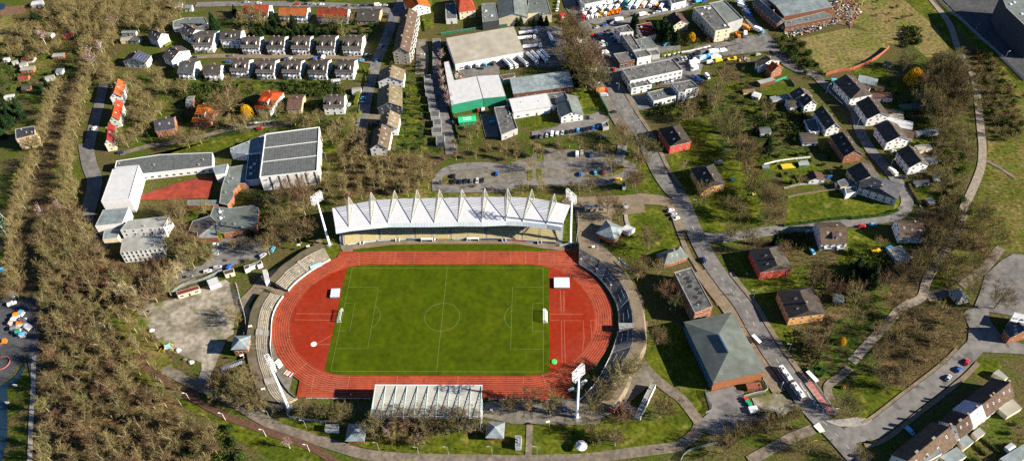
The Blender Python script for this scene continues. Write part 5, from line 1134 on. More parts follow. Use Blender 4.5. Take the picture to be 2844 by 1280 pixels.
flat('low white school block with lean pale roof below the tall white hall', 'K 130,518 390,490 325,650 50,680', 8, 'zinc', 'white', .15, 'school_wing', 'school', storeys=2, vents=0, wins=False)
flat('small pale roofed school porch at the lower left of the campus', 'K 140,730 320,650 275,795 125,815', 5, 'zinc', 'cream', .15, 'school_wing', 'school', vents=0, wins=False)
flat('long white school block with grey shed roof and slit windows', 'K 375,625 800,575 735,690 302,722', 8.5, 'pale', 'white', .1, 'school_wing', 'school', storeys=3, kind=(1.2, 1.4), gap=4, vents=2)
flat('white lowest school block with mossy roof and many tall windows', 'K 325,805 725,765 720,908 302,948', 8.5, 'pale', 'white', .1, 'school_wing', 'school', storeys=3, kind=(1.2, 2.2), gap=2.2, vents=1)
flat('rambling nursery with blue-grey sheet roof beside the school car park', 'K 1245,480 1400,500 1630,470 1700,500 1680,690 1560,720 1340,755 1275,740 1270,640 1205,580', 4.5, 'green', 'brick', .15, 'nursery', 'nursery', kind=(1.2, 1.4), vents=7, domes=2)
flat('angular slate roofed nursery wing with white roof edge', 'K 1030,630 1210,572 1275,640 1080,795 1075,740 990,728', 4.3, 'slate', 'brick', .15, 'nursery', 'nursery', kind=(1.2, 1.4), vents=0)
flat('pale triangular nursery wing with brick end wall', 'K 1280,640 1285,795 1085,800', 4.2, 'zinc', 'brick', .12, 'nursery', 'nursery', vents=0, wins=False)
flat('row of sawtooth canopies below the red court', 'K 985,420 1290,420 1290,470 980,470', 3.4, 'green', 'brick', .1, 'canopy', 'canopy', wins=False, vents=0)
# ---- bottom right terrace
RF['stripe'] = mat('roof_striped_sheet', (.50, .40, .44), .7, .1, .5, stripes=(.9, 0, .45))
for (x0, y0), (x1, y1), hh, rf, sk_, ch, l in (((1230, 568), (1022, 734), 11, 'brown', 5, 3, 'upper part of the long brown terrace with many skylights'), ((1018, 737), (922, 813), 10.6, 'stripe', 1, 1, 'terrace house with pink and white striped roof in the lower right'), ((918, 816), (820, 895), 11.1, 'brown', 2, 3, 'brown terrace part below the striped roof house')):
    house(l, '52 %d,%d %d,%d %d,%d' % (x0, y0, x1, y1, x0+62, y0+74), hh, 6, rf, 'white', sky=sk_, chim=ch, wb=6.5)
house('second long terrace of brown tiled houses running to the bottom edge', '52 775,905 460,1159 860,1000', 10.6, 5.8, 'brown', 'white', sky=4, chim=5, wb=6.5)
flat('pale zinc roofed terrace house below the brown terrace', '52 515,1140 690,1050 720,1100 560,1190', 8, 'zinc', 'cream', .15, 'house', 'house', vents=2, wins=False)
for c, rf, l in (('52 945,945 1000,905 1045,945 985,990', 'pale', 'white slatted conservatory behind the striped roof'), ('52 845,1000 905,960 960,1010 880,1072', 'zinc', 'glass roofed conservatory behind the long terrace'), ('52 700,1130 830,1050 905,1120 800,1180', 'zinc', 'large blue glass conservatory near the bottom edge'), ('52 1135,760 1250,690 1320,760 1210,825', 'fibre', 'yellow slatted pergola roof behind the terrace'), ('52 1150,1140 1332,1030 1400,1100 1250,1200', 'zinc', 'pale sheet roofed garage in the corner gardens'), ('52 1100,500 1145,470 1215,530 1190,545', 'pale', 'glass veranda at the upper end of the long terrace')):
    flat(l, c, 3, rf, 'cream', .08, 'conservatory', 'conservatory', wins=False, vents=0, rim=.12)
house('brick house with slate roof at the shaded crossing near the right edge', '52 1290,118 1345,180 1155,150', 9.5, 6, 'slate', 'brick', sky=3, wb=5)
flat('pale green flat roofed hall at the right edge beside the dark plaza', '52 1262,40 1345,60 1400,150 1225,110', 6, 'white', 'grey', .2, 'building', 'building', wins=False)
house('little pyramid roofed hut among trees near the lower right path', '51 845,1040 875,1075 800,1080', 5, 3, 'pale', 'cream', hip=(2, 2), storeys=1, sky=0, chim=0, name='outbuilding', cat='outbuilding')
# ---- upper right factory
flat('large factory with grey-green flat roof in the upper right corner', '50 1200,60 1160,-40 1400,-60 1420,260 1330,185', 20, 'green', 'dgrey', .5, 'factory_hall', 'factory', vents=4, domes=5, wins=False)
for i, (x, y) in enumerate(((1185, 190), (1235, 245), (1290, 285))):
    p = P('50 %d,%d' % (x, y))[0]; t = thing('loading_frame', 'pale steel loading dock frame, %s of three in front of the corner factory' % ['uppermost', 'middle', 'lowest'][i], 'loading dock', (p.x, p.y, 0), rad(-38)); MB().tube((-4, 0, 0), (-4, 0, 5), .25, n=4).tube((4, 0, 0), (4, 0, 5), .25, n=4).tube((-4, 0, 5), (4, 0, 5), .25, n=4).tube((-4, 0, 5), (-4, 6, 6), .25, n=4).tube((4, 0, 5), (4, 6, 6), .25, n=4).build('frame', M_white, t)
# ---- allotment sheds and garden sheds
for i, (c, w, d, a, h, rf, wl, l) in enumerate((('00 205,435', 9, 5, 5, 3, 'puce', 'white', 'white allotment hut with maroon roof'), ('00 435,410', 8, 4.5, 5, 3, 'pale', 'brick', 'brown allotment hut with grey-green roof'), ('00 205,510', 9, 5, 5, 3, 'pale', 'brick', 'brown allotment hut below the maroon roofed one'),
    ('00 172,572', 7, 4, 8, 2.8, 'puce', 'brick', 'red brown allotment hut with maroon roof'), ('00 172,478', 5, 4, 20, 2.8, 'pale', 'cream', 'small cream allotment hut beside the lawn'), ('00 195,645', 6, 5, 10, 2.8, 'black', 'brick', 'dark roofed allotment hut near the tall hedge'), ('00 370,575', 6, 4, 25, 2.8, 'pale', 'grey', 'grey allotment hut half under trees'),
    ('00 445,525', 4.5, 5, 5, 2.8, 'zinc', 'white', 'little white hut with blue roof by the wood path'), ('00 505,255', 7, 4.5, 15, 3, 'puce', 'brick', 'allotment hut with bright red roof'), ('00 365,250', 7, 4, -20, 3, 'pale', 'white', 'pale allotment hut behind the birch'), ('00 945,288', 8, 5, 12, 3, 'pale', 'beige', 'sand coloured shed left of the upper white house'),
    ('00 965,237', 11, 3.5, -2, 3, 'zinc', 'grey', 'long blue-grey shed at the wood edge'), ('00 65,718', 6, 3.5, 12, 2.8, 'white', 'white', 'small white roofed hut at the left edge'), ('00 288,372', 4.5, 3, 30, 2.6, 'tan', 'beige', 'tan timber hut beside the allotment path'), ('00 1015,290', 7, 5, -5, 3, 'felt', 'grey', 'flat grey garage left of the upper white house'),
    ('00 275,20', 8, 6, 10, 3.5, 'white', 'grey', 'pale roofed shed at the top edge beside the dark lane'), ('10 60,30', 7, 5, 10, 3.5, 'zinc', 'white', 'blue roofed white hut near the top edge'), ('00 110,458', 4, 3, 30, 2.5, 'pale', 'grey', 'tiny pale hut on the allotment lawn'), ('00 45,440', 3.5, 3, 0, 2.5, 'white', 'white', 'tiny white greenhouse at the left edge'),
    ('20 865,905', 2, 2, 0, 2.5, 'felt', 'grey', 'narrow grey cabinet beside the green marquee'), ('40 540,672', 8, 4, 8, 2.5, 'tan', 'yellow', 'shed with bright yellow tarpaulin roof on the hedge lawn'), ('40 598,708', 5, 5, -30, 2.5, 'white', 'white', 'white roofed shed below the yellow tarpaulin'), ('41 948,85', 6, 4, 5, 2.6, 'pale', 'green', 'greenhouse with pale curved roof on the long lawn'),
    ('41 665,105', 4, 3, 5, 2.4, 'green', 'green', 'small dark green shed at the hedge'), ('41 1240,245', 7, 5, -5, 3, 'slate', 'cream', 'cream garage with dark roof beside the blue barrels'), ('40 815,185', 6, 4, 0, 3, 'pale', 'white', 'low white hut at the works hedge'), ('10 1245,600', 6, 3, 8, 2.6, 'white', 'white', 'white striped awning shed behind the lower terrace'),
    ('40 255,712', 4, 3, 0, 2.6, 'felt', 'brick', 'small brown hut behind the office cube'), ('52 1238,1055', 4, 3, 30, 2.6, 'white', 'white', 'tiny white hut in the lower right gardens'), ('41 1210,1095', 5, 5, -10, 2.6, 'zinc', 'grey', 'blue-grey garden shed among dark shrubs below the pink semi'), ('50 315,465', 4.5, 3.5, -30, 3, 'slate', 'cream', 'cream shed with blue roof below the curved brick wall'))):
    shed(c, w, d, a, h, rf, wl, l, rise=.35 if rf in ('white', 'pale', 'zinc', 'felt') else .9)
# ---------------------------------------------------------------- vehicles
PAINT = mat('car_paint', (1, 1, 1), .28, 0, obj=True, spec=.7); M_tyre = mat('tyre_rubber', (.015, .015, .016), .9, 0); M_rim = mat('wheel_rim', (.3, .3, .32), .4, 0, metal=.6)
M_lamp = mat('headlamp', (.7, .7, .68), .15, 0); M_tail = mat('tail_lamp', (.35, .01, .01), .3, 0); M_chrome = mat('tank_steel', (.70, .72, .74), .35, .1, .6, metal=.25)
def loft(secs, mi=0, mb=None):
    """secs: list of (x, [(y,z)...] half outline from bottom to top); mirrored"""
    mb = mb or MB(); rings = []
    for x, o in secs: rings.append([(x, y, z) for y, z in o]+[(x, -y, z) for y, z in o[::-1]])
    n = len(rings[0]); vs = [p for r in rings for p in r]; k = len(rings)
    fs = [[j*n+i, j*n+(i+1) % n, (j+1)*n+(i+1) % n, (j+1)*n+i] for j in range(k-1) for i in range(n)]
    fs += [list(range(n))[::-1], [(k-1)*n+i for i in range(n)]]
    return mb.add(vs, [f[::-1] for f in fs], mi)
def wheels(t, xs, hw, r):
    for x in xs:
        for s in (-1, 1):
            w = MB().tube((x, s*(hw-.22), r), (x, s*hw, r), r, n=10).tube((x, s*(hw+.001), r), (x, s*(hw+.02), r), r*.6, n=8, mi=1).build('wheel', [M_tyre, M_rim], t)
def proto_car(L=4.3, hw=.88, h=1.46, cab=(-.42, .30), ctop=(-.30, .10), name='parked_car', van=False):
    t = thing(name, 'x', 'car'); a, b = -L/2, L/2; bz = .92 if not van else 1.15
    f = lambda y, z0, z1: [(y*.9, z0), (y, z0+.15), (y, z1-.12), (y*.93, z1)]
    body = loft([(a, f(hw*.86, .35, .78)), (a+.15, f(hw*.96, .28, bz-.04)), (a+L*.16, f(hw, .24, bz)), (0, f(hw, .24, bz)), (b-L*.2, f(hw, .24, bz-.02)), (b-.3, f(hw*.95, .26, bz-.16)), (b, f(hw*.84, .35, bz-.34))])
    x0, x1 = L*cab[0], L*cab[1]; t0, t1 = L*ctop[0], L*ctop[1]; rw = hw*.76
    body.add([(t0, -rw, h-.04), (t1, -rw, h-.04), (t1, rw, h-.04), (t0, rw, h-.04), (t0+.1, -rw+.12, h), (t1-.1, -rw+.12, h), (t1-.1, rw-.12, h), (t0+.1, rw-.12, h)], [[4, 5, 6, 7], [0, 1, 5, 4], [1, 2, 6, 5], [2, 3, 7, 6], [3, 0, 4, 7]])
    for s in (-1, 1):
        for p, q in (((x0, bz), (t0, h-.04)), ((x1, bz), (t1, h-.04)), (((x0+x1)/2, bz), ((t0+t1)/2, h-.04))): body.tube((p[0], s*hw*.93, p[1]-.03), (q[0], s*rw, q[1]), .05, n=4)
    body.build('body', PAINT, t, smooth=False)
    g = [(x0, -hw*.9, bz-.03), (x1, -hw*.9, bz-.03), (x1, hw*.9, bz-.03), (x0, hw*.9, bz-.03), (t0, -rw+.03, h-.05), (t1, -rw+.03, h-.05), (t1, rw-.03, h-.05), (t0, rw-.03, h-.05)]
    MB().add(g, [[0, 1, 5, 4], [1, 2, 6, 5], [2, 3, 7, 6], [3, 0, 4, 7]]).build('windows', M_glass, t)
    for s in (-1, 1):
        MB().box(b-.18, s*hw*.66-.16, .55, b-.005, s*hw*.66+.16, .68).build('headlight', M_lamp, t); MB().box(a-.01, s*hw*.68-.13, .62, a+.12, s*hw*.68+.13, .8).build('tail_light', M_tail, t)
    wheels(t, (a+.8, b-.85), hw, .32)
    return kids(t)
def proto_van(L=5.4, hw=1.0, h=2.45):
    t = thing('van', 'x', 'van'); a, b = -L/2, L/2
    f = lambda y, z0, z1: [(y*.93, z0), (y, z0+.2), (y*.99, z1-.2), (y*.88, z1)]
    loft([(a, f(hw*.97, .35, h-.05)), (a+.1, f(hw, .3, h)), (b-1.9, f(hw, .3, h)), (b-1.3, f(hw*.98, .3, h-.25)), (b-.75, f(hw*.96, .3, 1.35)), (b-.05, f(hw*.9, .32, 1.0)), (b, f(hw*.85, .4, .85))]).build('body', PAINT, t)
    MB().add([(b-1.22, -hw*.8, h-.28), (b-1.22, hw*.8, h-.28), (b-.75, hw*.9, 1.4), (b-.75, -hw*.9, 1.4)], [[0, 3, 2, 1]]).build('windscreen', M_glass, t).location = (.03, 0, .03)
    for s in (-1, 1):
        MB().add([(b-1.9, s*(hw+.01), 1.3), (b-.95, s*(hw*.985+.01), 1.3), (b-1.35, s*(hw*.985+.01), h-.45), (b-1.9, s*(hw+.01), h-.4)], [[0, 1, 2, 3]]).build('side_window', M_glass, t)
        MB().box(b-.2, s*hw*.7-.14, .7, b+.01, s*hw*.7+.14, .88).build('headlight', M_lamp, t)
    wheels(t, (a+1.0, b-1.0), hw, .36); return kids(t)
def proto_truck(L=7.5, hw=1.2, h=3.3, box=None):
    t = thing('lorry', 'x', 'lorry'); a, b = -L/2, L/2
    MB().box(b-1.9, -hw*.95, .6, b, hw*.95, 2.5).build('cab', PAINT, t)
    MB().box(b-.02, -hw*.85, 1.55, b+.03, hw*.85, 2.3).build('windscreen', M_glass, t)
    MB().box(a, -hw, .95, b-2.1, hw, h).build('cargo_box', box, t); MB().box(a, -hw*.5, .6, b-1.9, hw*.5, .94).build('chassis', M_dark, t)
    wheels(t, (a+1.3, b-1.1), hw, .48); return kids(t)
def proto_tipper():
    t = thing('flatbed_lorry', 'x', 'lorry'); a, b, hw = -3.1, 3.1, 1.1
    MB().box(b-1.9, -hw*.95, .6, b, hw*.95, 2.3).build('cab', PAINT, t); MB().box(b-.02, -hw*.85, 1.45, b+.03, hw*.85, 2.1).build('windscreen', M_glass, t)
    MB().box(a, -hw, .9, b-2.0, hw, 1.0).box(a, -hw, 1.0, b-2.0, -hw+.08, 1.5).box(a, hw-.08, 1.0, b-2.0, hw, 1.5).box(a, -hw, 1.0, a+.08, hw, 1.5).build('load_bed', PAINT, t)
    MB().box(a, -hw*.5, .55, b-1.9, hw*.5, .89).build('chassis', M_dark, t); wheels(t, (a+1.1, b-1.1), hw, .42); return kids(t)
def proto_tanker():
    t = thing('tanker_lorry', 'x', 'tanker lorry'); L = 14; a, b, hw = -7, 7, 1.25
    MB().box(b-2.2, -1.2, .7, b, 1.2, 2.9).box(b-2.0, -1.0, 2.9, b-.5, 1.0, 3.4).build('cab', PAINT, t); MB().box(b-.02, -1.1, 1.7, b+.03, 1.1, 2.7).build('windscreen', M_glass, t)
    MB().tube((a, 0, 2.15), (b-3.0, 0, 2.25), 1.2, n=12).build('tank', M_chrome, t); MB().box(a+.2, -.3, 3.3, b-3.3, .3, 3.46).build('tank_walkway', mat('walkway', (.85, .85, .86), .5, .1, 2, stripes=(.8, 0, .5)), t)
    MB().box(a, -.5, .75, b-.8, .5, .98).build('chassis', mat('chassis_red', (.22, .03, .02), .7), t)
    wheels(t, (a+.9, a+2.1, a+3.3, b-3.8, b-1.2), hw, .5); return kids(t)
V = dict(car=proto_car(), estate=proto_car(4.6, .9, 1.5, (-.46, .28), (-.43, .12), 'parked_car'), suv=proto_car(4.5, .93, 1.7, (-.45, .30), (-.40, .14), 'parked_car'), van=proto_van(), smallvan=proto_van(4.5, .9, 1.9),
         lorry=proto_truck(7.5, 1.2, 3.3, M_white), camper=proto_truck(6.6, 1.12, 2.9, M_white), box=proto_truck(8, 1.22, 3.4, mat('orange_tarp', (.62, .22, .06), .7, .1)), blue=proto_truck(12, 1.25, 3.6, mat('blue_box', (.02, .28, .48), .5, .15, .4, col2=(.7, .75, .75), scale2=.4)), tipper=proto_tipper(), tanker=proto_tanker())
VH = dict(car=.9, estate=.9, suv=1, van=1.4, smallvan=1.1, lorry=2, camper=2, box=2, blue=2, tipper=1.2, tanker=1.8)
KINDW = dict(car='car', estate='estate car', suv='tall car', van='van', smallvan='small van', lorry='box lorry', camper='camper van', box='lorry', blue='long lorry', tipper='flatbed lorry', tanker='tanker lorry')
CATW = dict(car='car', estate='car', suv='car', van='van', smallvan='van', lorry='lorry', camper='camper van', box='lorry', blue='lorry', tipper='lorry', tanker='tanker lorry')
CLR = dict(white=(.80, .80, .80), silver=(.42, .44, .46), grey=(.14, .15, .16), black=(.012, .013, .016), blue=(.02, .10, .38), lightblue=(.10, .38, .62), red=(.48, .012, .012), green=(.02, .22, .12), teal=(.01, .30, .26), yellow=(.80, .50, .02), orange=(.80, .22, .01), dark_blue=(.01, .025, .10), darkred=(.16, .012, .018), beige=(.5, .45, .35))
USED = set()
def veh(kind, color, p, ang, lab, group=None):
    pr = V[kind]; c = CLR[color]
    o = dup(pr, (p.x, p.y, Z3), rad(ang), label=lab, group=group, color=(*c, 1)); o['category'] = CATW[kind]
    return o
def one(kind, color, c, ang, lab): return veh(kind, color, P(c, VH[kind])[0], ang, lab)
def row(spec, c, ang, where, group, jit=4):
    """spec 'kind:color ...', placed evenly between the two surveyed ends"""
    it = [s.split(':') for s in spec.split()]; z = 1.0; q = P(c, z); n = len(it); cnt = {}
    for s in it: cnt[tuple(s)] = cnt.get(tuple(s), 0)+1
    seen = {}
    for i, (k, col) in enumerate(it):
        p = q[0].lerp(q[-1], i/max(1, n-1)) if n > 1 else q[0]
        seen[(k, col)] = seen.get((k, col), 0)+1; cn = col.replace('_', ' ').replace('lightblue', 'light blue').replace('darkred', 'dark red')
        lab = '%s %s %s' % (cn, KINDW[k], where) if cnt[(k, col)] == 1 else '%s %s %s, %s from its left end' % (cn, KINDW[k], where, ORD[seen[(k, col)]-1])
        veh(k, col, p, ang+R.uniform(-jit, jit)+(180 if R.random() < .3 and k not in ('tanker', 'tipper', 'blue') else 0), lab, group)
G1 = 'cars in the stadium car park'
row('suv:black car:black car:black car:grey estate:silver car:black', '21 870,228 1080,218', 88, 'in the short row by the rounded end of the stadium car park', G1)
one('car', 'blue', '21 1187,168', 85, 'blue car alone on the upper lane of the stadium car park')
one('van', 'white', '31 520,18', 88, 'white van on the far row of the stadium car park'); one('van', 'beige', '31 555,10', 88, 'beige van right beside the white van in the stadium car park'); one('car', 'blue', '31 624,32', 88, 'blue car right of the two vans in the stadium car park')
one('car', 'blue', '31 543,172', 88, 'blue car in the near row left of the light blue car, stadium car park'); one('car', 'lightblue', '31 655,160', 98, 'light blue car in the near row of the stadium car park'); one('car', 'darkred', '31 715,160', 92, 'dark red car in the near row of the stadium car park'); one('suv', 'yellow', '31 828,212', 10, 'yellow and blue service car at the right end of the stadium car park')
one('suv', 'black', '21 865,185', 88, 'black car parked above the short row by the planted island'); one('car', 'black', '30 715,1035', 5, 'black car on the grass verge behind the office car park')
row('car:black car:grey car:silver smallvan:white smallvan:white car:silver car:black car:black car:lightblue car:black car:black car:blue car:blue', '30 215,1025 680,950', 80, 'in the long row below the gable house', 'cars in the long row below the gable house')
one('car', 'black', '30 602,880', 85, 'black car beside the lawn next to the gable house'); one('car', 'black', '30 798,838', 8, 'black car at the road mouth beside the green fence'); one('van', 'silver', '30 722,712', 5, 'silver van below the orange covered lorry'); one('box', 'red', '30 705,680', 8, 'lorry with red cab and orange tarpaulin box beside the main road')
# main road
row('car:white car:silver car:white', '31 1222,442 1262,502', 20, 'in the roadside bay of the wide main road', 'cars in the main road bay')
one('car', 'black', '41 62,603', 10, 'black car driving on the wide main road near the side street'); one('car', 'dark_blue', '41 203,815', -75, 'dark blue car driving down the main road past the office block'); one('car', 'black', '31 1280,608', 12, 'black car at the kerb of the wide main road') if 0 else None
one('car', 'silver', '41 990,600', 12, 'silver car in the side street beside the dark shrubs'); one('car', 'lightblue', '41 1015,752', -70, 'light blue car in the shaded drive of the big brown roofed house'); one('car', 'red', '51 118,560', 3, 'red car in the side street between the brown roofed houses'); one('car', 'lightblue', '51 200,550', 0, 'light blue car right of the red one in the side street')
one('car', 'blue', '41 1140,192', 15, 'blue car beside the half timbered garden house'); one('camper', 'white', '51 352,150', -65, 'pale blue and white camper van on the residential street'); one('car', 'silver', '50 352,1133', 8, 'silver car below the third semi'); one('suv', 'black', '51 430,195', 5, 'black car in front of the pink semi'); one('smallvan', 'lightblue', '40 1178,602', 3, 'light blue car at the curved brick wall')
one('car', 'red', '52 903,418', 55, 'red car parked on the lower right street, highest of three'); one('car', 'blue', '52 843,472', 45, 'blue car parked on the lower right street between red and silver'); one('car', 'silver', '52 767,535', 45, 'silver car parked on the lower right street, lowest of three'); one('smallvan', 'lightblue', '52 478,933', -55, 'light blue car in the shaded forecourt of the brown terrace')
# tanker yard
G2 = 'tanker lorries in the works yard'
for i, (x, y, a) in enumerate(((925, 785, -58), (985, 775, -56), (1115, 755, -56), (1240, 730, -58), (1365, 715, -60))):
    one('tanker', 'white', 'J %d,%d' % (x, y), a, 'tanker lorry with steel tank parked nose down, %s from the left of the slanted row' % ORD[i])['group'] = G2
one('tanker', 'lightblue', 'J 1475,480', -75, 'tanker lorry alone in the middle of the tanker yard')['group'] = G2
for x, y, l in ((1190, 410, 'uppermost'), (1170, 475, 'second'), (1240, 580, 'lowest')): one('tanker', 'white', 'J %d,%d' % (x, y), 10, 'tanker lorry parked sideways at the warehouse end, %s of three' % l)['group'] = G2
for x, y in ((1275, 690), (1395, 670)):
    p = P('J %d,%d' % (x, y), 2)[0]; t = thing('tank_trailer', 'steel tank trailer without cab, %s of the pair among the tanker lorries' % ('left' if x < 1300 else 'right'), 'trailer', (p.x, p.y, Z3), rad(-60), 'tank trailers')
    MB().tube((-5, 0, 2.1), (5, 0, 2.2), 1.2, n=12).build('tank', M_chrome, t); MB().box(-4.6, -.3, 3.25, 4.6, .3, 3.4).build('tank_walkway', MATS['walkway'], t); MB().box(-4.8, -.5, .75, 4.6, .5, .98).build('chassis', M_dark, t); wheels(t, (-3.9, -2.7, -1.5), 1.25, .5)
row('lorry:grey lorry:red van:lightblue van:black', 'J 480,815 755,785', 82, 'under the front edge of the huge warehouse', 'vans under the warehouse edge')
one('camper', 'lightblue', 'J 1590,700', 85, 'pale blue camper at the trees of the tanker yard'); one('car', 'blue', 'J 1305,345', 20, 'blue car behind the tankers at the yard hedge'); one('car', 'dark_blue', 'J 1635,560', 30, 'dark blue car half under the yard trees'); one('car', 'black', 'J 610,850', 5, 'black car in front of the vans at the warehouse edge')
# van dealer (sheet F)
G3 = 'vans and lorries of the vehicle dealer'
row('van:red van:white van:white van:white tipper:yellow van:white tipper:orange tipper:orange tipper:orange', 'F 95,230 525,150', 72, 'in the front slanted row of the van dealer', G3)
row('van:white van:white van:white van:white van:white van:white van:white', 'F 85,120 500,95', 60, 'in the second row of the van dealer', G3); row('van:white camper:white van:silver camper:white', 'F 110,175 420,110', 55, 'squeezed between the two rows of the van dealer', G3)
row('van:white van:teal camper:beige lorry:white camper:white van:white van:orange lorry:white', 'F 560,25 1060,95', 62, 'in the lower row of the right dealer yard', G3); row('van:teal lorry:silver van:blue lorry:white tipper:orange van:white tipper:orange lorry:white camper:silver', 'F 620,100 980,60', 60, 'in the middle of the right dealer yard', G3)
row('van:white van:yellow van:green van:white tipper:orange van:white van:white', 'F 640,30 960,15', 62, 'in the back row of the right dealer yard', G3); row('van:white van:white van:silver', 'F 330,55 480,20', 20, 'behind the dealer rows at the showroom', G3)
row('car:silver car:blue smallvan:silver', 'F 255,340 450,285', 22, 'on the street below the van dealer', G3); one('camper', 'white', 'F 530,240', 15, 'white camper at the dealer corner'); row('camper:beige car:black car:silver smallvan:white', 'F 830,190 1095,130', 18, 'along the street kerb right of the dealer', G3)
row('car:blue car:lightblue car:red car:silver car:black', 'F 1250,92 1420,60', 20, 'along the wall of the white hall at the top', 'cars at the top hall'); row('car:black van:lightblue car:blue', 'F 1450,20 1580,20', 20, 'at the top right of the white hall', 'cars at the top hall')
row('car:white car:darkred car:white car:white car:black van:white car:black', 'F 290,432 375,700', 12, 'in the shaded row between office and main road', 'cars in the shaded works car park')
one('smallvan', 'red', 'F 228,438', 8, 'red pick-up at the top of the shaded works car park'); row('car:black car:blue car:lightblue car:blue', 'F 400,385 480,500', 20, 'beside the white corner block', 'cars in the shaded works car park'); one('car', 'green', 'F 380,555', -60, 'green car driving through the shaded works car park'); one('car', 'red', 'F 472,862', 80, 'red car at the lower end of the shaded works car park')
one('car', 'white', 'F 775,455', -45, 'white car beside the red-brown hall'); one('smallvan', 'yellow', 'F 965,465', 12, 'yellow car at the corner of the red-brown hall'); row('van:lightblue car:silver car:blue', 'F 1120,550 1220,530', 30, 'under the bare trees behind the workshop', 'cars behind the workshop')
row('car:green car:black car:black car:silver car:silver van:white', 'F 960,1030 1180,985', 100, 'in front of the long white warehouse', 'cars in front of the white warehouse')
row('car:black car:grey car:silver car:silver car:black car:black', 'F 1225,745 1440,700', 110, 'behind the long white warehouse', 'cars behind the white warehouse'); row('car:blue car:blue car:dark_blue car:blue car:blue car:blue', 'F 1440,945 1540,1000', 20, 'in the blue block at the fence', 'blue cars at the fence')
one('blue', 'white', '40 225,430', 18, 'long lorry with blue and white box'); row('van:white lorry:white van:white van:white', '40 130,455 130,520', 20, 'stacked left of the blue and white lorry', 'vans round the blue lorry'); row('lorry:white van:white van:yellow', '40 275,395 312,455', 15, 'right of the blue and white lorry', 'vans round the blue lorry'); row('lorry:white van:white', '40 290,440 250,470', 12, 'below the blue and white lorry', 'vans round the blue lorry'); row('van:black van:grey car:black', '40 150,408 215,390', 20, 'behind the blue and white lorry', 'vans round the blue lorry')
one('van', 'white', '40 348,378', 15, 'white van at the open yard right of the blue and white lorry'); one('van', 'white', '40 228,572', -70, 'white van standing alone on the soil yard'); one('tipper', 'yellow', '40 412,445', 10, 'yellow digger lorry beside the timber stacks')
one('lorry', 'lightblue', '40 613,225', -40, 'pale blue box lorry on the works lane'); one('tipper', 'orange', '40 458,265', -80, 'orange lorry beside the windowless grey hall'); one('box', 'orange', '40 512,205', -40, 'lorry with brown orange load behind the grey hall'); one('lorry', 'grey', '40 512,255', 80, 'grey lorry with cream roof next to the orange one'); row('lorry:lightblue lorry:silver van:silver van:blue', '40 465,25 540,110', -40, 'in the shaded lane behind the grey hall', 'lorries in the shaded lane')
one('car', 'silver', '40 605,410', 20, 'silver car behind the blue-black roofed house')
# west and north streets
row('car:silver car:white', '10 578,18 670,25', 3, 'on the top street left of the red roofed blocks', 'cars on the top street'); row('car:red car:black car:silver car:white', '10 955,32 1140,35', 3, 'on the top street behind the middle red roofed block', 'cars on the top street'); row('car:grey car:dark_blue car:black van:white car:silver', '20 130,42 350,42', 3, 'on the top street near the bend', 'cars on the top street')
one('car', 'silver', '20 317,348', 80, 'silver car driving down the dark street'); one('car', 'lightblue', '20 287,452', 80, 'light blue car lower on the dark street'); one('car', 'lightblue', '20 218,412', 12, 'light blue car at the lane mouth'); one('car', 'lightblue', '20 172,452', 15, 'pale car on the lane below the terrace end'); one('car', 'dark_blue', '20 370,122', 80, 'dark blue car at the top of the dark street')
row('car:dark_blue car:lightblue car:blue', '20 190,700 180,770', 5, 'beside the tall round hedge', 'cars beside the round hedge'); one('car', 'silver', '20 80,785', 70, 'silver car beside the white semi detached house'); one('suv', 'black', '20 270,930', 5, 'dark car on the oval island of the dark street')
one('car', 'silver', '20 627,412', 5, 'silver car in the sunlit car park behind the long block'); one('suv', 'black', '20 598,470', 5, 'black car nearest the trees in the car park behind the long block'); one('car', 'black', '20 600,495', 5, 'black car below the other black one behind the long block')
one('car', 'lightblue', '20 1152,915', 20, 'light blue car in the shaded works yard below the green warehouse'); one('smallvan', 'white', '20 1082,820', 88, 'white van beside the green marquee'); one('car', 'red', '20 1050,825', 88, 'red car between marquee and white van')
one('car', 'blue', '10 440,462', 8, 'blue car on the lane at the left end of the lower row'); one('car', 'grey', '10 462,418', 8, 'grey car on the lane below the balcony house'); one('car', 'black', '10 188,430', 12, 'black car in front of the widest upper house'); row('car:dark_blue car:silver', '10 870,440 905,438', 60, 'on the lane in the middle of the terraces', 'cars on the terrace lane'); one('smallvan', 'blue', '10 1095,440', 75, 'blue car left of the white van on the terrace lane'); one('van', 'white', '10 1153,430', 85, 'white van on the lane between the terraces'); one('car', 'red', '10 676,960', 5, 'red car on the school path behind the sports hall')
one('car', 'white', '00 706,962', 80, 'white car in the shaded avenue by the red roofed houses'); one('car', 'blue', '00 150,935', 10, 'x') if 0 else None
one('car', 'dark_blue', '01 905,10', 10, 'dark car at the end of the school path')
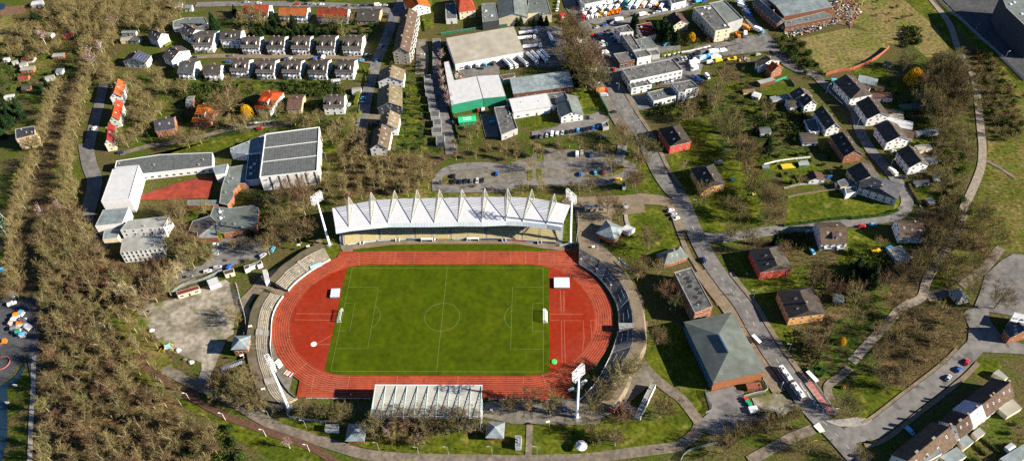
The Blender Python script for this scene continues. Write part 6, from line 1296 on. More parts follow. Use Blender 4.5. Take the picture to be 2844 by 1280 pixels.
# school car park
row('car:white car:black car:lightblue car:silver', '11 345,698 340,770', 5, 'in the row beside the nursery', 'cars beside the nursery'); one('estate', 'silver', '11 362,868', 12, 'silver estate car on the school lane'); one('estate', 'white', '11 288,898', 15, 'white car on the school lane left of the silver one'); one('car', 'grey', '11 150,938', 10, 'grey car under the poplars on the school lane'); one('smallvan', 'blue', '11 450,865', 80, 'blue car beside the open entrance hut'); one('car', 'silver', '11 808,665', 12, 'silver car under the trees of the school car park'); one('car', 'lightblue', '11 775,735', 80, 'light blue car half hidden by the leaning tree'); one('car', 'black', '11 525,635', 20, 'black car in the nursery shade'); one('suv', 'silver', '11 700,780', 50, 'silver car under the leaning tree by the booths')
one('car', 'red', '01 778,875', 10, 'red car under the trees below the white school block'); one('car', 'white', '01 848,912', 10, 'white car under the trees below the white school block'); one('smallvan', 'white', '01 90,1140', 30, 'white van in the fairground corner at the left edge'); one('car', 'lightblue', '01 90,1080', -40, 'light blue car at the left edge among trees'); one('van', 'lightblue', '01 10,890', 20, 'light blue van at the left edge in the shade')
one('tipper', 'orange', '02 5,272', 15, 'orange machine on the dark yard at the left edge'); one('suv', 'black', '41 1290,620', 5, 'x') if 0 else None
row('car:white car:silver car:white car:black', '30 370,75 385,-10', 80, 'in the street row right of the grey factory', 'cars right of the grey factory'); row('van:red car:white van:red', 'J 1610,195 1635,265', 60, 'under the roadside tree at the factory corner', 'vans at the factory corner'); row('car:white van:white van:white', '30 490,290 525,325', 20, 'under the roadside trees opposite the works', 'cars under the roadside trees'); row('camper:teal car:white', '30 650,535 670,620', 15, 'under the lowest roadside trees', 'cars under the roadside trees')
for k in V: # prototypes are not part of the place
    for c in list(V[k].children_recursive): bpy.data.objects.remove(c)
    bpy.data.objects.remove(V[k])
# articulated bus
q = P('42 780,455 945,675', 2.6); d = (q[1]-q[0]).normalized(); L = (q[1]-q[0]).length+1.5; c = (q[0]+q[1])/2
t = thing('articulated_bus', 'white articulated bus with grey roof units standing at the bus stop', 'bus', (c.x, c.y, Z3), math.atan2(d.y, d.x)); M_bus = mat('bus_white', (.74, .72, .66), .4, .05); hl = L/2
for n, (a, b) in enumerate(((-hl, -.8), (.8, hl))):
    MB().box(a, -1.27, .35, b, 1.27, 2.75).box(a+.15, -1.15, 2.75, b-.15, 1.15, 2.95).build('body', M_bus, t)
    MB().box(a+.3, -1.31, 1.2, b-.3, -1.28, 2.3).box(a+.3, 1.28, 1.2, b-.3, 1.31, 2.3).build('side_window', M_glass, t)
    for k in (.25, .7):
        x = a+(b-a)*k; MB().box(x-1.1, -.75, 2.95, x+1.1, .75, 3.25).box(x-.6, -.4, 3.25, x+.6, .4, 3.3, 1).build('roof_unit', [M_bus, M_dark], t)
    wheels(t, ((a+2.6), (b-2.8)) if n else ((a+3),), 1.28, .5)
MB().box(-.8, -1.1, .5, .8, 1.1, 2.7).build('bellows', M_dark, t); MB().box(hl, -1.15, 1.1, hl+.04, 1.15, 2.6).build('windscreen', M_glass, t); MB().box(hl, -1.2, .4, hl+.05, 1.2, .7).build('bumper', M_red, t)
# ---------------------------------------------------------------- vegetation
TWC = (.150, .122, .046)
M_twig = mat('bare_twigs', TWC, .95, .35, .12, rnd=.32); M_twig2 = mat('bare_twigs_brown', (.155, .098, .046), .95, .35, .12, rnd=.30); M_twig3 = mat('twigs_reddish', (.22, .10, .075), .95, .25, .2, rnd=.15)
M_bark1 = mat('bark', (.27, .23, .13), .95, .25, .5, rnd=.2); M_birch = mat('birch_bark', (.60, .56, .50), .9, .3, .8); M_bark2 = mat('bark_dark', (.10, .08, .055), .95, .2, .5)
M_willow = mat('willow_twigs', (.66, .36, .018), .95, .3, .3); M_conif = mat('conifer_needles', (.022, .045, .016), .95, .45, .5, rnd=.25); M_ever = mat('evergreen_leaves', (.042, .072, .014), .9, .5, .6, rnd=.35); M_hedge = mat('hedge_leaves', (.060, .095, .016), .9, .45, .8, rnd=.25); M_thuja = mat('thuja_leaves', (.13, .17, .02), .9, .4, .7, rnd=.2)
def twig(mb, p, d, L, w, rn, mi=0):
    s = d.cross(Vector((rn.uniform(-1, 1), rn.uniform(-1, 1), rn.uniform(-1, 1))))
    if s.length < 1e-3: return
    s.normalize(); q = p+d*L
    mb.add([p-s*w, p+s*w, q], [[0, 1, 2]], mi)
def rdir(rn, up=0.0):
    v = Vector((rn.gauss(0, 1), rn.gauss(0, 1), rn.gauss(0, 1)+up)); return v.normalized()
TH = 1.15
def bare(seed, H=14, spread=.34, ntw=2600, up=.9, first=.22, w=.05, tall=1.0):
    """deciduous winter tree: trunk and limbs in one mesh, twigs in another"""
    rn = random.Random(seed); tr = MB(); cr = MB(); ends = []
    def grow(p, d, L, r, lev):
        n = 3; a = p
        for i in range(n):
            d = (d+rdir(rn)*.13+Vector((0, 0, .06))).normalized(); b = a+d*(L/n); r2 = r*.82
            tr.tube(a, b, r*TH, r2*TH, n=5 if lev < 2 else 3, cap=False); a = b; r = r2
            if lev >= 1: ends.append((a.copy(), d.copy(), L))
            if lev < 3 and (i > 0 or lev > 0):
                for _ in range(2 if lev < 2 else 1):
                    s = (d*.75+rdir(rn, .35)*.85).normalized(); grow(a, s, L*rn.uniform(.48, .66), r*.62, lev+1)
        if lev < 3:
            for _ in range(2): grow(a, (d*.9+rdir(rn, .5)*.6).normalized(), L*.6, r*.7, lev+1)
    base = H*first; tr.tube((0, 0, -.2), (0, 0, base), H*.020, H*.016, n=6, cap=False)
    p = Vector((0, 0, base)); d0 = Vector((rn.uniform(-.08, .08), rn.uniform(-.08, .08), 1)).normalized()
    nl = rn.randint(5, 7)
    for i in range(nl):
        t = 2*math.pi*(i+rn.random()*.6)/nl; o = Vector((math.cos(t), math.sin(t), up+rn.uniform(-.2, .5))); o.normalize()
        grow(p+Vector((0, 0, H*.05*i/nl*2)), o, H*.40*rn.uniform(.8, 1.1)*tall, H*.0085, 1)
    grow(p, d0, H*.46, H*.012, 1)
    for k in range(ntw):
        a, d, L = ends[rn.randrange(len(ends))]
        q = a+rdir(rn)*rn.uniform(0, .05)*H; dd = (d*.85+rdir(rn, .45)*.6).normalized(); twig(cr, q, dd, H*rn.uniform(.05, .11), w*rn.uniform(.6, 1.3), rn)
    mx = max(v[2] for v in cr.v); s = H/mx
    for m in (tr, cr): m.v = [(x*s, y*s, z*s) for x, y, z in m.v]
    return tr, cr
def mk(mb, name, m):
    o = mb.build(name, m); COL.objects.unlink(o); return o
BARE = []
for i in range(9):
    tr, cr = bare(100+i, 14, ntw=2900, w=.048, up=[.8, 1.2, .6][i % 3])
    BARE.append((mk(tr, 'trunk', M_bark1), mk(cr, 'crown', M_twig if i % 3 else M_twig2)))
UPR = []
for i in range(7):
    tr, cr = bare(200+i, 16, ntw=2000, w=.050, up=[2.0, 2.8, 1.6][i % 3], first=.34, tall=.62)
    UPR.append((mk(tr, 'trunk', M_bark1), mk(cr, 'crown', M_twig2 if i % 3 else M_twig)))
BIRCH = []
for i in range(3):
    tr, cr = bare(300+i, 14, ntw=1500, w=.045, up=2.2, first=.3, tall=.75); BIRCH.append((mk(tr, 'trunk', M_birch), mk(cr, 'crown', M_twig3)))
SHR = []
for i in range(5):
    tr, cr = bare(400+i, 5, ntw=1700, w=.06, up=.7, first=.05); SHR.append((mk(tr, 'stems', M_bark2), mk(cr, 'crown', [M_twig2, M_twig, M_twig3][i % 3])))
POP = []
for i in range(2):
    tr, cr = bare(500+i, 18, ntw=2200, w=.06, up=3.0, first=.1, tall=.9); POP.append((mk(tr, 'trunk', mat('bark_pale', (.48, .41, .27), .95, .2, .5)), mk(cr, 'crown', mat('twigs_pale', (.42, .33, .17), .95, .3, .2))))
def leafball(seed, H, W_, n, cone=False, size=.35, droop=False):
    rn = random.Random(seed); mb = MB(); lobes = [(Vector((rn.uniform(-.32, .32)*W_, rn.uniform(-.32, .32)*W_, H*rn.uniform(.3, .75))), rn.uniform(.5, .8)*W_*.42) for _ in range(9)]
    for k in range(n):
        if cone:
            z = H*(1-math.sqrt(rn.random()))*.98+.03*H; rmax = W_/2*max(.02, 1-z/H)**.8*(.75+.25*math.sin(z*7+seed)); t = rn.uniform(0, 6.283); r = rmax*rn.uniform(.7, 1.05); c = Vector((r*math.cos(t), r*math.sin(t), z)); nd = Vector((math.cos(t), math.sin(t), -.3))
        else:
            o, rr = lobes[rn.randrange(len(lobes))]; d = rdir(rn); c = o+Vector((d.x*rr, d.y*rr, d.z*rr*1.15))*rn.uniform(.8, 1.1)
            if c.z < .05: c.z = abs(c.z)+.05
            nd = d
        s = size*rn.uniform(.5, 1.3); u = (nd.cross(rdir(rn))).normalized()*s; v = (nd*.5+rdir(rn)*.8).normalized()*s
        mb.add([c-u*.5, c+u*.5, c+v, c-u*.2+v*.9], [[0, 1, 2, 3]])
    return mb
CON = [(mk(MB().tube((0, 0, 0), (0, 0, 12), .28, .05), 'trunk', M_bark2), mk(leafball(600+i, 14, 8, 4200, True, .75), 'crown', M_conif)) for i in range(3)]
EVG = [(mk(MB().tube((0, 0, 0), (.1, 0, 2.2), .14, .08).tube((0, 0, .6), (.6, .4, 2.4), .08, .04), 'stems', M_bark2), mk(leafball(700+i, 4, 4, 1500, size=.34), 'crown', M_ever)) for i in range(4)]
THU = [(mk(MB().tube((0, 0, 0), (0, 0, 3), .12, .05), 'stems', M_bark2), mk(leafball(750+i, 4.5, 2.2, 1100, True, .4), 'crown', M_thuja)) for i in range(2)]
def willow(seed, H=9, W_=8):
    rn = random.Random(seed); tr = MB().tube((0, 0, 0), (0, 0, H*.5), .35, .25); cr = MB()
    for i in range(14):
        t = rn.uniform(0, 6.28); tr.tube((0, 0, H*.4), (math.cos(t)*W_*.25, math.sin(t)*W_*.25, H*rn.uniform(.7, .95)), .12, .05, n=4)
    for k in range(3400):
        t = rn.uniform(0, 6.283); r = W_/2*math.sqrt(rn.random()); z = H*math.sqrt(max(.05, 1-(r/(W_/2*1.1))**2))*rn.uniform(.55, 1); twig(cr, Vector((r*math.cos(t), r*math.sin(t), z)), Vector((math.cos(t)*.25, math.sin(t)*.25, -1)).normalized(), rn.uniform(1.2, 2.6), .06, rn)
    return tr, cr
a, b = willow(1); WILL = (mk(a, 'trunk', M_bark1), mk(b, 'crown', M_willow))
CNT = {}
QUEUE = []
def plant(kind, lib, p, s, lab, cat, group=None, rn=R, sz=None, final=False):
    if kind == 'bare_tree' and not final:
        QUEUE.append((p.copy(), s*1.1, lab, cat, group, lib)); return
    a, b = lib[rn.randrange(len(lib))] if isinstance(lib, list) else lib
    t = thing(kind, lab, cat, (p.x, p.y, 0), rn.uniform(0, 6.28), group); k = s*rn.uniform(.93, 1.07); t.scale = (k, k, (sz or k)*1.0)
    for o in (a, b):
        c = o.copy(); COL.objects.link(c); c.parent = t
    CNT[kind] = CNT.get(kind, 0)+1
    return t
def trees(kind, lib, H0, coords, H, where, cat, group=None, adj='', frac=.6, same=False):
    """one plant per surveyed crown centre; labelled by its order in the row"""
    toks = coords.split(); t = None; pts = []
    for k in toks:
        if ',' not in k: t = k; continue
        a = k.split(','); h = (float(a[2]) if len(a) > 2 else H)*(1.38 if lib in (BARE, BIRCH) else 1)
        pts.append((P('%s %s,%s' % (t, a[0], a[1]), frac*h)[0], h))
    n = len(pts)
    for i, (p, h) in enumerate(pts):
        lab = where if (n == 1 or same) else '%s, %s of %d%s' % (where, ORD[i], n, '')
        plant(kind, lib, p, h/H0, lab, cat, group or (where if n > 1 else None))
def scatter(poly, dist, fn, seed=1, avoid=()):
    rn = random.Random(seed); pg = P(poly, 7 if seed in (21, 22, 23, 31, 32, 33, 41, 42, 43, 44, 45) else 0) if isinstance(poly, str) else poly
    xs = [p[0] for p in pg]; ys = [p[1] for p in pg]; out = []; A = abs(area(pg)); n = int(A/(dist*dist)*6)
    grid = {}
    for _ in range(n):
        x, y = rn.uniform(min(xs), max(xs)), rn.uniform(min(ys), max(ys))
        if not inside((x, y), pg) or any(inside((x, y), a) for a in avoid): continue
        g = (int(x//dist), int(y//dist)); ok = True
        for gx in (-1, 0, 1):
            for gy in (-1, 0, 1):
                for q in grid.get((g[0]+gx, g[1]+gy), ()):
                    if (q[0]-x)**2+(q[1]-y)**2 < dist*dist: ok = False
        if ok: grid.setdefault(g, []).append((x, y)); out.append(Vector((x, y, 0)))
    for p in out: fn(p, rn)
    return out
def thicket(name, poly, dist, h, m, nt=22, w=.07, spread=.9, seed=1, lab=None):
    """ground cover of many thin stems: one object nobody could count"""
    mb = MB()
    def f(p, rn):
        H = h*rn.uniform(.5, 1.2)
        for i in range(2): mb.tube(p, p+Vector((rn.uniform(-.3, .3)*H, rn.uniform(-.3, .3)*H, H*.9)), .04, .02, n=3, cap=False)
        for k in range(nt):
            a = p+Vector((rn.gauss(0, .22)*H, rn.gauss(0, .22)*H, H*rn.uniform(.15, .8))); twig(mb, a, rdir(rn, .8), H*rn.uniform(.15, .38), w, rn)
    scatter(poly, dist, f, seed); o = mb.build(name, m); o['kind'] = 'stuff'; return o
# --- big wood lower left
rw = random.Random(5)
WOOD = P('01 300,480 560,430 690,640 800,760 930,900 1010,1040 12 -10,560 02 1290,640 12 130,760 330,950 380,1090 400,1240 02 250,1259 300,900 330,560 330,200 01 290,900', 9)
def wt(p, rn): plant('bare_tree', UPR, p, rn.uniform(.8, 1.1), 'bare brown twigged tree in the dense wood left of the bark running path', 'tree', 'bare trees in the dense lower left wood', rn)
scatter(WOOD, 5.4, wt, 11)
thicket('undergrowth', '01 250,480 600,480 690,640 800,780 960,900 1000,1159 12 -60,600 02 1290,700 12 240,1000 300,1259 02 250,1259 290,900', 1.9, 2.6, M_twig2, 16, seed=3)
# --- avenue rows along the left
trees('bare_tree', BARE, 14, '00 430,615 395,700 360,790 345,870 320,960 290,1050 01 250,60 215,130 180,210 160,290 150,370 120,450 110,540 110,630 115,720 105,800 100,880 105,960 100,1040', 9.5, 'olive twigged tree in the left row of the avenue', 'tree')
trees('bare_tree', BARE, 14, '00 640,540 625,620 600,700 575,790 560,870 540,960 515,1050 500,1120 01 500,60 490,140 510,215 530,290 440,330 500,400 560,470 600,560 640,620', 10, 'olive twigged tree in the right row of the avenue', 'tree')
trees('bare_tree', BARE, 14, '01 300,640 330,560 400,470 420,610 470,700 360,760 540,760 640,740 720,750 560,880 660,900 860,900 940,940 1060,900 1150,950 1200,900 1240,1000 1130,1040', 12, 'bare tree between the avenue and the lower school blocks', 'tree')
thicket('undergrowth', '00 560,560 700,560 640,900 600,1159 01 480,440 250,440 330,100 00 440,1159 480,800', 1.8, 2.2, M_twig2, 12, seed=4)
# --- upper left wood
for nm, poly, dist, hh, sd in (('tree', '00 300,60 560,0 800,-20 1000,0 1290,20 1290,180 1050,200 880,210 850,330 780,420 860,530 830,600 700,560 600,440 600,330 540,240 420,200', 7.5, 11, 21), ('tree2', '00 60,170 250,150 420,210 470,280 330,360 200,420 60,400 0,380', 7.5, 8, 22), ('t3', '10 0,0 90,0 100,120 0,140', 8, 9, 23)):
    scatter(poly, dist, lambda p, rn: plant('bare_tree', BARE, p, rn.uniform(.75, 1.1)*hh/11, 'bare brown tree in the upper left wood beside the allotments', 'tree', 'bare trees in the upper left wood', rn), sd)
thicket('undergrowth', '00 180,40 560,-20 1290,0 1290,200 900,250 850,560 700,600 560,380 300,420 60,400 60,200', 2.0, 2.8, M_twig2, 14, seed=6)
trees('bare_tree', BARE, 14, '00 960,590 1040,640 1000,700 1090,740 1120,540 1180,560 1220,640 1060,850 1000,840 1130,880 1050,960 1000,1000 930,1040 890,1010 1180,800 10 100,640 440,600,8', 9, 'bare tree in the garden belt between the solar house and the red roofed row', 'tree')
trees('conifer_tree', CON, 14, '10 600,225,8 680,235,9 760,215,8 850,230,8 1000,240,8 1090,225,9 1180,235,8 1260,220,8 1050,200,9 20 60,210,8 150,220,7', 8, 'dark conifer in the hedge behind the upper terrace row', 'conifer')
trees('bare_tree', BARE, 14, '10 540,120,9 620,80,10 580,150,8 680,140,9 700,100,8 560,235,7 880,150,8 1190,150,8 1280,150,8 20 100,130,7 40,240,7', 9, 'brown bare tree between the red roofed blocks and the upper terrace row', 'tree')
# --- school, car park and stadium surroundings
trees('bare_tree', BARE, 14, '10 60,1010,9 120,1030,11 215,1010,9 360,760,14 430,730,15 340,870,11 470,900,10 560,900,9 700,880,9 780,800,10 930,880,9 1040,900,9 1110,860,8', 10, 'bare garden tree above the school sports hall', 'tree')
trees('bare_tree', BARE, 14, '11 60,450,14 250,420,9 20,420,10 110,620,13 60,680,13 200,700,13 150,790,12 260,760,9 310,770,7 480,690,6 580,680,6 720,690,11 800,620,11 760,560,12 850,480,12 920,300,15 1010,260,16 990,380,13 900,540,12 960,600,12 1040,560,11 800,350,12 820,470,11', 11, 'bare tree between nursery, sports hall and the upper curved terrace', 'tree')
trees('poplar_tree', POP, 18, '01 860,1000 930,1040 1000,1070 1120,1020 1230,960 11 0,880 60,830 100,760', 15, 'slender bare poplar beside the gravel yard and school lane', 'tree')
trees('bare_tree', BARE, 14, '12 490,90,7 470,40,7 540,600,11 500,560,10 480,660,10 590,650,10 620,700,9 700,740,6 330,560,8 400,540,8 370,640,8 540,480,7 560,530,7', 9, 'bare tree below the orange brick pavilion', 'tree')
trees('bare_tree', BARE, 14, '12 990,760 1150,770 1270,780 22 20,790', 9, 'round headed bare tree in the row left of the covered stand', 'tree')
trees('bare_tree', BARE, 14, '22 250,880,12 320,830,10 430,830,11 500,860,10 590,830,11 680,850,10 760,830,10 880,850,10 950,830,11 1020,870,11 420,960,7 560,1000,6 640,990,6 700,920,8 820,900,9', 10, 'bare tree standing right behind the covered stand', 'tree')
trees('bare_tree', BARE, 14, '32 20,720,10 170,700,11 340,710,11 630,740,10 720,600,10 740,660,8 860,500,12 950,440,12 1120,200,10 870,800,8 1150,760,11 1210,740,10 620,900,8 680,980,7 730,960,7 830,960,8 1130,230,8', 10, 'bare tree on the lower right stadium forecourt and lawn', 'tree')
trees('birch_tree', BIRCH, 14, '22 370,930,8 590,990,6 12 880,1010,8 32 810,990,8 01 320,450,13 440,400,11 00 300,250,12 830,150,12 660,420,15 740,340,12', 10, 'white stemmed birch', 'tree')
trees('bare_tree', BARE, 14, '31 755,380,12 840,450,9 1065,660,11 980,880,12 1040,600,7 1180,1030,9 1270,1120,9 1150,870,8 780,80,9 940,200,10 1000,40,13 960,190,10 180,90,8 260,250,6 620,240,9 540,270,7 110,270,7 490,250,6', 10, 'bare tree on the forecourt lawns right of the main grandstand', 'tree')
scatter('21 0,0 250,60 420,0 650,60 720,180 640,250 500,290 420,250 250,290 160,330 60,380 0,380 11 1180,120 1160,330 1290,380', 5.5, lambda p, rn: plant('bare_tree', UPR, p, rn.uniform(.6, .95), 'slim bare tree in the copse behind the main grandstand', 'tree', 'slim bare trees behind the main grandstand', rn), 31)
scatter('20 -80,960 120,880 200,1000 240,1159 -60,1159', 7, lambda p, rn: plant('bare_tree', BARE, p, rn.uniform(.6, .95), 'bare tree between the dark street and the copse', 'tree', 'bare trees at the foot of the dark street', rn), 32)
scatter('20 880,940 1060,900 1120,1080 1290,1060 30 330,1040 560,1040 30 560,1080 0,1159 20 840,1159', 6.5, lambda p, rn: plant('bare_tree', UPR, p, rn.uniform(.5, .7), 'slim bare tree in the strip between marquee and stadium car park', 'tree', 'slim bare trees above the stadium car park', rn), 33)
thicket('undergrowth', '21 0,-30 250,0 650,0 720,150 640,260 250,290 60,380 11 1180,330 1180,100', 1.6, 2.2, M_twig2, 14, seed=8); thicket('undergrowth', '20 880,960 1060,930 30 -100,1050 560,1060 0,1140 20 840,1159', 1.8, 1.8, M_twig2, 12, seed=9)
thicket('undergrowth', '22 200,860 1100,880 1060,960 760,940 640,1080 350,1080 200,980', 1.6, 1.8, M_twig2, 14, seed=10)
thicket('undergrowth', '11 680,480 850,380 1050,420 1150,560 1000,690 820,760 640,640', 1.7, 2.0, M_twig2, 12, seed=12)
# roadside limes of the main road
trees('bare_tree', BARE, 14, '30 480,140 430,180 520,200 450,260 540,280 570,340 620,380 590,440 660,450 640,510 700,560 560,490 500,420 430,400 460,360 590,560 650,590', 14, 'large bare tree in the roadside belt between the tanker yard and the main road', 'tree')
trees('bare_tree', BARE, 14, '30 850,970,11 900,1000,11 1000,1090,12 1080,1100,10 820,940,8 230,1120,7 700,1110,7 380,1110,6 600,60,0.1', 10, 'bare tree at the road mouth of the stadium car park', 'tree') if 0 else trees('bare_tree', BARE, 14, '30 850,960,11 900,1010,11 1000,1080,12 1090,1100,10 230,1120,7 700,1110,7 380,1110,6', 10, 'bare tree at the road mouth of the stadium car park', 'tree')
trees('birch_tree', BIRCH, 14, '20 770,400 750,480 765,540 780,600 795,660 815,720 835,770', 9, 'reddish bare birch in the row along the pale warehouse', 'tree')
# gardens between block, right of the road
trees('bare_tree', BARE, 14, '40 350,540,12 300,660,11 290,740,10 340,900,13 400,960,13 440,880,12 520,1080,12 460,1040,11 560,1120,11 680,800,9 80,800,10 120,840,9 60,860,8 180,700,8', 11, 'bare tree in the gardens right of the white office cube', 'tree')
trees('bare_tree', BARE, 14, '41 520,60,12 560,150,11 480,30,11 600,230,11 650,300,12 700,330,11 720,380,11 760,470,9 680,480,9 220,270,9 190,340,8 400,390,10 480,440,10 50,110,7 410,600,10 530,600,10 600,680,10 830,730,9 1050,900,13 1180,1020,10 930,210,6 560,260,9', 10, 'bare tree around the rendered blocks of the main road', 'tree')
trees('bare_tree', BARE, 14, '42 1000,250,9 1080,300,8 870,800,8 780,820,8 700,860,9 620,900,8 560,900,8 480,920,8 360,1040,9 420,980,9 700,930,7 800,880,7 900,790,7 930,1000,7 1000,1050,7', 9, 'bare tree below the sports hall and around the bus stop', 'tree')
# right hand belts
trees('bare_tree', BARE, 14, '50 470,430,12 640,620,14 600,690,14 690,740,14 640,760,13 720,690,13 800,450,15 760,520,15 790,560,15 850,480,14 850,560,14 810,610,14 840,640,14 890,660,14 760,640,14 870,710,13 900,740,12 820,720,13 660,840,11 740,860,9 700,920,9 780,960,9 880,1000,9 900,1090,8 870,390,6 930,510,6 970,590,6 1000,660,6 1000,750,6 1010,790,6', 12, 'bare tree in the belt along the right hand footpath', 'tree')
scatter('51 620,500 800,430 1000,400 1200,500 1240,620 1100,760 1000,850 860,900 700,960 560,900 600,700', 6.5, lambda p, rn: plant('bare_tree', BARE, p, rn.uniform(.8, 1.1), 'bare tree in the open grove where the footpaths meet', 'tree', 'bare trees of the footpath grove', rn), 41)
scatter('52 250,120 420,50 600,0 850,20 900,200 780,330 620,480 440,590 250,560 220,330', 6.8, lambda p, rn: plant('bare_tree', BARE, p, rn.uniform(.6, .9), 'bare tree in the thicket triangle beside the lower right street', 'tree', 'bare trees of the lower right thicket', rn), 42)
thicket('undergrowth', '52 250,120 420,40 600,-20 850,20 900,200 780,330 620,480 440,590 250,560 220,330', 1.5, 2.2, M_twig2, 16, seed=14)
trees('bare_tree', BARE, 14, '51 90,1080,12 300,960,10 450,900,10 420,1060,9 540,880,9 1170,1080,13 990,920,9 960,1000,9 270,680,6 380,1120,9 580,760,8 540,800,8 650,580,9 700,640,9 52 60,60,10 110,1110,8 20,700,9 60,760,8', 10, 'bare tree between the brown roofed houses and the dark plaza', 'tree')
thicket('brambles', '50 0,380 300,330 480,350 700,420 760,430 560,110 430,0 100,0 100,150', 2.4, 1.5, mat('dry_bramble', (.24, .155, .075), 1, .3, .3), 14, .08, seed=15)
thicket('brambles', '40 1150,340 1294,300 1294,500 1180,470', 2.0, 1.3, MATS['dry_bramble'], 14, .08, seed=16)
thicket('brambles', '50 800,300 860,500 950,700 980,1159 820,1159 760,900 640,700', 2.2, 2.0, MATS['dry_bramble'], 12, .08, seed=17)
thicket('brambles', '51 1000,420 1332,440 1332,700 1100,740 960,600', 2.6, 1.2, MATS['dry_bramble'], 10, .08, seed=180); thicket('brambles', '50 1100,1000 1332,1100 51 1332,130 1080,60', 2.6, 1.2, MATS['dry_bramble'], 10, .08, seed=181); thicket('brambles', '51 1040,150 1332,220 1332,420 1180,440 1000,380', 1.9, 1.6, MATS['dry_bramble'], 12, .08, seed=18)
thicket('undergrowth', '51 620,470 1000,400 1200,500 1240,640 1000,850 560,920 600,700', 2.6, 1.6, M_twig2, 10, seed=19)
# garden growth between the houses
M_growth = mat('garden_leaves', (.055, .085, .012), .9, .5, .3, col2=(.16, .11, .045), scale2=.2, world=True, thr=(.45, .55), spec=.1)
for k, c in enumerate(('10 60,610 480,640 900,600 1294,610 1294,700 1000,950 640,930 340,900 60,760', '40 60,640 560,640 760,760 740,880 1000,1000 900,1159 560,1159 240,880 80,860', '41 640,-10 900,-40 1294,-60 1294,40 1000,60 700,110', '50 240,540 640,880 660,1159 420,1130 300,880', '51 460,20 680,0 700,330 520,240', '52 860,1159 1332,800 1332,1159', '00 20,400 560,400 560,640 250,740 0,700', '41 740,600 1000,620 1294,700 1294,1159 1000,1159 760,900', '20 500,540 640,540 660,1159 440,1159', '40 100,280 460,300 560,480 760,560 700,620 300,620', '10 560,190 1294,190 1294,265 600,265', '00 1000,640 1294,640 1294,860 1000,860')):
    thicket('garden_growth', c, 2.1, 1.5 if k in (1, 3, 5, 7) else 1.1, M_growth, 16, .20, seed=100+k)
thicket('bank_growth', '50 930,400 1090,400 1160,510 1260,720 1332,880 1332,1010 1150,1060 1060,860 1020,700 950,520', 2.0, 2.6, mat('bank_scrub', (.11, .085, .035), .9, .5, .3, col2=(.04, .055, .012), scale2=.12, world=True, thr=(.42, .58)), 20, .13, seed=130)
thicket('bank_growth', '50 640,880 780,850 960,980 980,1159 51 980,60 900,220 860,420 740,440 700,60', 2.0, 2.4, MATS['bank_scrub'], 20, .13, seed=131); thicket('bank_growth', '40 700,250 900,320 1000,430 1110,570 1080,610 960,600 850,470 740,360', 1.8, 2.8, MATS['bank_scrub'], 20, .13, seed=132)
for sd, a, b, c, dd in ((43, .8, 1.1, '50 560,490 740,430 810,420 850,560 860,840 780,900 640,800', 5.6), (44, .4, .6, '50 1000,460 1120,470 1190,640 1320,880 1320,1010 1160,1010 1080,800', 5.2), (45, .5, .75, '50 660,860 900,1000 960,1159 51 850,60 860,250 800,420 720,430 700,200', 6)):
    scatter(c, dd, lambda p, rn: plant('bare_tree', BARE, p, rn.uniform(a, b), 'bare tree in the dense belts beside the right hand footpath', 'tree', 'bare trees of the footpath belts', rn), sd)
M_dkgr = mat('evergreen_growth', (.030, .045, .012), .9, .5, .4, col2=(.055, .075, .014), scale2=.2, world=True, thr=(.5, .6))
for k, c in enumerate(('42 870,200 1000,180 1130,190 1160,300 1080,420 1000,480 880,400', '51 0,760 200,740 330,810 340,960 220,1040 60,1080', '41 760,600 1000,640 1000,720 860,760 740,690', '40 60,780 260,770 260,860 80,880', '30 1070,830 1280,770 1290,820 1080,900', '10 60,650 420,650 460,700 340,770 80,750', '10 850,640 1290,620 1290,690 1100,730 860,700', '10 600,205 1290,205 1290,262 600,262', '41 1060,880 1294,960 1294,1120 1180,1140 1060,1000', '12 180,960 460,920 520,1060 600,1159 150,1159', '40 560,880 700,880 720,1000 600,1020', '40 900,820 1000,860 980,1000 860,1040 760,960', '51 700,330 830,330 840,470 720,470', '50 400,200 560,210 560,330 430,350', '41 640,-30 700,60 640,90', '00 0,700 140,740 170,900 60,1000 0,960')):
    thicket('evergreen_growth', c, 1.9, 3.2, M_dkgr, 26, .34, seed=150+k)
# conifers and evergreens
trees('conifer_tree', CON, 14, '10 320,150,17 760,120,12 920,150,13 730,190,9 620,190,8 480,60,8 925,260,7 650,260,7', 10, 'dark conifer beside the red roofed blocks', 'conifer')
trees('conifer_tree', CON, 14, '00 40,800,12 20,900,12 110,760,10 140,830,10 60,880,11 0,980,10 240,110,9 270,130,9 340,620,9 310,660,9 1100,1000,5 175,400,7', 10, 'dark conifer at the allotments and beige villa', 'conifer')
trees('conifer_tree', CON, 14, '40 690,1060,13 440,960,9 600,960,8 41 745,660,10 51 220,900,12 290,880,10 100,830,11 150,870,12 40,930,11 180,960,11 60,1010,9 11 600,600,6', 10, 'dark conifer in the eastern gardens', 'conifer')
trees('conifer_tree', CON, 14, 'F 1000,330,14 1090,290,15 1130,360,16 1180,400,15 1250,430,13 720,230,10 750,260,10 1040,410,12 1130,430,13', 12, 'dark conifer between the works and the brown roofed house', 'conifer')
trees('conifer_tree', CON, 14, '30 70,150,8 100,150,8 200,150,8 250,140,8 290,150,8 510,560,9 530,600,8 490,520,9', 8, 'conifer screening the grey factory and roadside belt', 'conifer')
trees('willow_tree', WILL, 9, '10 570,820', 10, 'bright yellow weeping willow between the two orange villas', 'willow'); trees('willow_tree', WILL, 9, '50 520,560', 13, 'tall golden willow in the belt right of the gardens', 'willow'); trees('willow_tree', WILL, 9, '20 1090,245', 5, 'yellow leaved bush beside the tall brick works hedge', 'bush') if 0 else None
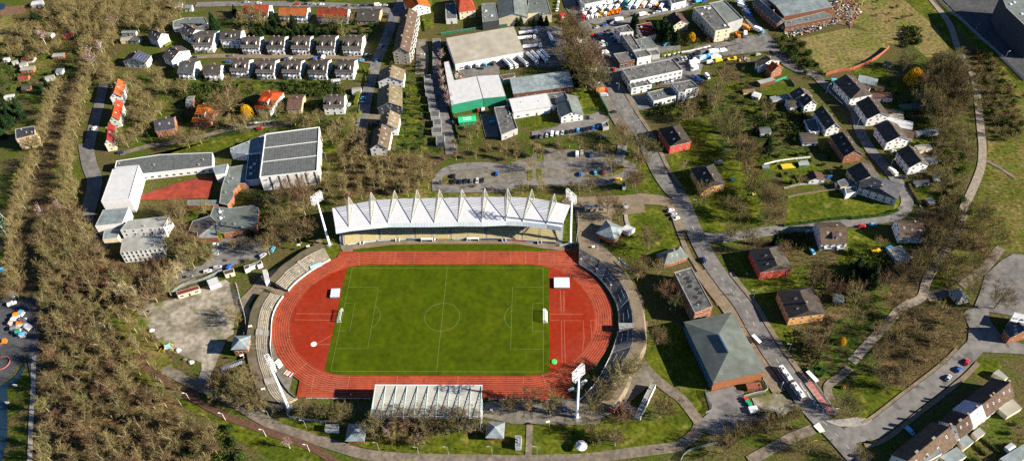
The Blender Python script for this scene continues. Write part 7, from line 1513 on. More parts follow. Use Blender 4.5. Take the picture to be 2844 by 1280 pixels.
trees('willow_tree', WILL, 9, 'F 1430,450', 7, 'ochre yellow bush below the three storey office block', 'bush'); trees('willow_tree', WILL, 9, '42 1240,250', 5, 'ochre tree crown above the footpath near the bus stop', 'tree'); trees('willow_tree', WILL, 9, '42 1250,600', 2.4, 'small yellow bush on the triangular lawn', 'bush')
def shrubs(poly, dist, lib, H0, h, where, seed, kind='garden_shrub', cat='shrub'):
    scatter(poly, dist, lambda p, rn: plant(kind, lib, p, h/H0*rn.uniform(.6, 1.3), where, cat, where+' group', rn), seed)
EV = lambda *a: shrubs(a[0], a[1], EVG, 4, a[2], a[3], a[4], 'evergreen_shrub')
BS = lambda *a: shrubs(a[0], a[1], SHR, 5, a[2], a[3], a[4], 'bare_shrub')
EV('10 60,640 480,650 520,700 340,780 60,760', 5.6, 3.2, 'dark evergreen shrub in the gardens below the white terraces', 51); EV('10 840,640 1294,600 1294,700 1120,720 850,700', 5.6, 2.8, 'dark evergreen shrub in the gardens right of the orange villa', 52)
EV('10 560,190 1294,200 1294,270 600,265', 6, 3.8, 'dark evergreen shrub behind the upper terrace row', 53); EV('20 0,180 280,190 260,260 0,260', 7, 3.2, 'dark evergreen shrub beside the corner house gardens', 54)
EV('20 520,600 640,600 660,1140 440,1140 500,900', 6.5, 1.8, 'low evergreen shrub in the terrace strip gardens', 55); EV('40 60,790 260,760 260,870 60,880', 6.5, 3, 'light green shrub left of the bare garden trees', 56)
EV('40 700,260 900,320 1000,430 1110,560 1080,600 900,540 780,400', 5, 4.5, 'dark olive shrub in the hedge along the shaded street', 57); EV('50 420,220 560,220 560,350 420,360', 7, 4.5, 'dark green shrub in the rough ground above the golden willow', 58)
EV('30 1060,820 1270,770 1290,830 1070,900', 5.5, 3.2, 'dark green hedge shrub above the main road lawn', 59); EV('42 880,220 1150,200 1150,330 1000,420 880,380', 7, 3.5, 'dark evergreen in the shade above the bus stop', 60)
EV('51 0,760 330,800 340,1000 100,1080 0,1050', 9, 4.5, 'dark evergreen in the garden of the big brown roofed house', 61); EV('51 700,60 880,60 900,400 720,400', 6.5, 4.5, 'dark green bush in the belt beside the pale footpath', 62)
EV('12 150,960 480,900 520,1100 600,1159 100,1159', 7, 3.6, 'dark ivy green shrub at the lower end of the bark path wood', 63); EV('50 980,430 1100,440 1150,560 1300,900 1290,1000 1120,1030 1060,700', 7, 3.8, 'dark shrub on the shaded bank right of the footpath', 64)
EV('00 60,560 560,560 560,640 60,760', 11, 2.6, 'green shrub between the allotment huts', 65); EV('40 430,760 760,760 740,900 560,900', 9, 2.6, 'green shrub in the long back gardens', 66); EV('11 560,480 760,560 740,640 560,620', 6.5, 3, 'dark evergreen beside the nursery entrance', 67)
EV('51 1240,760 1332,740 1332,770', 6, 3, 'dark shrub by the plaza', 68)
BS('50 1120,450 1332,720 1332,790 1160,540', 4.5, 2.6, 'low brown shrub on the strip below the fence road', 82); BS('40 0,260 180,200 300,330 40,380', 6.5, 4.5, 'brown bare shrub around the yellow bush by the office block', 71); BS('50 950,400 1090,420 1150,520 1250,720 1320,900 1300,1010 1150,1040 1080,860 1040,700', 4.6, 4.2, 'brown bare shrub on the slope right of the footpath', 72)
BS('42 380,950 560,830 900,740 1000,860 860,960 600,1000 340,1140', 5.5, 3.5, 'brown bare shrub in the hedge below the sports hall yard', 73); BS('22 1040,960 1294,900 1294,960 1080,1000', 4.5, 2.6, 'reddish bare shrub right of the covered stand', 74)
BS('50 120,0 420,20 540,130 400,200 150,120', 8, 3.5, 'grey bare shrub on the rough ground beside the scrap yard', 75); BS('20 380,460 640,480 640,560 420,520', 5.5, 3.4, 'bare shrub below the long apartment block', 76)
BS('21 730,240 860,230 1250,310 900,330', 7, 3, 'bare shrub between car park and main grandstand', 77); BS('11 0,860 560,780 640,820 560,870 100,980', 8, 3, 'bare shrub along the school lane', 78); BS('10 60,700 1150,760 1150,950 300,980 60,900', 9, 3.2, 'bare garden shrub around the orange villas', 79)
BS('40 100,280 420,300 360,440 600,480 600,620 300,760 260,600', 8, 3.2, 'bare shrub in the hedges of the mixed yard gardens', 80)
EV('41 640,0 1294,-20 1294,250 1150,270 820,240', 7, 2.4, 'low green shrub in the long lawn gardens', 83); EV('50 250,560 640,900 660,1159 400,1159 300,900', 6, 2.2, 'green shrub behind the white semis with black roofs', 84); EV('40 560,760 900,760 1000,1000 740,1159 600,1000', 6, 2.8, 'dark shrub in the shaded back gardens', 85); EV('52 900,1159 1332,830 1332,1100 1100,1159', 5, 2.0, 'small garden shrub behind the brown terrace', 86); EV('10 60,560 480,580 1294,560 1294,610 500,650 60,640', 5.5, 2.0, 'small green shrub right below the lower terrace row', 87); EV('10 900,-20 1294,-20 1294,20 900,20', 8, 3, 'shrub on the top verge', 88)
BS('40 60,640 560,640 760,760 740,860 560,800 300,800', 7, 3.2, 'bare shrub in the gardens right of the office cube', 89); BS('10 500,1000 60,1140 300,1060 900,940 1150,1000 700,1000', 7, 2.6, 'bare shrub above the sports hall lawn', 90); BS('12 480,470 640,440 700,560 760,700 560,560', 3.6, 3.6, 'bare shrub below the brick pavilion', 91)
# thuja columns and hedges
trees('thuja', THU, 4.5, '20 20,690,3 160,380,3 185,505,6 220,520,6 205,590,5 00 1135,1050,4 1195,1050,4 11 370,625,6.5 680,260,4 680,320,2.5 F 1300,650,3 1240,665,3 1180,680,3 1130,690,3 30 550,725,3 535,740,3 42 480,0,0.5', 4, 'yellow green clipped conifer', 'conifer')
def hedge(lab, c, w, h, m=None, wob=.3):
    pts = resample(smooth(P(c), 5), max(4, int(sum((a-b).length for a, b in zip(P(c), P(c)[1:]))/1.2))); rn = random.Random(len(lab)); mb = MB(); O = pts[0].copy()
    for i in range(len(pts)-1):
        a, b = pts[i], pts[i+1]; d = (b-a).normalized(); nn = Vector((-d.y, d.x, 0)); L = (b-a).length; hh = h*rn.uniform(.9, 1.06)
        q = [a-nn*w/2, b-nn*w/2, b+nn*w/2, a+nn*w/2]; mb.prism([Vector((v.x-O.x, v.y-O.y)) for v in q], 0, hh*.92)
        for k in range(int(46*L*max(1, h/2))):
            s = rn.random(); f = rn.random(); side = rn.choice((-1, 1))
            c0 = a+d*L*s-O
            if f < .45: c0 += nn*rn.uniform(-w/2, w/2)+Vector((0, 0, hh*.92))
            else: c0 += nn*side*w/2+Vector((0, 0, hh*rn.random()))
            u, v = rdir(rn)*.22, rdir(rn, .5)*.26; mb.add([c0-u, c0+u, c0+v], [[0, 1, 2]])
    o = mb.build('hedge', m or M_hedge); o.location = (O.x, O.y, 0); return tag(o, lab, 'hedge')
hedge('long dark clipped hedge with pointed tops along the bottom of the corner lawn', '41 795,565 950,545 1120,520 1294,505 51 0,512 150,500 300,480 385,450', 1.3, 2.0, M_ever)
hedge('tall round topped hedge between the garden lawn and the dark street', '20 155,690 145,740 130,790', 2.4, 2.6, M_thuja); hedge('low light hedge around the end garden of the dark street', '20 40,890 100,895 150,870 170,840', 1.6, 1.2, M_thuja)
hedge('straight low hedge beside the garage lane tree row', '20 848,830 870,900 885,980 905,1070', .8, 1.6); hedge('trimmed hedge along the pitched lawn of the left white houses', '00 1235,350 1280,325', 1.2, 1.4, M_thuja); hedge('thin hedge around the corner garden with the glazed sheds', '51 468,250 500,320 560,400', 1.2, 1.6, MATS['bare_twigs'])
hedge('clipped hedge strip on the lawn beside the white gable house', '30 560,840 620,825 680,820', 3.0, 1.2); hedge('narrow hedge beside the long lawn of the eastern gardens', '41 780,190 830,182 890,180', 2.2, 1.4); hedge('row of yellowish shrubs along the wall above the parked cars', '30 1150,430 1200,410 1290,395', 2, 2.2, M_thuja)
for i, c in enumerate(('20 507,695 510,740', '20 505,755 500,780 620,790', '20 505,855 620,855', '20 500,940 610,935', '20 460,1000 600,995', '20 455,1085 620,1080', '20 640,165 650,240', '10 500,700 530,630', '52 930,1010 1050,1120', '52 1010,990 1150,1100')):
    hedge('low garden hedge, strip %s of the narrow plots counted downwards' % ORD[i], c, .8, 1.1)
hedge('dense dark hedge at the foot of the green corner garden by the sports hall road', '42 985,480 1060,520 1110,470', 2.5, 2.2, M_ever)

# --- of the bare trees, the 300 that show largest are objects of their own; the far and small rest is one woodland mass
import numpy as np
def inview(p):
    d = p-CC; z = d.dot(CF); x, y = CP[8]+CP[6]*d.dot(CR)/z, CP[7]-CP[6]*d.dot(CU)/z
    return -60 < x < 2904 and -60 < y < 1400
QUEUE = [q for q in QUEUE if inview(q[0])]
QUEUE.sort(key=lambda q: -(q[1]/(q[0]-CC).length)*(1 if 'dense' not in q[2] else .93))
rq = random.Random(3)
for p, s, lab, cat, g, lb in QUEUE[:300]: plant('bare_tree', lb, p, s, lab, cat, g, rq, final=True)
SP = []
for a, b in UPR[:4]+BARE[:4]:
    vs = []; ls = []; n0 = 0
    for o, mi in ((a, 0), (b, 1)):
        me = o.data; v = np.empty(len(me.vertices)*3, 'f'); me.vertices.foreach_get('co', v); vs.append(v.reshape(-1, 3))
        me.calc_loop_triangles(); t = np.empty(len(me.loop_triangles)*3, 'i'); me.loop_triangles.foreach_get('vertices', t); t = t.reshape(-1, 3)
        if mi: t = t[::2] if n0 < 0 else t
        ls.append((t+n0, np.full(len(t), mi))); n0 += len(me.vertices)
    SP.append((np.concatenate(vs), np.concatenate([l[0] for l in ls]), np.concatenate([l[1] for l in ls])))
rest = QUEUE[300:]
if rest:
    V_, T_, M_ = [], [], []; n0 = 0
    for p, s, *_ in rest:
        v, t, m = SP[rq.randrange(4)+(0 if _[-1] is UPR else 4)]; a = rq.uniform(0, 6.28); c, d = math.cos(a)*s, math.sin(a)*s
        w = v*np.float32(1); x = w[:, 0]*c-w[:, 1]*d+p.x; y = w[:, 0]*d+w[:, 1]*c+p.y; V_.append(np.stack([x, y, w[:, 2]*s], 1)); T_.append(t+n0); M_.append(m); n0 += len(v)
    V_ = np.concatenate(V_).astype('f'); T_ = np.concatenate(T_).astype('i'); M_ = np.concatenate(M_).astype('i')
    me = bpy.data.meshes.new('woodland'); me.vertices.add(len(V_)); me.vertices.foreach_set('co', V_.ravel()); me.loops.add(T_.size); me.loops.foreach_set('vertex_index', T_.ravel())
    me.polygons.add(len(T_)); me.polygons.foreach_set('loop_start', np.arange(0, T_.size, 3, dtype='i')); me.polygons.foreach_set('loop_total', np.full(len(T_), 3, 'i')); me.materials.append(M_bark1); me.materials.append(M_twig2); me.polygons.foreach_set('material_index', M_); me.update()
    link('woodland', me)['kind'] = 'stuff'
print('TREES', len(QUEUE), CNT)
# ---------------------------------------------------------------- street furniture
def lamp(c, h, lab, ang=0, kind=0):
    p = P(c)[0]; t = thing('street_lamp', lab, 'street lamp', (p.x, p.y, 0), rad(ang), 'street lamps')
    MB().tube((0, 0, 0), (0, 0, h), .11, .07, n=6).tube((0, 0, h), (1.2, 0, h+.25), .06, n=5).build('pole', M_white if kind else M_steel, t)
    MB().box(1.0, -.22, h+.18, 2.0, .22, h+.36).box(1.05, -.18, h+.12, 1.95, .18, h+.18, 1).build('lamp_head', [M_white if kind else M_steel, M_lamp], t)
for i, (c, l) in enumerate((('02 803,182', 'uppermost'), ('02 957,376', 'second'), ('02 1172,540', 'third'), ('12 155,703', 'fourth'), ('12 422,852', 'fifth'), ('12 726,974', 'sixth'), ('12 1052,1086', 'lowest'))): lamp(c, 6, '%s white lamp along the bark running path' % l, 175, 1)
for c, a, l in (('12 755,842', 180, 'by the path below the weathered terrace'), ('12 1028,912', 180, 'by the path left of the blue roofed container'), ('22 305,1078', 180, 'below the bare trees at the ticket house'), ('22 603,1112', 180, 'on the lawn edge below the fallen birch'), ('22 825,1110', 180, 'on the middle of the bottom lawn edge'), ('22 1150,1108', 180, 'on the bottom lawn edge right of the brush'), ('32 220,1108', 180, 'beside the steps path on the bottom lawn'),
    ('42 833,345', 180, 'above the bus at the kerb'), ('42 765,652', 60, 'on the verge left of the bus'), ('42 1190,820', 200, 'at the end of the red bus platform'), ('41 137,430', 180, 'on the kerb below the orange rendered block'), ('41 360,745', 180, 'at the side street corner'), ('41 570,1105', 180, 'below the red corner block'), ('31 1168,95', 180, 'beside the red rendered block'), ('30 830,690', 180, 'in the shade beside the long white warehouse'), ('30 990,960', 190, 'at the main road above the rendered blocks'),
    ('50 75,960', 40, 'on the kerb of the residential street left of the third semi'), ('51 325,130', 20, 'on the kerb beside the camper'), ('51 540,490', 120, 'at the street bend beside the hedge garden'), ('50 755,58', 30, 'uppermost on the fence road at the top right'), ('50 958,255', 30, 'middle on the fence road at the top right'), ('50 1183,455', 30, 'lowest on the fence road at the top right'), ('40 1118,700', 20, 'beside the long low wall of the residential street'), ('11 610,320', 160, 'on the nursery lawn'), ('11 1180,75', 180, 'on the lawn right of the school sports hall'), ('31 85,330', 90, 'behind the right half of the main grandstand')):
    lamp(c, 7, 'grey street lamp %s' % l, a)
# yellow lamp posts with white floodlights and terrace lights
for i, (c, l) in enumerate((('11 990,740', 'left one at the top of the upper curved terrace'), ('11 1060,750', 'right one at the top of the upper curved terrace'), ('12 632,188', 'on the rim walk beside the orange brick pavilion'), ('12 730,655', 'on the rim walk above the lower left floodlight'), ('12 570,405', 'beside the pavilion stair'), ('31 645,755', 'beside the white flags on the forecourt'), ('32 732,695', 'behind the lower right terrace'), ('32 310,900', 'at the edge of the bottom lawn'))):
    p = P(c)[0]; t = thing('loudspeaker_post', 'yellow post with white loudspeaker, %s' % l, 'loudspeaker post', (p.x, p.y, 0), rad(200), 'yellow posts'); MB().tube((0, 0, 0), (0, 0, 4.6), .14, n=6).build('post', M_yel, t); MB().box(-.3, -.3, 4.5, 1.5, .3, 5.1).build('loudspeaker', M_white, t)
for i, (c, l) in enumerate((('N 935,390', 'upper left bend, right'), ('N 750,525', 'upper left bend, middle'), ('N 390,1010', 'left bend beside the long jump kerb'), ('31 548,850', 'right bend, uppermost'), ('31 665,925', 'right bend, second'), ('31 770,1045', 'right bend, third'))):
    p = P(c)[0]; t = thing('terrace_lamp', 'slim terrace lamp post at the %s' % l, 'lamp post', (p.x, p.y, 0), 0, 'terrace lamp posts'); MB().tube((0, 0, 0), (0, 0, 5), .09, n=5).build('post', M_steel, t); MB().box(-.5, -.15, 4.9, .5, .15, 5.15).build('lamp_head', M_white, t)
# fences
def fence(lab, c, h, m=None, post=2.5, pm=None, n=3, z=0, name='fence', cat='fence', solid=False):
    pts = smooth(P(c, z), n); tot = sum((a-b).length for a, b in zip(pts, pts[1:])); pts = resample(pts, max(2, int(tot/post))); O = pts[0].copy(); t = thing(name, lab, cat, (O.x, O.y, 0))
    a = MB(); b = MB()
    for i, p in enumerate(pts):
        q = p-O; q.z = 0; a.tube((q.x, q.y, z), (q.x, q.y, z+h), .07, n=4)
        if i:
            a.tube((r.x, r.y, z+h), (q.x, q.y, z+h), .05, n=4); d = (q-r).normalized(); nn = Vector((-d.y, d.x, 0))*.03
            b.slab([(r.x, r.y, z+h-.08), (q.x, q.y, z+h-.08), (q.x+nn.x, q.y+nn.y, z+h-.08), (r.x+nn.x, r.y+nn.y, z+h-.08)], h-.15)
        r = q
    a.build('posts', pm or M_steel, t); b.build('panels', m or M_mesh, t); return t
fence('tall green mesh fence beside the lawn and the main road', '30 635,640 670,700 700,760 740,830 755,870', 3, M_meshg, pm=M_green)
fence('green privacy fence panels of the garden below the orange house', '40 720,625 770,605 820,590', 2, mat('fence_green', (.01, .28, .16), .7, .1)); fence('green mesh fence at the garden corner by the shaded street', '40 840,600 860,625 880,655', 2, M_meshg)
fence('long mesh fence along the raised road at the top right', '50 640,-40 770,90 850,150 960,255 1090,370 1180,455 1290,560 1332,605', 2.2, M_mesh, 4); fence('pale mesh fence of the bend between pavilion and gravel yard', '12 545,-10 575,100 580,200 565,225', 2.2, M_mesh, pm=M_whited)
fence('pale fence line below the pavilion stair down the rim walk', '12 560,400 590,500 625,610', 2, M_mesh, pm=MATS['cream_steel']); fence('mesh fence around the sports hall yard, left corner', '42 210,635 225,700 262,745 255,790 215,805', 2, M_mesh); fence('mesh fence around the bin yard of the sports hall', '42 500,685 580,660 680,635 640,560', 2, M_mesh, pm=M_white)
fence('white fence at the upper end of the nursery garden path', '10 440,940 520,945 620,930 800,915', 1.6, M_white, pm=M_white); fence('blue-grey fence below the trees in the lower left stadium corner', '12 925,755 885,825 960,850 1160,875 1290,875', 2.4, M_mesh, pm=MATS['pale_blue_steel'])
fence('green mesh fence behind the huge warehouse', '20 770,265 900,245 1060,220 1294,195', 2, M_meshg); fence('curved pale fence between terrace ramp and gravel yard', '11 505,1000 520,1060 545,1159', 2, M_mesh, pm=M_whited); fence('fence between school lane and gravel yard', '11 0,1070 100,1010 250,970 400,900', 2, M_mesh); fence('pale mesh fence at the grandstand end lawn', '31 520,455 530,560 520,640 515,690', 2.2, M_mesh, pm=M_whited)
fence('railing on the right side of the bend entrance ramp', 'N 180,690 290,700 370,750 480,800', 1.6, M_mesh); fence('low mesh fence beside the path below the sports hall trees', '42 0,1159 80,1090 250,1040 300,1030', 2, M_mesh); fence('tall mesh goal fence left of the leaning school poplars', '01 840,1090 900,1060', 2.5, M_mesh) if 0 else None
fence('grey slatted wall between track and grandstand end', '31 388,715 450,705 525,698', 1.8, M_steel); fence('steel fence on the left edge of the right hand terrace', '31 533,690 533,760 535,840', 2.2, M_mesh); fence('thin rail fence across the lawn by the green hedge gardens', '41 650,105 750,80 850,65 1000,50', 1.2, M_white, pm=M_white)
fence('long wooden fence at the back of the corner lawn', '41 830,350 950,325 1130,300 1294,285 51 0,270', 1.2, mat('wood_fence', (.20, .15, .10), .9, .2)); fence('mesh fence of the roadside works yard', '30 640,300 700,420 760,540', 2, M_mesh)
t = fence('curved red brick wall at the dry meadow', '40 1112,570 1200,545 1294,530 50 60,520 150,485 250,425 320,365', 2.6, mat('brick_wall', (.36, .09, .05), .9, .25, 1), 3, G_pavec, 4, name='brick_wall', cat='wall'); fence('low white wall along the residential street verge', '40 1130,680 1180,730 1240,785', .6, M_whited, pm=M_whited, name='garden_wall', cat='wall')
fence('long pale wall behind the shaded works yard', '30 1050,120 1180,85 1240,70', 1.4, M_whited, pm=M_whited, name='garden_wall', cat='wall'); fence('mossy wall beside the row of cars behind the warehouse', '30 1160,430 1250,412 1294,400 40 100,390 250,355', 1.5, M_whited, pm=M_whited, name='garden_wall', cat='wall')
# stair, pylon, signs, flags
def frame_tower(lab, c, h, b, rz=0):
    p = P(c)[0]; t = thing('lattice_pylon', lab, 'pylon', (p.x, p.y, 0), rz); mb = MB(); n = 9
    for s in ((-1, -1), (1, -1), (1, 1), (-1, 1)): mb.tube((s[0]*b, s[1]*b, 0), (s[0]*.4, s[1]*.4, h), .16, .10, n=4)
    for i in range(n):
        f0, f1 = i/n, (i+1)/n; a, c2 = b+(.4-b)*f0, b+(.4-b)*f1
        for (x0, y0), (x1, y1) in (((-1, -1), (1, -1)), ((1, -1), (1, 1)), ((1, 1), (-1, 1)), ((-1, 1), (-1, -1))): mb.tube((x0*a, y0*a, h*f0), (x1*c2, y1*c2, h*f1), .08, n=3).tube((x1*a, y1*a, h*f0), (x0*c2, y0*c2, h*f1), .08, n=3)
    mb.build('lattice', mat('pylon_steel', (.42, .52, .40), .6, .1), t); mb = MB()
    for z in (.72, .86): mb.tube((-5, 0, h*z), (5, 0, h*z), .16, n=4).tube((-5, 0, h*z), (0, 0, h*z+1.6), .08, n=4).tube((5, 0, h*z), (0, 0, h*z+1.6), .08, n=4)
    mb.build('cross_arm', MATS['pylon_steel'], t)
frame_tower('pale green lattice pylon cut by the left picture edge beside the avenue', '01 30,600', 30, 4)
p = P('40 1150,60')[0]
t = thing('crane', 'thin pale green gantry crane over the scrap yard', 'crane', P('50 30,60')[0][:], .2); MB().tube((-9, 0, 0), (-9, 0, 9), .3).tube((9, 0, 0), (9, 0, 9), .3).tube((-11, 0, 9), (11, 0, 9), .4).tube((9, 4, 0), (9, 0, 9), .2).build('gantry', mat('pale_green_steel', (.42, .45, .20), .6), t)
t = thing('stairway', 'steel stair and walkway rising from the gravel yard to the brick pavilion', 'stairway', P('12 480,450')[0][:], .35); mb = MB()
for i in range(14): mb.box(-6+i*.85, -1, .12*i, -5.2+i*.85, 1, .12*i+.12)
mb.build('steps', M_steel, t); MB().tube((-6, -1, 1), (6, -1, 2.8), .06).tube((-6, 1, 1), (6, 1, 2.8), .06).build('handrail', M_steel, t)
q = P('12 600,308', 2.6)[0]; t = thing('footbridge', 'short white footbridge from the brick pavilion to the terrace rim', 'footbridge', (q.x, q.y, 0), .05); MB().box(-4, -1.2, 2.4, 4, 1.2, 2.6).box(-.2, -1, 0, .2, 1, 2.4).build('deck', M_whited, t); MB().tube((-4, -1.2, 3.5), (4, -1.2, 3.5), .06).tube((-4, 1.2, 3.5), (4, 1.2, 3.5), .06).build('handrail', M_steel, t)
t = thing('entrance_wall', 'tall blue-grey side wall of the bend entrance ramp', 'wall', P('N 420,650')[0][:], -.42); MB().add([(-9, 0, 0), (9, 0, 0), (9, 0, 1.2), (-9, 0, 4), (-9, .4, 0), (9, .4, 0), (9, .4, 1.2), (-9, .4, 4)], [[0, 1, 2, 3], [7, 6, 5, 4], [3, 2, 6, 7], [0, 4, 5, 1], [1, 5, 6, 2], [0, 3, 7, 4]]).build('wall', mat('wall_bluegrey', (.40, .44, .46), .8, .1), t)
sheet('path', G_pave, 'N 190,600 280,600 400,690 590,715 540,800 480,790 330,700 180,690', Z2+.03)
t = thing('scoreboard', 'blue display board on white posts at the right forecourt edge', 'display board', P('31 873,870')[0][:], rad(-52)); MB().box(-5, -.1, 1.5, 5, .1, 3).build('board', M_blue, t)
for s in (-4.6, 0, 4.6): MB().tube((s, .1, 0), (s, .1, 3.6), .14).build('post', M_white, t)
t = thing('flagpole', 'white flag on a pole beside the pale roofed brick pavilion', 'flag', P('31 672,768')[0][:]); MB().tube((0, 0, 0), (0, 0, 7), .07).build('pole', M_white, t); MB().slab([(0, 0, 6.9), (-1.3, .3, 6.7), (-1.3, .33, 6.7), (0, .03, 6.9)], 2.6).build('cloth', M_white, t)
t = thing('flagpole', 'white flag on a pole behind the front straight, right of the covered stand', 'flag', P('22 1155,800')[0][:]); MB().tube((0, 0, 0), (0, 0, 4), .07).build('pole', M_white, t); MB().slab([(0, 0, 3.9), (-1.0, .3, 3.8), (-1.0, .33, 3.8), (0, .03, 3.9)], 2.2).build('cloth', M_white, t)
# benches, crash mats and equipment beside the track
def bench_box(lab, c, w, d, h, ang, m, name='equipment_box', cat='box'):
    p = P(c)[0]; t = thing(name, lab, cat, (p.x, p.y, Z4), rad(ang)); MB().box(-w/2, -d/2, .1, w/2, d/2, h).box(-w/2-.04, -d/2-.04, h, w/2+.04, d/2+.04, h+.06).build('case', m, t); MB().box(-w/2+.1, -d/2+.1, 0, w/2-.1, d/2-.1, .1).build('base', M_dark, t)
for i, (x, y) in enumerate(((812, 420), (825, 437), (835, 455))): bench_box('white equipment trolley on the gravel beside the left bend, %s of three' % ['top', 'middle', 'bottom'][i], '12 %d,%d' % (x, y), 2.6, 1.1, .7, 55, M_white)
for i, (x, y) in enumerate(((570, 570), (545, 600), (475, 628))): bench_box('white bench pair on the gravel at the lower right bend, %s of three' % ['top', 'middle', 'bottom'][i], '32 %d,%d' % (x, y), 3.2, 1.2, .6, 35, M_white)
for i in range(6): bench_box('stacked hurdle bar beside the starting lines, %s of six from the left' % ORD[i], '12 %d,%d' % (872+i*9, 500+i*4), 2.6, .18, .3, 62, [M_white, M_yel, M_whited, M_white, M_red, M_white][i], 'hurdle', 'hurdle')
bench_box('blue tarpaulin bundle under the trees at the lower right', '32 430,778', 1.8, 1.8, 1.4, 20, M_blue, 'tarpaulin', 'tarpaulin'); bench_box('red kiosk box between the trees at the front straight', '32 270,718', 2.4, 1.6, 1.6, 0, M_red, 'red_box', 'box'); bench_box('pale blue awning roof at the upper left terrace front', 'N 960,400', 6.4, 1.6, 1.6, 28, mat('awning_blue', (.35, .62, .68), .6), 'awning', 'awning')
for x, y, l in ((390, 365, 'lower right'), (985, 960, 'upper left') ): pass
bench_box('blue tarpaulin heap beside the grey garden hall', 'C 980,1078', 4, 3.5, 2, 30, mat('tarp_blue', (.03, .32, .62), .5), 'tarpaulin', 'tarpaulin'); bench_box('bright yellow boat-like trailer on the shaded lawn', 'C 840,1085', 5, 2, .8, 20, M_yel, 'trailer', 'trailer'); bench_box('two blue rain barrels joined at the rear wing of the corner house', '41 1240,312', 2.2, 1.6, 1.6, -20, mat('barrel_blue', (.05, .38, .62), .4), 'rain_barrel', 'barrel')
bench_box('yellow and green sandpit frame on the long garden lawn', '41 830,120', 8, 4, .5, 8, M_yel, 'sandpit', 'sandpit'); bench_box('teal garden table on the big lawn of the rendered blocks', '41 412,218', 1.8, 1.8, 1, 20, mat('teal', (.02, .3, .38), .5), 'garden_table', 'table'); bench_box('pile of pale timber and stones on the lawn between the rendered blocks', '41 310,92', 5, 3, .6, 5, G_pavec, 'timber_pile', 'pile'); bench_box('yellow garden bench on the shaded lawn by the tall bare trees', '41 575,328', 2.2, 1.2, .8, 20, mat('pale_yellow', (.7, .65, .2), .6), 'garden_bench', 'bench')
bench_box('rusty red container behind the sports hall', '42 570,615', 7, 3, 2, 8, mat('rust', (.25, .09, .06), .9, .3, 2, stripes=(1.2, 0, .5)), 'container', 'container'); bench_box('white open skip at the edge of the sports hall yard', '42 568,785', 4, 3, 1.6, 12, M_white, 'skip', 'skip')
for i, (x, y, m) in enumerate(((512, 702, M_red), (523, 722, M_green), (543, 745, M_green))): bench_box(['red', 'upper green', 'lower green'][i]+' waste bin beside the sports hall yard', '42 %d,%d' % (x, y), 1.8, 1.2, 1.3, 30, m, 'waste_bin', 'waste bin')
# bus stop
t = thing('bus_shelter', 'white roofed bus shelter at the head of the red bus platform', 'bus shelter', P('42 1005,545')[0][:], rad(-60)); MB().box(-3.4, -1, 2.5, 3.4, 1, 2.65).build('roof', M_white, t); MB().box(-3.2, .8, 0, 3.2, .85, 2.5).build('rear_glass', mat('shelter_glass', (.3, .36, .36), .2, 0, alpha=.5), t)
for s in (-3, 0, 3): MB().tube((s, -.6, 0), (s, -.6, 2.5), .06).build('post', M_steel, t)
t = thing('bus_shelter', 'small white bus shelter on the pavement beside the big sports hall roof', 'bus shelter', P('42 590,265')[0][:], rad(-58)); MB().box(-2.8, -.9, 2.5, 2.8, .9, 2.65).build('roof', M_white, t); MB().box(-2.6, .7, 0, 2.6, .75, 2.5).build('rear_glass', MATS['shelter_glass'], t)
pf = P('42 945,565 1000,545 1195,810 1130,815'); o = slabsheet('bus_platform', G_pavec, pf, 0, Z3+.18)
mbp = MB()
for i in range(8):
    f0, f1 = .06+i*.118, .06+i*.118+.095; a0, a1 = pf[0].lerp(pf[3], f0), pf[0].lerp(pf[3], f1); b0, b1 = pf[1].lerp(pf[2], f0), pf[1].lerp(pf[2], f1)
    q = [a0.lerp(b0, .2), a0.lerp(b0, .8), a1.lerp(b1, .8), a1.lerp(b1, .2)]; mbp.poly([(v.x, v.y, Z3+.19) for v in ccw(q)])
mbp.build('platform_marking', mat('red_paving', (.42, .12, .10), .9, .15, 1))['kind'] = 'structure'
fence('white railing behind the red bus platform', '42 1010,545 1060,620 1120,700 1190,800', 1.1, M_mesh, pm=M_white)
# playground at the gravel yard
for i, (c, l) in enumerate((('02 1262,318', 'yellow and blue climbing frame in the gravel yard corner'),)):
    t = thing('climbing_frame', l, 'climbing frame', P(c)[0][:], .4)
    MB().box(-1.4, -1.4, 1.8, 1.4, 1.4, 1.95).build('platform', mat('awning_blue2', (.3, .6, .6), .6), t); mb = MB()
    for s in ((-1, -1), (1, -1), (1, 1), (-1, 1)): mb.tube((s[0]*2.4, s[1]*1.6, 0), (s[0]*1.2, s[1]*1.2, 3), .12)
    mb.tube((-3, 0, 2), (-5, 0, 0), .2); mb.build('frame', M_yel, t)
for i, (c, r) in enumerate((('02 1135,183', 1.5), ('02 1122,40', .9), ('12 68,332', 1.6), ('12 115,400', 1.3), ('12 165,420', 1.6))):
    p = P(c)[0]; rn = random.Random(i); mb = MB().lathe([(r, -.1), (r*1.05, .3), (r*.8, .7), (r*.3, .9)], 8); mb.v = [(x+rn.uniform(-.2, .2), y*.7+rn.uniform(-.2, .2), z+rn.uniform(-.1, .1)) for x, y, z in mb.v]; o = mb.build('boulder', G_gravel if i % 2 else M_whited); o.location = p; tag(o, '%s boulder from the top lying in the gravel yard' % ORD[i], 'boulder', 'boulders in the gravel yard')
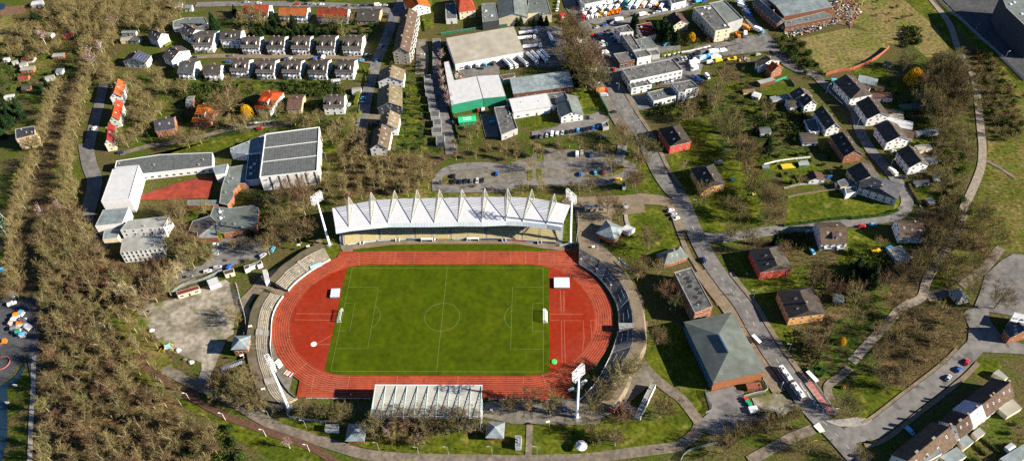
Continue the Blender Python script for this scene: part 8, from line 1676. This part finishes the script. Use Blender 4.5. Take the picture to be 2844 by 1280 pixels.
# fairground corner at the left edge
pl_ = mat('scrap', (.4, .38, .36), .7, .3, 2, rnd=.3)
for i, (x, y, m, w) in enumerate(((120, 60, 'orange', 3), (155, 45, 'lightblue', 2.5), (105, 95, 'white', 3), (150, 125, 'orange', 3.5), (185, 130, 'silver', 3), (205, 150, 'white', 3), (100, 160, 'grey', 3), (130, 185, 'green', 2.5), (165, 205, 'lightblue', 3), (140, 155, 'beige', 2.5), (85, 120, 'beige', 2.5), (175, 95, 'grey', 2))):
    t = thing('market_stall', 'small %s roofed stall in the stall cluster on the dark yard, %s from the top' % (m.replace('lightblue', 'light blue'), ORD[i]), 'stall', P('02 %d,%d' % (x, y), 2)[0].xy.to_3d()[:], R.uniform(-.5, .5), 'stalls on the dark yard')
    MB().slab([(-w/2, -1.5, 2.2), (w/2, -1.5, 2.2), (w/2, 0, 2.8), (-w/2, 0, 2.8)], .08).slab([(w/2, 1.5, 2.2), (-w/2, 1.5, 2.2), (-w/2, 0, 2.8), (w/2, 0, 2.8)], .08).build('roof', mat('stall_'+m, CLR[m], .6, .1), t); MB().box(-w/2+.1, -1.4, 0, w/2-.1, 1.4, 1.1).build('counter', M_whited, t)
p = P('02 15,430')[0]; t = thing('round_ride', 'round pool-like ring with reddish rim at the left edge', 'ring', (p.x, p.y, 0)); MB().lathe([(4.2, 0), (4.2, .9), (3.9, .9), (3.9, .1)], 20).build('rim', mat('rim_red', (.32, .10, .09), .8), t); MB().lathe([(3.88, .1), (3.88, .12)], 20).build('basin', M_dark, t)
for i, (x, y) in enumerate(((125, 605), (65, 735))):
    t = thing('garden_chair_sign', 'white board beside a round pad on the ditch bank, %s one' % ['upper', 'lower'][i], 'sign', P('02 %d,%d' % (x, y))[0][:]); MB().box(-.9, -.06, .8, .9, .06, 2.6).build('board', M_white, t); MB().tube((-.6, .1, 0), (-.6, .1, .8), .06).tube((.6, .1, 0), (.6, .1, .8), .06).build('posts', M_steel, t)
    t.name = 'notice_board'
# scrap yard heaps
rn = random.Random(9); cl = [(.5, .48, .44), (.30, .10, .06), (.4, .22, .08), (.12, .18, .25), (.25, .18, .12), (.3, .28, .25), (.06, .06, .07)]
def heap(name, poly, dist, lab):
    mb = MB()
    def f(p, r):
        s = r.uniform(.5, 2.2); M = Matrix.Translation((p.x, p.y, r.uniform(.2, .8)))@Matrix.Rotation(r.uniform(0, 3), 4, 'Z')@Matrix.Rotation(r.uniform(-.5, .5), 4, 'X'); mb.box(-s/2, -.3-s*.15, -.3, s/2, .3+s*.15, .4, r.randrange(7), M)
    scatter(poly, dist, f, 5); o = mb.build(name, [mat('junk_%d' % i, c, .8, .2, 1) for i, c in enumerate(cl)]); o['kind'] = 'stuff'; return o
heap('scrap_heap', '40 800,230 1000,190 1180,130 1220,170 1000,250 830,290', 1.3, ''); heap('scrap_heap', '40 1120,40 1180,0 1294,0 50 90,40 110,110 40,190 40 1294,200 1240,150', 1.7, ''); heap('timber_stock', 'J 265,830 330,820 375,990 300,995', 1.2, ''); heap('yard_goods', '40 300,345 340,320 230,380', 1.3, ''); heap('yard_goods', '40 460,430 540,430 530,470 470,465', 1.4, '')
# people
M_skin = mat('skin', (.45, .26, .18), .7, 0); M_hair = mat('hair', (.04, .025, .015), .8, 0)
def person(c, ang, top, leg, lab, walk=.25):
    p = P(c)[0]; t = thing('person', lab, 'person', (p.x, p.y, Z3), rad(ang))
    me = bpy.data.meshes.new('body'); V_ = [(0, 0, .95), (0, 0, 1.2), (0, 0, 1.45), (0, 0, 1.56), (0, 0, 1.70), (0, .2, 1.42), (walk*.5, .27, 1.15), (walk, .25, .9), (0, -.2, 1.42), (-walk*.5, -.27, 1.15), (-walk*.6, -.25, .9), (0, .1, .9), (walk*.6, .1, .5), (walk, .1, .06), (walk+.15, .1, .04), (0, -.1, .9), (-walk*.3, -.1, .5), (-walk*1.3, -.1, .08), (-walk*1.3+.15, -.1, .04)]
    E_ = [(0, 1), (1, 2), (2, 3), (3, 4), (2, 5), (5, 6), (6, 7), (2, 8), (8, 9), (9, 10), (0, 11), (11, 12), (12, 13), (13, 14), (0, 15), (15, 16), (16, 17), (17, 18)]
    r_ = [.15, .14, .16, .06, .11, .07, .05, .04, .07, .05, .04, .1, .07, .05, .04, .1, .07, .05, .04]
    me.from_pydata(V_, E_, []); o = link('body', me, t); m = o.modifiers.new('s', 'SKIN')
    for i, v in enumerate(me.skin_vertices[0].data): v.radius = (r_[i], r_[i]); v.use_root = (i == 0)
    o.modifiers.new('d', 'SUBSURF').levels = 1; me.materials.append(M_skin)
    MB().lathe([(.17, .92), (.22, 1.0), (.20, 1.25), (.25, 1.42), (.10, 1.50)], 10).build('jacket', mat('cloth_'+top, CLR[top], .9, .1), t)
    for s, w_ in ((.1, 1), (-.1, -1.2)): MB().tube((0, s, .98), (walk*.6*w_*(1 if w_ > 0 else .4), s, .5), .13, .09, n=8).tube((walk*.6*w_*(1 if w_ > 0 else .4), s, .5), (walk*w_, s, .1), .09, .075, n=8).build('trouser_leg', mat('cloth_'+leg, CLR[leg], .9, .1), t)
    for s in (-1, 1): MB().tube((0, s*.22, 1.42), (s*walk*.5, s*.28, 1.12), .075, .06, n=7).tube((s*walk*.5, s*.28, 1.12), (s*walk*.8, s*.26, .92), .06, .05, n=7).build('sleeve', MATS['cloth_'+top], t)
    MB().lathe([(.105, 1.68), (.12, 1.74), (.08, 1.82), (.02, 1.84)], 8, (-.01, 0, 0)).build('hair', M_hair, t)
for c, a, tp, lg, l in (('41 418,1078', 40, 'white', 'dark_blue', 'person in white jacket crossing the wide main road'), ('42 508,165', 100, 'orange', 'black', 'person in orange jacket on the pavement beside the sports hall'), ('11 683,975', 120, 'silver', 'grey', 'person standing at the entrance ramp gate'), ('41 515,930', 60, 'lightblue', 'black', 'person in light blue jacket on the path below the red corner block'), ('41 525,928', 60, 'white', 'blue', 'person in white top beside the light blue jacket one'), ('52 215,195', 200, 'black', 'blue', 'person in dark coat on the shaded park path'), ('52 228,190', 200, 'red', 'black', 'person in red jacket on the shaded park path'), ('22 95,672', 90, 'white', 'white', 'person in white standing on the shaded front straight'), ('42 1155,1010', 20, 'black', 'grey', 'person with dark clothes at the crossing pavement'), ('32 1165,1078', 10, 'grey', 'black', 'person walking on the bottom path'), ('12 600,820', 10, 'black', 'grey', 'person walking on the asphalt path below the weathered terrace'), ('42 1195,575', 200, 'yellow', 'dark_blue', 'person in yellow jacket on the footpath near the bus shelter')):
    person(c, a, tp, lg, l)
for c, l in (('42 1185,752', 'small kerb light beside the platform end'),): pass
t = thing('bicycle_arch', 'yellow metal arch on the grass beside the lower crossing', 'arch', P('42 1030,1020')[0][:], .3); MB().tube((-1, 0, 0), (-1, 0, 2), .08).tube((1, 0, 0), (1, 0, 2), .08).tube((-1, 0, 2), (1, 0, 2), .08).tube((1, 0, 2), (2, 1, 0), .08).build('tube_frame', M_yel, t)
